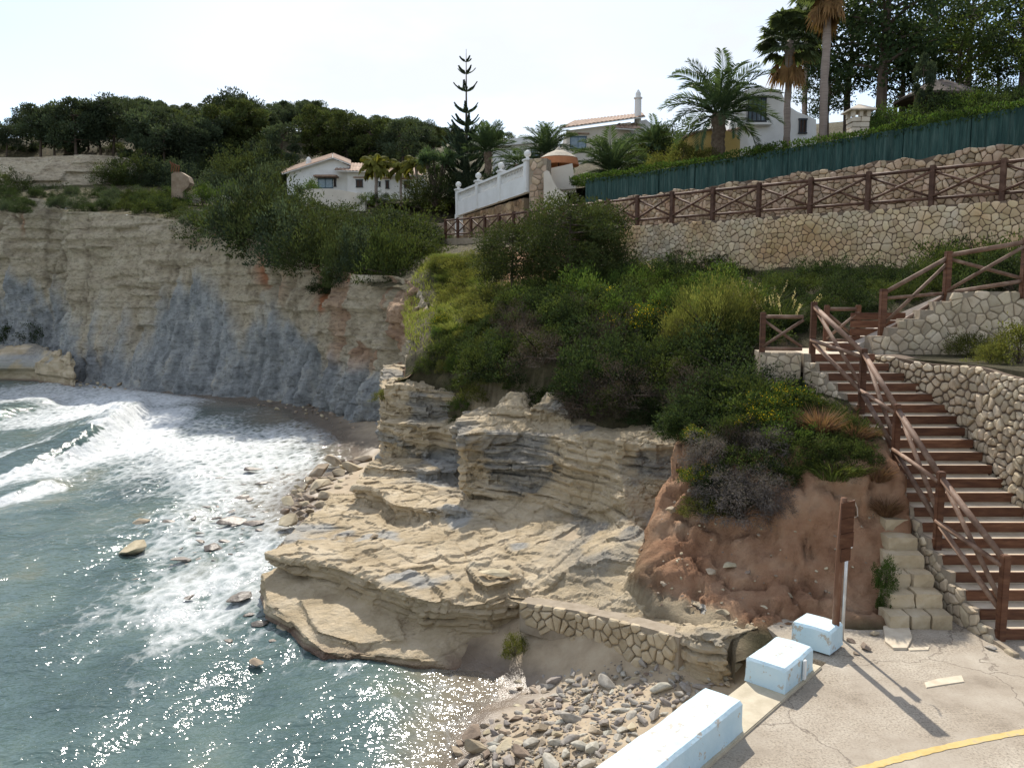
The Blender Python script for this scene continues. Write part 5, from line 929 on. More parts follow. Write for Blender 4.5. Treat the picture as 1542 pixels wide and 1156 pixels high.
window(h1, 479, 268, 501, 283, YH, BLUEF, GLASS, bars=1); window(h1, 503, 269.5, 506, 281, YH, DARKF, SHUT, bars=0, lintel=False); MB().box(W(491, 266, Y=YH - .5), (2.1, 1.1, .14)).build('awning', TILE, h1, rnd=.3)
window(h1, 536.5, 271, 546, 282, YH - .8, DARKF, SHUT); window(h1, 581, 272.5, 585.5, 284, YH - 1.4, DARKF, SHUT, bars=0); window(h1, 609, 273, 617.5, 284, YH - 1.4, DARKF, SHUT); window(h1, 570.5, 274, 572.5, 281, YH - 1.4, DARKF, SHUT, bars=0, lintel=False)
ch = W(465, 250, Y=YH + 2); o = MB().lathe(ch, [(.32, -.8), (.32, .15), (.26, .3), (.26, .55), (.16, .75), (.05, .82)], 10).build('chimney', LIME, h1)
gw = thing('garden_wall', 'cream rendered garden wall curving in front of the white house', 'wall', tuple(W(500, 305, Y=70)))
facade_poly([(452, 318), (452, 286), (470, 284.5), (500, 284.5), (520, 287.5), (537, 291), (545, 296), (547, 320)], 70, .4, 'wall', CREAM, gw)
facade_poly([(533, 318), (533, 293), (538, 290), (545, 291), (549, 295), (550, 318)], 69.2, .8, 'gate_pier', CREAM, gw)
# ruined pillar and wall on the cliff top
rp_ = thing('ruined_pillar', 'weathered rendered pillar with rusty ironwork on the cliff top', 'pillar', tuple(W(268, 300, Y=66)))
facade_poly([(258, 300), (258, 262), (263, 259), (272, 259), (283, 266), (286, 275), (283, 282), (276, 288), (276, 300)], 66, .9, 'wall', RUBBLE, rp_)
RUST = mat('rust', [(.3, (.10, .04, .02)), (.7, (.18, .08, .04))], bump=.4)
for k in range(4): a = W(258 + 3.5 * k, 259, Y=66.3); MB().tube([a, a + [.1, 0, .5], a + [-.08, 0, .85 - .12 * k]], .06, 6).build('iron_bar', RUST, rp_)
lw_ = thing('low_rendered_wall', 'low pale wall behind clipped hedges on the cliff top', 'wall', tuple(W(310, 297, Y=67))); facade_poly([(275, 306), (275, 292), (300, 293), (345, 295), (350, 306)], 67, .4, 'wall', CREAM, lw_)
# second house with a thin chimney
YM = 62.0; h2 = thing('tiled_house', 'cream house with a sloping tile roof and a tall thin chimney', 'house', tuple(W(900, 240, Y=YM)))
facade_poly([(853, 262), (853, 197), (950, 184), (950, 262)], YM, 7, 'wall', CREAM, h2); facade_poly([(948, 262), (948, 186), (973, 180), (985, 190), (1010, 188), (1010, 262)], YM + 1.2, 7, 'wall', LIME, h2)
tile_roof(h2, W(842, 195, Y=YM - .6), W(972, 177, Y=YM - .6), W(968, 172, Y=YM + 5), W(864, 184, Y=YM + 5)); tile_roof(h2, W(926, 194.5, Y=YM - 1), W(966, 197, Y=YM - 1), W(962, 189, Y=YM + .5), W(930, 188, Y=YM + .5))
window(h2, 859, 206, 882, 224, YM, BLUEF, GLASS, bars=1); window(h2, 950, 203, 953, 216, YM + 1.1, DARKF, SHUT, bars=0, lintel=False)
cc = W(960.5, 176, Y=YM + 1); MB().lathe(cc, [(.27, -.6), (.25, 1.3), (.33, 1.34), (.33, 1.42), (.2, 1.45), (.2, 1.75), (.05, 2.0)], 10).build('chimney', LIME, h2)
h3 = thing('flat_white_house', 'flat roofed white building half hidden behind the palms', 'house', tuple(W(775, 250, Y=68))); facade_poly([(742, 262), (742, 220), (776, 211), (838, 211), (838, 262)], 68, 6, 'wall', LIME, h3); facade_poly([(738, 221), (738, 216), (775, 208), (842, 208), (842, 212)], 67.6, 6.6, 'roof', LIME, h3); window(h3, 800, 224, 812, 236, 68, DARKF, GLASS, lintel=False)
# villa on the right
YV = 41.0; h4 = thing('curved_villa', 'white villa with a curved gable and barred window behind the tall palms', 'house', tuple(W(1170, 215, Y=YV)))
facade_poly([(1092, 228), (1097, 196), (1104, 165), (1112, 144), (1122, 136), (1140, 132), (1175, 135), (1185, 158), (1200, 168), (1229, 180), (1230, 222)], YV, 6, 'wall', LIME, h4)
window(h4, 1127, 147, 1152, 183, YV, DARKF, GLASS, lintel=False, bars=3)
gr = MB()
for k in range(9): x_ = 1124 + 30 * k / 8; a = W(x_, 146, Y=YV - .3); b = W(x_, 184, Y=YV - .3); gr.tube([a, (a + b) / 2 + [0, -.12 if False else 0, 0], b], .012, 5)
for yy in (146, 184): gr.tube([W(1123, yy, Y=YV - .3), W(1155, yy, Y=YV - .3)], .014, 5)
gr.build('window_grille', DARKF, h4); window(h4, 1204, 180, 1213, 201, YV, DARKF, SHUT, lintel=False)
MB().box(W(1140, 187.5, Y=YV - .2), (1.4, .5, .1)).build('sill', LIME, h4)
cw = thing('tiled_garden_wall', 'low white wall with a dark tile coping beside the big date palm', 'wall', tuple(W(1110, 225, Y=39))); facade_poly([(1085, 235), (1085, 203), (1105, 196), (1124, 193), (1130, 235)], 39.5, .5, 'wall', LIME, cw)
for k in range(9): a = W(1083 + 4.8 * k, 200.5 - 1.1 * k, Y=39.2); MB().tube([a, a + [0, .9, .08]], .07, 8).build('coping_tile', TILE, cw, rnd=.1 * k)
# ochre rounded wall
yc = W(1068, 236, Y=38.2); ow = thing('ochre_curved_wall', 'rounded ochre wall with a dark tile coping around the big palm', 'wall', tuple(yc)); V = []; F = []; nA = 40
for k in range(nA + 1):
    w_ = math.pi * (1.0 + k / nA); hh_ = .95 * math.sin(math.pi * (.12 + .76 * k / nA)) ** .6
    for (rr, zz) in ((1.38, -.5), (1.38, hh_), (1.2, hh_), (1.2, -.5)): V.append((yc[0] + rr * math.cos(w_), yc[1] + rr * .9 * math.sin(w_), yc[2] + zz))
    if k < nA: F += [(4 * k + j, 4 * k + (j + 1) % 4, 4 * k + 4 + (j + 1) % 4, 4 * k + 4 + j) for j in range(4)]
mk('wall', V, F, OCHRE, ow)
for k in range(2, nA - 1, 1):
    w_ = math.pi * (1.0 + k / nA); hh_ = .95 * math.sin(math.pi * (.12 + .76 * k / nA)) ** .6; c_, s_ = math.cos(w_), math.sin(w_)
    if k < 22: MB().tube([(yc[0] + 1.0 * c_, yc[1] + .9 * s_, yc[2] + hh_ + .10), (yc[0] + 1.52 * c_, yc[1] + 1.4 * s_, yc[2] + hh_ + .0)], .055, 6).build('coping_tile', TILE, ow, rnd=(k * .37) % 1)
# stone barbecue chimney above the screen
bq = W(1291, 200, Y=29.8); bc_ = thing('stone_chimney', 'small square stone chimney with a pyramid cap above the green hedge', 'chimney', tuple(bq)); PALE = mat('pale_cut_stone', [(.3, (.55, .46, .35)), (.7, (.68, .60, .49))], scale=4, bump=.5, bdist=.01, rnd=.12)
for k in range(4):
    for j in range(2): MB().box(bq + [(-.16 if j else .16) * (1 if k % 2 else .8), 0, -.15 + .19 * k], (.31 if k % 2 else .34, .6 - .02 * j, .17)).build('stone', PALE, bc_, rnd=(k * .3 + j * .5) % 1, bevel=.015)
for sx in (-.27, 0, .27): MB().box(bq + [sx, -.22, .62], (.13, .13, .2)).build('pier', PALE, bc_, rnd=.4)
for sx in (-.27, .27): MB().box(bq + [sx, .22, .62], (.13, .13, .2)).build('pier', PALE, bc_, rnd=.4)
MB().add([bq + [-.46, -.46, .72], bq + [.46, -.46, .72], bq + [.46, .46, .72], bq + [-.46, .46, .72], bq + [-.46, -.46, .77], bq + [.46, -.46, .77], bq + [.46, .46, .77], bq + [-.46, .46, .77], bq + [0, 0, 1.02]], [(3, 2, 1, 0), (0, 1, 5, 4), (1, 2, 6, 5), (2, 3, 7, 6), (3, 0, 4, 7), (4, 5, 8), (5, 6, 8), (6, 7, 8), (7, 4, 8)]).build('cap', PALE, bc_, rnd=.8)
# gazebo
THATCH = mat('thatch', [(.3, (.07, .055, .045)), (.7, (.14, .11, .09))], scale=3, bump=1, bdist=.05, bscale=20, stretch=(1, 1, .2))
gz = W(1408, 185, Y=35); g_ = thing('thatched_gazebo', 'dark thatched gazebo standing under the garden trees', 'gazebo', tuple(gz)); V = []; rim = W(1350, 150, Y=35)[2]; apex = W(1408, 121, Y=35)[2]; n_ = 32
V = [(gz[0] + r0 * math.cos(2 * math.pi * k / n_), gz[1] + r0 * math.sin(2 * math.pi * k / n_), z0 + .05 * math.sin(k * 7)) for r0, z0 in ((1.66, rim - .08), (1.68, rim), (1.0, rim + (apex - rim) * .48), (.45, rim + (apex - rim) * .84), (.05, apex)) for k in range(n_)]
mk('thatch_roof', V, [(i * n_ + k, i * n_ + (k + 1) % n_, (i + 1) * n_ + (k + 1) % n_, (i + 1) * n_ + k) for i in range(4) for k in range(n_)] + [tuple(range(n_))[::-1]], THATCH, g_)
for sx in (-1.3, 1.3):
    for sy in (-.9, .9): MB().tube([gz + [sx, sy, -.4], (gz[0] + sx, gz[1] + sy, rim + .1)], .09, 8).build('post', TIMBER, g_)
# white balustrade
ba = thing('white_balustrade', 'white balustrade with ball finials on the stone wall beside the walkway', 'balustrade', (-3.3, 51, 9.6)); pd = [np.array(p) for p in ((-3.35, 51.0, 9.62), (-1.97, 47.83, 9.7), (-.59, 44.67, 9.78), (.79, 41.5, 9.86))]
for p in pd:
    MB().box(p + [0, 0, .75], (.34, .34, 1.6), .41).build('pedestal', LIME, ba, bevel=.02); MB().box(p + [0, 0, 1.57], (.46, .46, .1), .41).build('pedestal_cap', LIME, ba, bevel=.02)
    MB().lathe(p + [0, 0, 1.6], [(.2, 0), (.1, .06), (.06, .12), (.15, .18), (.19, .28), (.15, .39), (.05, .46)], 14).build('ball_finial', LIME, ba, smooth=True)
for a, b in zip(pd[:-1], pd[1:]):
    t_ = (b - a) / np.linalg.norm(b - a); MB().beam(a + [0, 0, .38] + t_ * .16, b + [0, 0, .38] - t_ * .16, .24, .86).build('plinth_panel', LIME, ba); MB().beam(a + [0, 0, 1.38] + t_ * .16, b + [0, 0, 1.38] - t_ * .16, .26, .12).build('hand_rail', LIME, ba)
    L_ = np.linalg.norm(b - a); nb_ = int((L_ - .5) / .2)
    for k in range(nb_): p = a + t_ * (.3 + .2 * k) + [0, 0, .81]; MB().lathe(p, [(.05, 0), (.035, .08), (.065, .2), (.03, .38), (.05, .52)], 7).build('baluster', LIME, ba, smooth=True)
MB().box(pd[0] + [0, 0, -.6], (.4, .4, 1.3), .41).build('pedestal_foot', LIME, ba)
# stone pier, cream wing wall
stone_wall('stone_pier', 'thick pier of brown stones at the end of the white balustrade', 'pillar', [tuple(W(797, 290, Y=41.2)[:2]), tuple(W(823, 290, Y=40.9)[:2])], lambda s: 11.45, lambda s: 8.3, .3, 41, RUBBLE, MORTAR, thick=.8, bulge=.05, gap=.012, asp=1.0)
wg = thing('cream_wing_wall', 'cream rendered wall with a sweeping curved top beside the stone pier', 'wall', tuple(W(838, 305, Y=40.5))); facade_poly([(819, 318), (819, 259), (823, 256.5), (827, 258), (832, 270), (838, 282), (846, 289), (854, 291), (855, 318)], 40.6, .5, 'wall', CREAM, wg)
facade_poly([(826, 290), (826, 254), (845, 250), (862, 246), (868, 290)], 42.2, .4, 'back_wall', CREAM, wg)
# parasol
pr_ = W(841, 275, Y=43.2); ps = thing('thatched_parasol', 'round parasol with a pale thatched top and orange valance', 'parasol', tuple(pr_)); ORANGE = mat('orange_canvas', [(.3, (.40, .16, .07)), (.7, (.48, .21, .10))], scale=3, bump=.1); STRAW = mat('straw_thatch', [(.3, (.34, .29, .22)), (.7, (.52, .46, .37))], scale=4, bump=.6, bdist=.03, bscale=20)
ra_ = W(841, 224, Y=43.2)[2]; rb_ = W(841, 239, Y=43.2)[2]; rc_ = W(841, 250, Y=43.2)[2]; n_ = 24
def cone(rows): return [(pr_[0] + r0 * math.cos(2 * math.pi * k / n_), pr_[1] + r0 * math.sin(2 * math.pi * k / n_), z0) for r0, z0 in rows for k in range(n_)], [(i * n_ + k, i * n_ + (k + 1) % n_, (i + 1) * n_ + (k + 1) % n_, (i + 1) * n_ + k) for i in range(len(rows) - 1) for k in range(n_)]
V, F = cone([(1.02, rb_), (.6, rb_ + (ra_ - rb_) * .5), (.22, rb_ + (ra_ - rb_) * .8), (.03, ra_ + .1)]); mk('canopy', V, F, STRAW, ps); V, F = cone([(1.0, rb_ - .01), (1.08, rc_ + .05), (1.08, rc_)]); mk('valance', V, F, ORANGE, ps)
MB().tube([pr_, (pr_[0], pr_[1], ra_)], .045, 8).build('pole', TIMBER, ps)
# ---- green screen fence
SCR = mat('green_heather_screen', [(.3, (.018, .05, .045)), (.5, (.036, .08, .07)), (.72, (.075, .12, .105))], scale=9, detail=8, bump=1, bdist=.03, bscale=30, stretch=(1, 1, .16), rough=.8, rnd=.25)
gl = catmull(np.c_[np.array([(19.5, 19.3), (15.35, 23.85), (11, 28.5), (6.85, 33.1), (4.7, 37.2), (2.9, 41.0)]), [9.3, 9.02, 8.8, 8.68, 8.9, 9.2]], 90); gs = cs(gl[:, :2]); gsn = thing('green_screen_fence', 'dark green brushwood screen fence standing on the rubble wall', 'fence', (2.9, 41, 9.4))
ns = int(gs[-1] / 2.0)
for k in range(ns):
    a0, a1 = k * 2.0, (k + 1) * 2.0 - .02; ss = np.linspace(a0, a1, 60); P0 = np.c_[np.interp(ss, gs, gl[:, 0]), np.interp(ss, gs, gl[:, 1]), np.interp(ss, gs, gl[:, 2])]; t_ = P0[-1] - P0[0]; n2 = np.array([-t_[1], t_[0], 0]); n2 /= np.linalg.norm(n2); g2 = np.random.default_rng(k)
    off = g2.uniform(-.02, .02, 60)[:, None] * n2; V = np.r_[P0 + off + [0, 0, -.12], P0 + off + [0, 0, 1.12] + np.c_[np.zeros((60, 2)), g2.uniform(-.02, .03, 60)], P0 - n2 * .06 + [0, 0, -.12], P0 - n2 * .06 + [0, 0, 1.12]]
    F = [(i, i + 1, 61 + i, 60 + i) for i in range(59)] + [(120 + i, 180 + i, 181 + i, 121 + i) for i in range(59)] + [(60 + i, 61 + i, 181 + i, 180 + i) for i in range(59)]
    mk('screen_panel', V, F, SCR, gsn, rnd=np.tile(g2.random(60), 4)); MB().tube([P0[0] - n2 * .1 + [0, 0, -.2], P0[0] - n2 * .1 + [0, 0, 1.05]], .03, 6).build('post', DARKF, gsn)
# ------------------------------------------------------------------ vegetation
BARK = mat('bark', [(.3, (.06, .045, .035)), (.7, (.14, .105, .08))], scale=6, bump=.8, bdist=.02, bscale=20, stretch=(1, 1, .4))
L_DARK = leafmat('leaf_dark', (.036, .054, .022)); L_OLIVE = leafmat('leaf_olive', (.052, .070, .022)); L_MID = leafmat('leaf_mid', (.062, .098, .024)); L_YEL = leafmat('leaf_yellowish', (.125, .135, .04), trans=.4); L_BRIGHT = leafmat('leaf_bright', (.15, .17, .05), trans=.45)
L_GREY = leafmat('leaf_grey_dry', (.155, .135, .125), hue=.01, trans=.2); L_BROWN = leafmat('leaf_brown', (.07, .055, .045), trans=.15); L_PINE = leafmat('pine_needles', (.055, .075, .044), trans=.3); L_PINE2 = leafmat('pine_needles_olive', (.058, .074, .026), trans=.25)
L_FLOWER = leafmat('yellow_blossom', (.62, .44, .02), hue=.015, trans=.3); L_STRAW = leafmat('dry_grass', (.21, .125, .075), trans=.25); L_PLUME = leafmat('pale_plume', (.42, .36, .22), trans=.4); L_GRASS = leafmat('fresh_grass', (.11, .14, .04), trans=.42)
L_TREE = leafmat('tree_leaf', (.045, .070, .030), trans=.35); L_TREE2 = leafmat('tree_leaf_light', (.06, .085, .024), trans=.4); L_PALM = leafmat('palm_leaf', (.065, .10, .048), trans=.3, rough=.6); L_FAN = leafmat('fan_leaf', (.075, .10, .045), trans=.35, rough=.6); L_DEAD = leafmat('dead_frond', (.24, .14, .06), trans=.25); L_QUEEN = leafmat('queen_leaf', (.16, .16, .035), trans=.35); L_ARAU = leafmat('norfolk_leaf', (.085, .125, .085), trans=.3); L_HEDGE = leafmat('hedge_leaf', (.05, .085, .02)); L_GOLD = leafmat('golden_hedge', (.22, .20, .025))
def unit(a): return a / (np.linalg.norm(a, axis=-1, keepdims=True) + 1e-9)
def leafquads(C, D, L, Wd, g):
    n = len(C); D = unit(D); S = unit(np.cross(D, g.normal(size=(n, 3)))); L = np.broadcast_to(L, (n,))[:, None]; Wd = np.broadcast_to(Wd, (n,))[:, None]
    V = np.stack([C, C + D * L * .45 + S * Wd * .5, C + D * L, C + D * L * .45 - S * Wd * .5], 1).reshape(-1, 3); return V, np.arange(4 * n).reshape(n, 4)
class Fol:
    def __init__(s): s.V = []; s.F = []; s.r = []; s.n = 0
    def add(s, V, F, r): s.V.append(V); s.F.append(F + s.n); s.r.append(r); s.n += len(V)
    def leaves(s, C, D, L, Wd, g, tone=None):
        V, F = leafquads(C, D, L, Wd, g); t = g.random(len(C)) if tone is None else np.clip(tone + g.uniform(-.2, .2, len(C)), 0, 1); s.add(V, F, np.repeat(t, 4))
    def build(s, name, m, parent=None): return mk(name, np.concatenate(s.V), np.concatenate(s.F), m, parent, rnd=np.concatenate(s.r))
def blob_points(g, n, lump, seed, inner=.55, dome=True):
    d = unit(g.normal(size=(n, 3))); 
    if dome: d[:, 2] = np.abs(d[:, 2]) * 1.05 - .12
    r = (1 + lump * fbm(d * 2.1 + seed, 3, seed)) * (1 - (1 - inner) * g.random(n) ** 2.2); return unit(d) * r[:, None], unit(d)
def bush(name, seed, m, L=.085, Wd=.045, n=3800, lump=.6, up=.3, ncl=85, sig=.11, flower=0, fm=None, inner=.5, tall=1.0, stemr=.02, stems=9):
    """a shrub of about one metre radius standing at the origin"""
    g = np.random.default_rng(seed); root = thing(name, name, 'shrub'); cc, cd = blob_points(g, ncl, lump, seed, inner); k = g.integers(0, ncl, n); C = cc[k] + g.normal(size=(n, 3)) * sig * g.uniform(.5, 1.5, (ncl, 1))[k]
    D = cd[k] * .8 + (C - cc[k]) / sig * .5 + g.normal(size=(n, 3)) * .6 + [0, 0, up]; C = C * [1, 1, .85 * tall]; C[:, 2] = np.maximum(C[:, 2] + .12, .0)
    f = Fol(); f.leaves(C, D, L * g.uniform(.6, 1.3, n), Wd * g.uniform(.7, 1.2, n), g, tone=(g.random(ncl) ** 1.3)[k]); f.build('foliage', m, root)
    mb = MB()
    for i in range(stems): e = cc[g.integers(0, ncl)] * [1, 1, .8 * tall]; e[2] = max(e[2], .2); mb.tube([(0, 0, -.1), tuple(e * .45 + [0, 0, .08]), tuple(e * 1.08)], [stemr * 1.4, stemr, stemr * .35], 5, False)
    mb.build('stem', BARK, root)
    if flower:
        k = g.integers(0, ncl, flower); k = k[cc[k, 2] > .15]; C = (cc[k] * 1.05 + g.normal(size=(len(k), 3)) * sig * .9) * [1, 1, .85 * tall] + [0, 0, .14]; f = Fol(); f.leaves(C, g.normal(size=C.shape), .05, .045, g); f.build('blossom', fm or L_FLOWER, root)
    return root
def tuft(name, seed, m, n=700, L=.9, Wd=.014, spread=.55, curve=.5, plume=0, base=.25):
    g = np.random.default_rng(seed); root = thing(name, name, 'grass'); a = g.uniform(0, 6.28, n); r = base * np.sqrt(g.random(n)); B = np.c_[r * np.cos(a), r * np.sin(a), 0 * a - .05]; out = np.c_[np.cos(a), np.sin(a), 0 * a]; l = L * g.uniform(.45, 1.1, n)[:, None]; s = spread * g.uniform(.2, 1.3, n)[:, None]
    D1 = unit(out * s + [0, 0, 1] + g.normal(size=(n, 3)) * .15); D2 = unit(D1 + out * curve * g.uniform(.3, 1.5, n)[:, None] - [0, 0, .35 * curve]); M_ = B + D1 * l * .55; T = M_ + D2 * l * .45; S = unit(np.cross(D1, [0, 0, 1.0]) + g.normal(size=(n, 3)) * .4) * Wd * .5
    V = np.stack([B - S, B + S, M_ + S, M_ - S, T], 1).reshape(-1, 3); i = np.arange(n)[:, None] * 5; F = [list(x) for x in (i + [0, 1, 2, 3])] + [list(x) for x in (i + [3, 2, 4])]
    mk('blades', V, F, m, root, rnd=np.repeat(g.random(n), 5))
    if plume:
        f = Fol()
        for j in range(plume): c = T[g.integers(0, n)]; d = unit(c + [0, 0, .6]); P = c + d * np.linspace(0, .3, 24)[:, None]; f.leaves(P + g.normal(size=P.shape) * .012, d + g.normal(size=P.shape) * .6, .06, .016, g)
        f.build('plume', L_PLUME, root)
    return root
def pine(name, seed, m, h=1.0, crown=.62, wide=.42, n=5200, nb=13, trunk_lean=.06, tl=.05, stubs=True, topflat=.8):
    """a Mediterranean pine of height 1 (scaled when placed)"""
    g = np.random.default_rng(seed); root = thing(name, name, 'tree'); lx, ly = g.uniform(-trunk_lean, trunk_lean, 2); mb = MB()
    pts = [np.array([lx * t + .02 * math.sin(5 * t + seed), ly * t, t * .86 - .03]) for t in np.linspace(0, 1, 7)]; mb.tube(pts, np.linspace(.028, .007, 7), 7); f = Fol(); per = n // nb
    for i in range(nb):
        t = 1 - crown * (1 - (i + .5) / nb) ; a = i * 2.4 + g.uniform(-.5, .5); rad = wide * math.sqrt(max(.05, 1 - ((t - (1 - crown * .55)) / (crown * .62)) ** 2)) * g.uniform(.45, .85); base = np.array([lx * t, ly * t, min(t, .84) - .05]); c = np.array([lx * t + rad * math.cos(a), ly * t + rad * math.sin(a), t * .97 - .02]); mb.tube([base, (base + c) / 2 + [0, 0, -.01], c], [.010, .007, .003], 5, False)
        sx = g.uniform(.12, .2) * (wide / .42); q = unit(g.normal(size=(per, 3))) * (g.random((per, 1)) ** .4); q *= (1 + .35 * fbm(q * 2 + i, 2, seed + i))[:, None]; C = c + q * [sx, sx, sx * topflat * .7]; D = q + [0, 0, .5] + g.normal(size=q.shape) * .5; f.leaves(C, D, tl * g.uniform(.5, 1.2, per), tl * .42, g, tone=g.random() * .6 + .2)
    f.build('crown', m, root); mb.build('trunk', BARK, root); return root
def tree(name, seed, m, n=7000, nb=22, wide=.42, base=.3, L=.035, drop=0.):
    g = np.random.default_rng(seed); root = thing(name, name, 'tree'); mb = MB(); mb.tube([(0, 0, -.03), (.01, 0, .3), (-.01, .01, .6), (.0, 0, .9)], [.03, .024, .014, .005], 8); f = Fol(); per = n // nb
    for i in range(nb):
        t = base + (1 - base) * (i + .5) / nb; a = i * 2.4 + g.uniform(-.4, .4); rad = wide * (.25 + .75 * math.sin(math.pi * min(1, (1 - t) / (1 - base) * .75 + .12))) * g.uniform(.4, 1.05); b0 = np.array([0, 0, t * .85]); c = np.array([rad * math.cos(a), rad * math.sin(a), t - drop * rad]); mb.tube([b0, (b0 + c) / 2 + [0, 0, .02], c], [.010, .007, .002], 5, False)
        sx = g.uniform(.08, .15); q = unit(g.normal(size=(per, 3))) * (g.random((per, 1)) ** .5); C = c + q * [sx, sx, sx * .75] + np.outer(g.random(per) ** 2, (b0 - c)) * .6; D = q + g.normal(size=q.shape) * .8 - [0, 0, .2]; f.leaves(C, D, L * g.uniform(.6, 1.3, per), L * .55, g, tone=g.random() * .6 + .2)
    f.build('crown', m, root); mb.build('trunk', BARK, root); return root
def put(proto, p, s, label=None, group=None, cat=None, rz=None, name=None):
    o = dup(proto, tuple(p), rz if rz is not None else rg.uniform(0, 6.28), s, label, group)
    if cat: o['category'] = cat
    if name: o.name = name
    return o
KIND = {'dark_shrub': 'dense dark green shrub', 'olive_shrub': 'olive green shrub', 'green_shrub': 'leafy mid green shrub', 'yellow_green_shrub': 'yellowish green shrub', 'flowering_shrub': 'yellow flowering shrub', 'twiggy_shrub': 'twiggy brown shrub', 'grey_dry_shrub': 'grey dry shrub', 'large_shrub': 'large shrub', 'dry_grass_tuft': 'tuft of dry rusty grass', 'grass_tuft': 'tuft of green grass', 'bright_grass_tuft': 'tuft of bright fresh grass', 'plume_grass': 'plume grass'}
PINEK = ['broad dark pine', 'flat topped dark pine', 'olive green pine', 'slender dark pine']
PROTOS = []
def P_(o): PROTOS.append(o); return o
b_dark = [P_(bush('dark_shrub', 200 + i, L_DARK, n=4200)) for i in range(3)]; b_olive = [P_(bush('olive_shrub', 210 + i, L_OLIVE, n=3900, up=.5)) for i in range(3)]; b_mid = [P_(bush('green_shrub', 220 + i, L_MID, n=3700, up=.5)) for i in range(2)]
b_yel = [P_(bush('yellow_green_shrub', 230 + i, L_YEL, n=3600, up=.8, L=.095, Wd=.038)) for i in range(2)]; b_flo = [P_(bush('flowering_shrub', 240 + i, L_MID, n=4600, flower=900, up=.8)) for i in range(2)]; b_brown = [P_(bush('twiggy_shrub', 250, L_BROWN, n=5200, Wd=.014, L=.09, up=.2, stems=20))]
b_grey = P_(bush('grey_dry_shrub', 260, L_GREY, n=8000, Wd=.013, L=.10, up=-.6, lump=.35, stems=24)); b_tall = P_(bush('tall_broom', 270, L_YEL, n=9000, Wd=.016, L=.11, up=2.0, tall=1.7, stems=22, lump=.3)); b_big = [P_(bush('large_shrub', 280 + i, (L_PINE, L_PINE2, L_OLIVE)[i], n=6500, ncl=120, L=.075, Wd=.034, up=.5, lump=.7)) for i in range(3)]
t_dry = P_(tuft('dry_grass_tuft', 300, L_STRAW, n=1300, L=.95, spread=.9, curve=.5)); t_grn = [P_(tuft('grass_tuft', 301 + i, L_GRASS, n=700, L=.6, spread=.8, curve=.9, base=.4, Wd=.02)) for i in range(2)]; t_reed = P_(tuft('plume_grass', 305, L_OLIVE, n=600, L=1.1, spread=.5, curve=.8, plume=16)); t_bri = P_(tuft('bright_grass_tuft', 307, L_BRIGHT, n=800, L=.5, spread=1.0, curve=.9, base=.5, Wd=.022))
pines = [P_(pine('pine_tree', 400 + i, (L_PINE, L_PINE, L_PINE2, L_PINE)[i], wide=(.42, .5, .38, .34)[i], crown=(.62, .5, .7, .8)[i], n=6000)) for i in range(4)]
trees = [P_(tree('garden_tree', 420, L_TREE, n=6000, nb=26, wide=.40, L=.028)), P_(tree('garden_tree', 421, L_TREE, n=4600, nb=20, wide=.46, base=.35, L=.030)), P_(tree('garden_tree', 422, L_TREE2, n=3600, nb=18, wide=.42, base=.25, L=.032))]
def hz(p, h=hill): return float(h(np.array([p[0]]), np.array([p[1]]))[0])
def fill(poly, n, kinds, rad, dmin, label, group, zoff=-.08, cat='shrub', name=None, h=None, y1=90):
    xs_ = [p[0] for p in poly]; ys_ = [p[1] for p in poly]; done = []; k = 0; tries = 0
    while k < n and tries < n * 40:
        tries += 1; x, y = rg.uniform(min(xs_), max(xs_)), rg.uniform(min(ys_), max(ys_))
        if not inpoly(np.array(x), np.array(y), poly): continue
        p = ground(x, y, h, 9, y1); r_ = rg.uniform(*rad)
        if any((p[0] - a) ** 2 + (p[1] - b) ** 2 < (dmin * (r_ + c)) ** 2 for a, b, c in done): continue
        done.append((p[0], p[1], r_)); k += 1; pr = rg.choice(kinds)
        kd = KIND[pr.name.split('.')[0]]; mid_r = (rad[0] + rad[1]) / 2; size_ = 'wide ' if r_ > mid_r + .12 * (rad[1] - rad[0]) else 'small ' if r_ < mid_r - .12 * (rad[1] - rad[0]) else ''
        put(pr, (p[0], p[1], p[2] + zoff), (r_, r_, r_ * rg.uniform(.85, 1.35)), label.replace('{k}', size_ + kd), group + ': ' + size_ + kd, 'grass' if ('grass' in kd) else cat, name=name)
    return done
# slope scrub
fill([(700, 600), (1150, 640), (1160, 540), (1130, 500), (900, 470), (760, 480), (720, 520)], 95, b_dark + b_olive[:1] + b_brown, (.5, .95), .5, '{k} on the slope above the rocks', 'dark shrubs covering the slope')
fill([(1000, 660), (1200, 690), (1220, 600), (1150, 570), (1000, 600)], 26, b_dark + b_mid + b_olive[1:2], (.3, .5), .55, '{k} along the top of the red bank', 'shrubs along the top of the red bank')
fill([(760, 500), (1130, 510), (1130, 460), (1050, 430), (900, 420), (780, 450)], 60, b_olive + b_dark[:1] + b_mid, (.5, .95), .5, '{k} on the upper slope below the stone wall', 'olive shrubs on the upper slope')
fill([(1130, 520), (1330, 470), (1400, 440), (1340, 415), (1160, 415)], 40, b_dark + b_olive[:1], (.32, .6), .55, '{k} against the foot of the main stone wall', 'dark shrubs at the wall foot')
fill([(1400, 440), (1542, 440), (1542, 400), (1420, 400)], 12, b_olive + b_dark[:1], (.5, .8), .55, '{k} between the upper stairs and the main wall', 'shrubs between upper stairs and wall')
fill([(930, 400), (1130, 420), (1130, 400), (950, 385)], 14, b_olive + b_dark[:1], (.45, .7), .5, '{k} at the wall foot near the bushy pines', 'low shrubs at the wall foot near the pine')
fill([(645, 560), (700, 590), (780, 585), (800, 540), (740, 500), (665, 500), (650, 530)], 44, b_olive + b_yel + b_mid[:1], (.28, .5), .55, '{k} on the rim of the rock promontory', 'yellowish shrubs on the promontory rim')
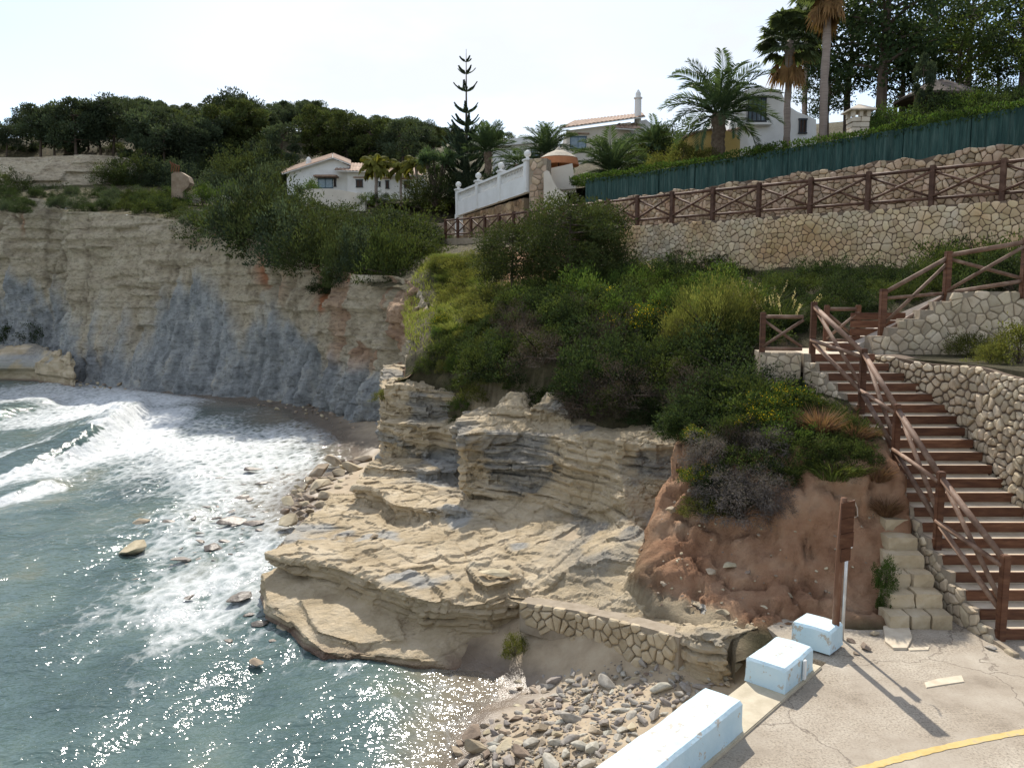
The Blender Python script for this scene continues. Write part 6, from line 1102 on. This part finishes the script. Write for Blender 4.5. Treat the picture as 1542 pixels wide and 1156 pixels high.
fill([(655, 500), (760, 500), (770, 440), (740, 400), (660, 400), (665, 440)], 70, [t_bri, t_bri] + t_grn[:1] + b_yel[:1], (.35, .75), .28, '{k} on the grassy cliff edge slope', 'fresh grass tufts on the cliff edge', cat='grass')
fill([(665, 420), (740, 440), (760, 390), (660, 385)], 40, [t_bri] + t_grn, (.6, 1.1), .25, '{k} below the end of the log fence', 'long grass below the log fence', cat='grass')
fill([(800, 625), (870, 640), (930, 655), (1030, 660), (1040, 640), (930, 615), (850, 605), (800, 605)], 22, b_dark + b_olive[:1] + b_brown, (.3, .55), .4, '{k} hanging over the edge of the rock face', 'bushes overhanging the rock face')
fill([(820, 470), (940, 450), (940, 420), (850, 425)], 14, b_mid + t_grn, (.4, .7), .5, '{k} beside the bushy pines', 'bright shrubs beside the leaning pine')
fill([(1040, 690), (1060, 770), (1170, 770), (1190, 700), (1150, 660)], 24, b_dark[:1] + b_olive + [b_grey, b_brown[0]], (.28, .45), .45, '{k} hanging over the left of the red bank', 'bushes hanging over the red bank')
fill([(1180, 690), (1320, 690), (1320, 620), (1200, 610)], 26, b_olive + b_mid + t_grn + [t_dry, t_dry], (.2, .36), .45, '{k} above the red bank next to the stair wall', 'plants above the red bank by the stairs')
fill([(1070, 700), (1300, 720), (1310, 670), (1200, 640), (1080, 660)], 26, t_grn + [b_olive[0], b_brown[0]], (.3, .5), .4, '{k} on the rim of the red bank', 'tufts on the rim of the red bank')
for (x, y, s, pr, lb, ct) in ((1235, 650, .62, t_dry, 'large tuft of rusty dry grass beside the stair wall', 'grass'), (1288, 660, .45, t_dry, 'small tuft of rusty dry grass close to the stair wall', 'grass'), (1335, 770, .4, t_dry, 'dry grass hanging beside the stair wall above the rough steps', 'grass'), (1320, 720, .42, t_dry, 'dry grass on the bank corner by the stair wall', 'grass'),
    (1255, 712, .7, t_grn[0], 'bright green grass clump on top of the red bank', 'grass'), (1275, 705, .6, t_bri, 'light green grass beside the clump on the red bank', 'grass'), (1240, 700, .55, t_grn[1], 'green grass at the back of the red bank rim', 'grass'), (1115, 775, .62, b_grey, 'grey dry bush hanging over the red bank', 'shrub'), (1140, 745, .55, b_grey, 'grey dry bush behind the hanging one on the bank', 'shrub'), (1090, 745, .5, b_grey, 'small grey dry bush on the rim of the bank', 'shrub'), (1062, 770, .38, b_yel[0], 'yellow green bush at the left of the grey dry bush', 'shrub'), (1050, 735, .35, b_flo[0], 'small flowering bush above the rock edge', 'shrub'),
    (1160, 640, .55, b_flo[0], 'yellow flowering bush under the stair landing', 'shrub'), (1195, 625, .55, b_flo[1], 'yellow flowering bush beside the rusty dry grass', 'shrub'), (1140, 655, .45, b_flo[1], 'flowering bush left of the landing wall', 'shrub'), (1175, 665, .5, t_grn[0], 'green grass below the flowering bushes', 'grass'), (975, 668, .25, b_flo[0], 'little yellow flowering plant on the grey rock', 'shrub'), (1050, 672, .3, b_flo[1], 'flowering plant on the rock edge', 'shrub'),
    (900, 470, .6, b_flo[0], 'yellow flowering bush in the middle of the slope', 'shrub'), (985, 500, .7, b_flo[1], 'flowering bush next to the tall broom', 'shrub'), (950, 510, .6, b_flo[0], 'flowering bush among the olive shrubs', 'shrub'), (665, 492, .3, b_flo[1], 'small bright yellow flowering cushion on the grassy edge', 'shrub'), (1075, 515, .95, b_tall, 'tall light green broom bush in front of the stone wall', 'shrub'), (1030, 520, .65, b_tall, 'broom bush beside the tall one', 'shrub'), (1105, 505, .8, b_tall, 'broom bush behind the tall one', 'shrub'),
    (1150, 480, 1.0, t_reed, 'plume grass at the foot of the stone wall', 'grass'), (1175, 495, .9, t_reed, 'plume grass in front of the wall foot', 'grass'), (1010, 430, .9, t_reed, 'plume grass under the stone wall by the broom', 'grass'), (735, 450, .8, t_reed, 'pale seed grass on the green cliff edge', 'grass'), (575, 600, .28, b_yel[1], 'bright plant hanging on the left edge of the beds', 'shrub'), (608, 576, .22, b_olive[0], 'round little cushion on top of the beds', 'shrub'), (700, 615, .4, b_mid[0], 'green bush in the notch between the rock beds', 'shrub'), (720, 600, .45, b_yel[0], 'yellow green bush above the notch in the rock beds', 'shrub'), (690, 640, .3, b_olive[1], 'small bush low in the notch of the rock beds', 'shrub'), (900, 620, .8, b_brown[0], 'rounded twiggy brown bush overhanging the yellow rock', 'shrub'), (935, 600, .85, b_brown[0], 'large twiggy brown bush above the rock face', 'shrub'), (875, 600, .7, b_dark[1], 'dark bush overhanging the crags', 'shrub')):
    p = ground(x, y); put(pr, p + [0, 0, .1 if pr in b_flo else -.05], s * (.85 if pr in b_flo and x > 1000 else 1), lb, None, ct)
for (x, y, z_, s, lb) in ((1331, 885, .4, .3, 'dark green weed at the left of the rough stone steps'), (1333, 920, .1, .26, 'green weed at the bottom of the rough stone steps')): put(b_mid[0], W(x, y, z=z_) + [0, 0, .0], (s * .5, s * .6, s * 1.4), lb)
for (x, y, s, pr, lb) in ((1500, 530, .62, b_olive[1], 'olive shrub in the bed behind the curved wall'), (1465, 535, .45, b_yel[0], 'yellow green shrub at the end of the bed by the stepped wall'), (1535, 545, .6, b_yel[1], 'yellowish shrub near the front of the planting bed'), (1530, 510, .6, b_dark[0], 'dark shrub at the back of the planting bed'), (1490, 545, .3, b_yel[1], 'low yellow cushion on the edge of the planting bed')): p = W(x, y, z=3.42); put(pr, p, s, lb)
# dry plant hanging on the shelf end
p = W(775, 985, z=-1.2); put(b_yel[0], p, (.2, .2, .35), 'dry yellowish plant growing on the rock below the beach wall')
# leaning pine in the middle
lp = P_(pine('leaning_pine', 440, L_PINE2, wide=.6, crown=.74, n=17000, nb=26, tl=.034)); 
for (x, y, ty, wd, rz_, lb) in ((850, 440, 291, 1.0, 1.0, 'bushy young pine with a dark trunk in front of the log fence'), (775, 440, 330, 1.05, 3.0, 'smaller bushy pine left of the young pine by the fence'), (900, 425, 305, .9, 4.4, 'bushy pine right of the young pine against the stone wall')):
    p = ground(x, y); h_ = float(W(x, ty, Y=p[1])[2] - p[2]); put(lp, p + [0, 0, -.1], (h_ * wd, h_ * wd, h_ * .97), lb, None, 'tree', rz=rz_, name='small_pine')
# cliff top scrub
for i, (x, y, Y_, s, lb) in enumerate(((375, 375, 49, 2.2, None), (410, 385, 48, 2.4, None), (350, 360, 52, 2.0, None), (445, 400, 46, 2.2, None), (480, 415, 44.5, 1.9, None), (400, 345, 55, 2.6, None), (440, 350, 54, 2.4, None), (505, 405, 45, 1.9, None), (540, 400, 45, 2.1, None), (575, 410, 42, 1.7, None), (600, 405, 44, 2.0, None), (625, 400, 44, 1.8, None), (560, 375, 49, 2.4, None), (520, 370, 51, 2.4, None), (600, 372, 50, 2.2, None), (635, 370, 50, 1.7, None), (480, 365, 52, 2.2, None), (640, 385, 46, 1.6, None), (310, 345, 53, 1.5, None), (280, 335, 56, 1.4, None), (590, 425, 40, 1.3, None), (545, 425, 42, 1.3, None), (515, 430, 42, 1.1, None), (460, 345, 58, 2.3, None), (500, 340, 60, 2.3, None), (545, 345, 58, 2.2, None), (590, 345, 57, 2.0, None), (625, 345, 56, 1.9, None))):
    p = W(x, y, Y=Y_); p[2] = min(p[2], hz(p) + .1); ty = float(np.interp(x, [270, 310, 350, 380, 410, 440, 480, 520, 560, 600, 640], [318, 305, 285, 264, 270, 285, 302, 310, 312, 306, 330])) + (Y_ < 47) * 28 + rg.uniform(0, 16); sz_ = float(np.clip((W(x, ty, Y=Y_)[2] - p[2]) / 1.05, .8, 4.5))
    put(b_big[i % 3], p, (s * 1.1, s * 1.1, sz_), ('dark', 'olive tinted', 'broad leaved olive')[i % 3] + (' tall' if sz_ > 2.2 else ' low') + ' shrub on the cliff top below the white house', 'large shrubs on the cliff top: ' + str(i % 3) + ('tall' if sz_ > 2.2 else 'low'), 'shrub')
fill([(180, 320), (280, 325), (270, 298), (190, 300)], 24, b_mid + b_olive + b_dark, (.6, 1.2), .45, '{k} on the cliff top before the ruined pillar', 'green shrubs on the cliff top', y1=80)
fill([(0, 318), (180, 322), (250, 300), (180, 290), (0, 290)], 34, b_dark + b_big[:1], (.5, 1.0), .45, '{k} on the rim of the far cliff', 'dark bushes on the far cliff rim', y1=84)
for (x, y, s) in ((20, 300, 2.0), (75, 297, 1.7), (95, 295, 2.0), (110, 300, 1.5), (150, 300, 1.4), (200, 285, 2.3), (225, 280, 2.3), (170, 262, 2.0), (205, 260, 2.6), (240, 265, 2.4), (10, 275, 2.0), (245, 290, 1.6)):
    p = W(x, y, Y=79 if x < 160 else 82); put(b_big[int(x) % 3], p + [0, 0, -1.0], (s, s, s), 'dark bush growing on the ledges of the upper rock band', 'bushes on the upper rock band', 'shrub')
for (x, y, Y_, s, lb) in ((60, 520, 66, 1.5, 'low bush on the far rock platform'), (25, 515, 67, 1.4, 'small bush near the foot of the far cliff'), (480, 442, 43, .7, 'small bush clinging to the red streak of the cliff')): put(b_dark[0], W(x, y, Y=Y_), s, lb)
for (x0, x1, y, Y_, lb) in ((280, 328, 290, 66, 'clipped dark hedge beside the ruined pillar'), (318, 372, 289, 68, 'clipped green hedge behind the low pale wall'), (445, 487, 284, 71, 'clipped hedge behind the cream garden wall')):
    a, b = W(x0, y, Y=Y_), W(x1, y, Y=Y_); put(b_mid[1], ((a[0] + b[0]) / 2, Y_, a[2] - .9), ((b[0] - a[0]) / 2, 1.0, 1.6), lb, None, 'hedge', rz=0, name='clipped_hedge')
# ---- pine woods
sky_line = lambda x: float(np.interp(x, [-80, 0, 15, 30, 80, 150, 220, 270, 300, 350, 400, 450, 500, 540, 580, 620, 660, 700, 760, 800], [190, 185, 178, 168, 158, 148, 150, 162, 172, 142, 165, 150, 165, 178, 188, 176, 196, 202, 212, 222]))
x = -70; k = 0
while x < 182:                         # the row on the upper rock band
    Y_ = rg.uniform(88, 94); zg = hz(W(x, 230, Y=Y_), gard); top = W(x, sky_line(x) + rg.uniform(-4, 10), Y=Y_)[2]; put(pines[rg.choice([0, 1])], (W(x, 230, Y=Y_)[0], Y_, zg), top - zg, 'umbrella shaped pine in the row along the upper rock band', 'pines along the upper rock band', 'tree'); x += rg.uniform(12, 22); k += 1
for i in range(125):                   # the wooded hill
    x = rg.uniform(165, 790); Y_ = rg.choice([rg.uniform(86, 100), rg.uniform(100, 118), rg.uniform(112, 132)]); 
    if x > 640: Y_ = rg.uniform(110, 145)
    b_ = W(x, 250, Y=Y_); zg = hz(b_, gard); h_ = rg.uniform(5.5, 8.5); top = min(zg + h_, W(x, sky_line(x) + rg.uniform(-5, 6), Y=Y_)[2])
    if top - zg < 3: continue
    pi_ = rg.randrange(4); hw = ('tall ' if top - zg > 6.5 else 'low ' if top - zg < 5 else '') + PINEK[pi_]; put(pines[pi_], (b_[0], Y_, zg - .2), top - zg, hw + ' in the wood on the hill behind the white house', 'pines of the wooded hill: ' + hw, 'tree')
for i in range(34):                    # skyline trees so that the ridge outline follows the wood
    x = 185 + i * 17.5 + rg.uniform(-5, 5); Y_ = rg.uniform(112, 126) if x < 600 else rg.uniform(125, 145); b_ = W(x, 250, Y=Y_); zg = hz(b_, gard); top = W(x, sky_line(x) + rg.uniform(-6, 5), Y=Y_)[2]
    pi_ = rg.randrange(4); put(pines[pi_], (b_[0], Y_, zg - .2), max(4, top - zg), PINEK[pi_] + ' on the ridge of the wooded hill', 'pines on the ridge: ' + PINEK[pi_], 'tree')
fill([(-60, 229), (180, 231), (182, 224), (-60, 222)], 26, b_olive + b_dark, (.45, .8), .4, '{k} under the row of pines', 'undergrowth below the pines', h=gard, y1=110)
fill([(200, 292), (430, 292), (430, 255), (250, 250)], 26, b_big, (1.8, 2.6), .45, '{k} at the edge of the pine wood', 'undergrowth at the wood edge', h=gard, y1=110)
# ---- garden trees on the right
for (x, y, Y_, s, pr, lb) in ((1325, 205, 44, 10.5, trees[0], 'tall dark tree rising above the stone chimney'), (1275, 205, 47, 7.5, trees[1], 'dark leafy tree behind the tall bare palm trunk'), (1400, 190, 49, 8.0, trees[1], 'broad dark tree behind the thatched gazebo'), (1440, 185, 44, 5.2, trees[2], 'lighter leafy tree right of the gazebo'), (1455, 180, 52, 8.0, trees[2], 'sparse tree with hanging branches behind the gazebo'), (1535, 165, 43, 7.0, trees[0], 'leafy tree above the end of the green screen'), (1500, 175, 46, 4.0, trees[2], 'low leafy tree right of the gazebo roof'), (1355, 200, 45, 5.5, trees[0], 'dark tree between the chimney and the gazebo'), (1245, 205, 46, 4.5, trees[1], 'small dark tree behind the villa gable'), (1565, 170, 40, 5.5, trees[2], 'leafy tree beyond the end of the hedge')):
    b_ = W(x, y, Y=Y_); put(pr, (b_[0], Y_, hz(b_, gard) - .2), s, lb, None, 'tree')
p = W(1390, 190, Y=32.5); put(pines[3], (p[0], p[1], hz(p, gard)), (1.3, 1.3, 2.9), 'slim dark cypress in front of the gazebo', None, 'tree', name='cypress')
for i in range(26):
    x = rg.uniform(1320, 1545); Y_ = rg.uniform(28, 40); b_ = W(x, 200, Y=Y_); put(rg.choice(b_dark + b_mid), (b_[0], Y_, hz(b_, gard) - .1), rg.uniform(.6, 1.3), 'dark garden shrub behind the green hedge', 'garden shrubs behind the hedge')
for (x, y, Y_, s, pr, lb) in ((1000, 232, 50, 1.6, b_olive[0], 'olive bush between the tiled house and the date palm'), (975, 235, 52, 1.8, b_mid[0], 'green bush left of the date palm'), (1020, 225, 54, 1.7, b_dark[0], 'dark bush behind the date palm'), (950, 250, 48, 1.4, b_olive[1], 'bush beside the short date palm'), (1030, 240, 37, .95, b_yel[1], 'golden green shrub under the ochre wall'), (1060, 240, 36, .8, b_yel[0], 'golden shrub at the foot of the big date palm'), (1000, 246, 38, .8, b_yel[0], 'golden ground cover shrub left of the ochre wall'), (1145, 222, 39, .45, b_mid[1], 'small shrub before the villa wall'), (1160, 220, 38.5, .4, b_olive[2], 'little shrub between palm trunk and wall'), (655, 300, 60, 2.2, b_big[1], 'rounded tree like shrub right of the white house'), (690, 290, 60, 1.6, b_big[0], 'dark bush below the tall star shaped conifer'), (640, 310, 62, 1.3, b_olive[0], 'bush at the corner of the white house'), (760, 275, 54, 1.4, b_dark[1], 'dark bush behind the balustrade'), (578, 300, 69, .8, b_dark[2], 'dark low plant by the yellow palm'), (555, 302, 69, .9, b_mid[0], 'round green plant by the cream gate pier')):
    p = W(x, y, Y=Y_); put(pr, p + [0, 0, -.3], s, lb)
# ---- palms
def frond_mesh(name, seed, m, elev, droop, n=34, ll=.34, seg=9, vee=.5, lw=.022, hang=.15):
    g = np.random.default_rng(seed); t = np.linspace(0, 1, seg); e = R(elev) - droop * t ** 1.4; dx = np.cos(e); dz = np.sin(e); X = np.r_[0, np.cumsum((dx[1:] + dx[:-1]) / 2 / (seg - 1))]; Z = np.r_[0, np.cumsum((dz[1:] + dz[:-1]) / 2 / (seg - 1))]
    mb = MB(); mb.tube(np.c_[X, 0 * X, Z], np.linspace(.016, .003, seg), 5, False); V = [np.array(mb.v)]; F = [list(f) for f in mb.f]; k = len(mb.v)
    for i in range(n):
        u = .12 + .87 * i / (n - 1); x_, z_, ee = np.interp(u, t, X), np.interp(u, t, Z), np.interp(u, t, e); T = np.array([math.cos(ee), 0, math.sin(ee)]); U = np.array([-math.sin(ee), 0, math.cos(ee)]); l = ll * (math.sin(math.pi * (.12 + .8 * u)) ** .6) * g.uniform(.85, 1.1)
        for s in (-1, 1):
            d = unit(T * .75 + np.array([0, s, 0]) * .85 + U * vee * g.uniform(.4, 1.2) - np.array([0, 0, hang])); p = np.array([x_, 0, z_]); tip = p + d * l - np.array([0, 0, hang * l * .6]); mid_ = p + d * l * .5; w = np.cross(d, U); w = w / np.linalg.norm(w) * lw
            V.append(np.array([p, mid_ + w, tip, mid_ - w])); F.append([k, k + 1, k + 2, k + 3]); k += 4
    return mesh_np(name, np.concatenate(V), F, m, rnd=g.random(k))
def fan_mesh(name, seed, m, elev, dead=False):
    g = np.random.default_rng(seed); e = R(elev); T = np.array([math.cos(e), 0, math.sin(e)]); U = np.array([-math.sin(e), 0, math.cos(e)]); mb = MB(); mb.tube([(0, 0, 0), tuple(T * .55)], [.018, .012], 5, False); V = [np.array(mb.v)]; F = [list(f) for f in mb.f]; k = len(mb.v); h = T * .55
    for i in range(22):
        a = (i / 21 - .5) * 4.2; d = T * math.cos(a) + np.array([0, 1, 0]) * math.sin(a); side = -T * math.sin(a) + np.array([0, 1, 0]) * math.cos(a); l = .52 * g.uniform(.85, 1.1) * (1 - .15 * abs(a)); dr = -np.array([0, 0, 1]) * l * (.30 if not dead else .55) * g.uniform(.6, 1.4); mid_ = h + d * l * .6 + U * .02 * (-1) ** i
        V.append(np.array([h, mid_ + side * .055, h + d * l + dr, mid_ - side * .055])); F.append([k, k + 1, k + 2, k + 3]); k += 4
    return mesh_np(name, np.concatenate(V), F, m, rnd=g.random(k))
FR = {e: [frond_mesh('frond', 500 + e + i, L_PALM, e, dr, n=40, ll=.26, lw=.011) for i, dr in ((0, 1.0), (1, 1.4))] for e in (82, 65, 48, 30, 12, -8)}
FQ = {e: [frond_mesh('frond', 600 + e, L_QUEEN, e, 1.9, hang=.7, ll=.4, lw=.028, vee=.1)] for e in (75, 50, 25, 5)}
FS = {e: [frond_mesh('frond', 650 + e, L_PALM, e, .35, n=40, lw=.012)] for e in (80, 60, 40, 20, 0)}
FF = {e: [fan_mesh('fan_leaf', 700 + e, L_FAN, e)] for e in (75, 50, 25, 0, -25)}; FD = [fan_mesh('dead_leaf', 750 + i, L_DEAD, -60 - 10 * i, True) for i in range(3)]
PTR = mat('palm_trunk', [(.3, (.09, .065, .045)), (.5, (.17, .125, .09)), (.7, (.26, .20, .15))], scale=7, bump=1, bdist=.04, bscale=18); WTR = mat('smooth_palm_trunk', [(.3, (.22, .17, .14)), (.7, (.34, .28, .24))], scale=3, bump=.6, bdist=.01, bscale=14, stretch=(.6, .6, 5))
def palm(name, label, base, h, tr, sets, L_, counts, trm, seed, dead=0, crownr=.16, bulb=1.0):
    g = random.Random(seed); base = np.array(base, float); r = thing(name, label, 'palm', tuple(base)); n = 14; pts = [base + [.02 * math.sin(k), 0, h * k / (n - 1) - (.3 if k == 0 else 0)] for k in range(n)]; rad = [tr * (1.25 if k == 0 else 1.0 + .06 * (-1) ** k) for k in range(n - 3)] + [tr * (1 + .12 * bulb), tr * (1 + .3 * bulb), tr * (.9)]
    MB().tube(pts, rad, 12).build('trunk', trm, r, smooth=True); top = np.array([0, 0, h - .05])
    a = g.uniform(0, 6)
    for e, c in counts:
        for k in range(c):
            a += 2.399; o = link('frond' if 'fan' not in name else 'fan_leaf', g.choice(sets[e]), r); o.location = top + [crownr * math.cos(a), crownr * math.sin(a), g.uniform(-.1, .1) + .003 * e]; o.rotation_euler = (g.uniform(-.25, .25), g.uniform(-.12, .12), a); s = L_ * g.uniform(.85, 1.08); o.scale = (s, s, s)
    for k in range(dead): a += 2.399; o = link('dead_leaf', g.choice(FD), r); o.location = top + [crownr * math.cos(a), crownr * math.sin(a), -.25 - .5 * g.random()]; o.rotation_euler = (g.uniform(-.3, .3), 0, a); o.scale = (L_ * .9,) * 3
    return r
full = [(82, 6), (65, 7), (48, 8), (30, 8), (12, 7), (-8, 5)]
def tz(x, y, Y_): return W(x, y, Y=Y_)[2]
b_ = W(1081, 234, Y=36); palm('date_palm', 'large date palm with a thick dark trunk beside the ochre wall', b_, tz(1081, 172, 36) - b_[2], .29, FR, 2.5, full, PTR, 1, crownr=.2)
b_ = W(822, 285, Y=50); palm('date_palm', 'date palm rising behind the thatched parasol', b_, tz(822, 232, 50) - b_[2], .3, FR, 2.0, full, PTR, 2)
b_ = W(922, 285, Y=45); palm('date_palm', 'short spreading date palm behind the start of the green screen', b_, tz(922, 262, 45) - b_[2], .3, FR, 2.45, full, PTR, 3)
b_ = W(985, 250, Y=50); palm('date_palm', 'small date palm between the tiled house and the large date palm', b_, tz(990, 222, 50) - b_[2], .22, FR, 1.7, full, PTR, 6)
b_ = W(735, 290, Y=57); palm('spiky_palm', 'stiff spiky palm behind the white balustrade', b_, tz(735, 228, 57) - b_[2], .25, FS, 1.9, [(80, 8), (60, 9), (40, 9), (20, 8), (0, 6)], PTR, 4)
b_ = W(780, 275, Y=52); palm('date_palm', 'low arching date palm just behind the balustrade finials', b_, tz(780, 248, 52) - b_[2], .2, FR, 1.8, [(48, 6), (30, 8), (12, 7), (-8, 4)], PTR, 9)
b_ = W(1184, 214, Y=38.5); palm('fan_palm', 'fan palm with a slim bare trunk in front of the villa', b_, tz(1180, 62, 38.5) - b_[2], .155, FF, 1.5, [(75, 7), (50, 10), (25, 12), (0, 10), (-25, 8)], WTR, 5, dead=6, bulb=1.6)
b_ = W(1238, 214, Y=35.5); palm('fan_palm', 'very tall fan palm trunk with a skirt of dead leaves at the top', b_, tz(1236, -35, 35.5) - b_[2], .17, FF, 1.5, [(75, 6), (50, 8), (25, 10), (0, 9), (-25, 7)], WTR, 7, dead=9, bulb=.8)
b_ = W(1210, 205, Y=47); palm('fan_palm', 'fan palm behind the two tall trunks', b_, tz(1208, 42, 47) - b_[2], .15, FF, 1.6, [(75, 6), (50, 9), (25, 10), (0, 9), (-25, 7)], WTR, 8, dead=6)
b_ = W(567, 306, Y=69); palm('feather_palm', 'yellow leaved feather palm before the white house window', b_, tz(567, 252, 69) - b_[2], .14, FQ, 1.55, [(75, 5), (50, 7), (25, 7), (5, 4)], WTR, 11, crownr=.08)
b_ = W(604, 306, Y=69.5); palm('feather_palm', 'second slim feather palm right of the yellow leaved one', b_, tz(604, 256, 69.5) - b_[2], .11, FQ, 1.35, [(75, 5), (50, 6), (25, 6), (5, 4)], WTR, 12, crownr=.08)
b_ = W(628, 306, Y=66); palm('feather_palm', 'orange tipped feather palm beside the bushy tree', b_, tz(628, 250, 66) - b_[2], .11, FQ, 1.3, [(75, 4), (50, 6), (25, 5)], WTR, 13, crownr=.08)
# yucca like multi stem plant
yb = W(657, 300, Y=60); yr = thing('yucca_tree', 'branching yucca with dense leaf heads right of the white house', 'yucca', tuple(yb)); g = np.random.default_rng(5); mb = MB(); f = Fol()
for i in range(9):
    e = yb + [g.uniform(-1.3, 1.3), g.uniform(-.8, .8), g.uniform(1.9, 3.4)]; mb.tube([yb + [0, 0, -.2], (yb + e) / 2 + [g.uniform(-.2, .2), 0, -.1], e], [.13, .09, .06], 6); C = np.repeat(e[None], 260, 0) + g.normal(size=(260, 3)) * .08; f.leaves(C, unit(g.normal(size=(260, 3))) + [0, 0, .3], g.uniform(.4, .75, 260), .06, g)
mb.build('trunk', BARK, yr); f.build('crown', L_PALM, yr)
# star shaped conifer (tiers of rising branches)
ny_ = 62.0; nb0 = W(703, 305, Y=ny_); ar = thing('tiered_conifer', 'tall star shaped conifer with separate tiers of rising branches', 'tree', tuple(nb0)); topz = tz(703, 74, ny_); MB().tube([nb0 + [0, 0, -.3], (nb0[0], ny_, (nb0[2] + topz) / 2), (nb0[0] + .02, ny_, topz)], [.2, .1, .015], 8).build('trunk', BARK, ar)
tiers = [(91, 9, 4), (108, 13, 5), (133, 17, 5), (165, 18, 6), (184, 20, 7), (196, 26, 7), (208, 30, 8), (220, 34, 8), (232, 38, 8), (245, 40, 8), (258, 42, 8), (271, 42, 8), (284, 40, 8)]; g = np.random.default_rng(9); a = .3
for (py, rp, nb_) in tiers:
    z0 = tz(703, py + rp * .35, ny_); rl = rp / FPX * ny_
    for k in range(nb_):
        a += 2 * math.pi / nb_ + g.uniform(-.15, .15); t = np.linspace(0, 1, 10); Xr = rl * t; Zr = rl * (.25 * t + .45 * t ** 2.2); P_b = np.c_[nb0[0] + Xr * math.cos(a), ny_ + Xr * math.sin(a), z0 + Zr]; f = Fol(); m_ = 240; u = g.random(m_) ** .7 * .96 + .04; C = np.c_[np.interp(u, t, P_b[:, 0]), np.interp(u, t, P_b[:, 1]), np.interp(u, t, P_b[:, 2])]; out = np.array([math.cos(a), math.sin(a), .5]); lat = np.array([-math.sin(a), math.cos(a), .25]); D = out + lat * g.choice([-1, 1], m_)[:, None] * g.uniform(.3, .9, m_)[:, None] + [0, 0, .35]
        f.leaves(C, D, rl * .38 * (1.15 - u) + .1, .065, g); o = f.build('branch', L_ARAU, ar)
    a += .5
# ---- hedge along the screen
g = np.random.default_rng(31); n = 16000; s_ = g.uniform(0, gs[-1], n); C = np.c_[np.interp(s_, gs, gl[:, 0]), np.interp(s_, gs, gl[:, 1]), np.interp(s_, gs, gl[:, 2])]; nn_ = np.array([.70, .70, 0.]); hgt = .10 + .16 * vn(np.c_[s_ * .8, 0 * s_, 0 * s_], 4) + .1 * vn(np.c_[s_ * 3, 0 * s_, 0 * s_], 5)
th = g.uniform(0, 6.28, n); rr = g.random(n) ** .4; C = C + nn_ * (.22 + .3 * rr * np.cos(th))[:, None] + np.c_[np.zeros((n, 2)), 1.12 + hgt * rr * np.sin(th) + .02]; f = Fol(); f.leaves(C, np.c_[nn_[0] * np.cos(th), nn_[1] * np.cos(th), np.sin(th)] + g.normal(size=(n, 3)) * .6, g.uniform(.08, .15, n), .05, g); tag(f.build('hedge', L_HEDGE), 'trimmed green hedge growing over the top of the green screen', 'hedge')
# ---- ground cover on the slope
g = np.random.default_rng(41); V_ = Fol(); pts = []
polyg = [(620, 560), (700, 600), (900, 620), (1030, 650), (1060, 690), (1180, 705), (1310, 690), (1330, 640), (1150, 560), (1160, 440), (1340, 420), (940, 390), (760, 400), (640, 395), (600, 440)]
gxx = g.uniform(-4.5, 8, 60000); gyy = g.uniform(12.3, 40, 60000); zz = hill(gxx, gyy); pr = proj(np.c_[gxx, gyy, zz]); ok = inpoly(pr[:, 0], pr[:, 1], polyg) & ~inpoly(gxx, gyy, STAIRPOLY) & ~inpoly(gxx, gyy, ROCKPOLY); C = np.c_[gxx, gyy, zz][ok][:24000]; n = len(C)
bright = sm(-1.2, -2.6, C[:, 0] + .6 * fbm(C * .4, 2, 3)) * sm(20, 23, C[:, 1]); D = g.normal(size=(n, 3)) * .45 + [0, 0, 1]
for nm, mk_, m_, lb in (('ground_cover', bright < .5, L_OLIVE, 'low herbs and dry litter covering the slope between the shrubs'), ('fresh_grass', bright >= .5, L_BRIGHT, 'short fresh grass on the cliff edge slope')):
    f = Fol(); c = C[mk_]; f.leaves(c - [0, 0, .02], D[mk_], g.uniform(.08, .3, len(c)), .03, g); tag(f.build(nm, m_), lb, kind='stuff')
for o in PROTOS:                       # the pattern plants themselves are not part of the place
    for ch in list(o.children): bpy.data.objects.remove(ch)
    bpy.data.objects.remove(o)
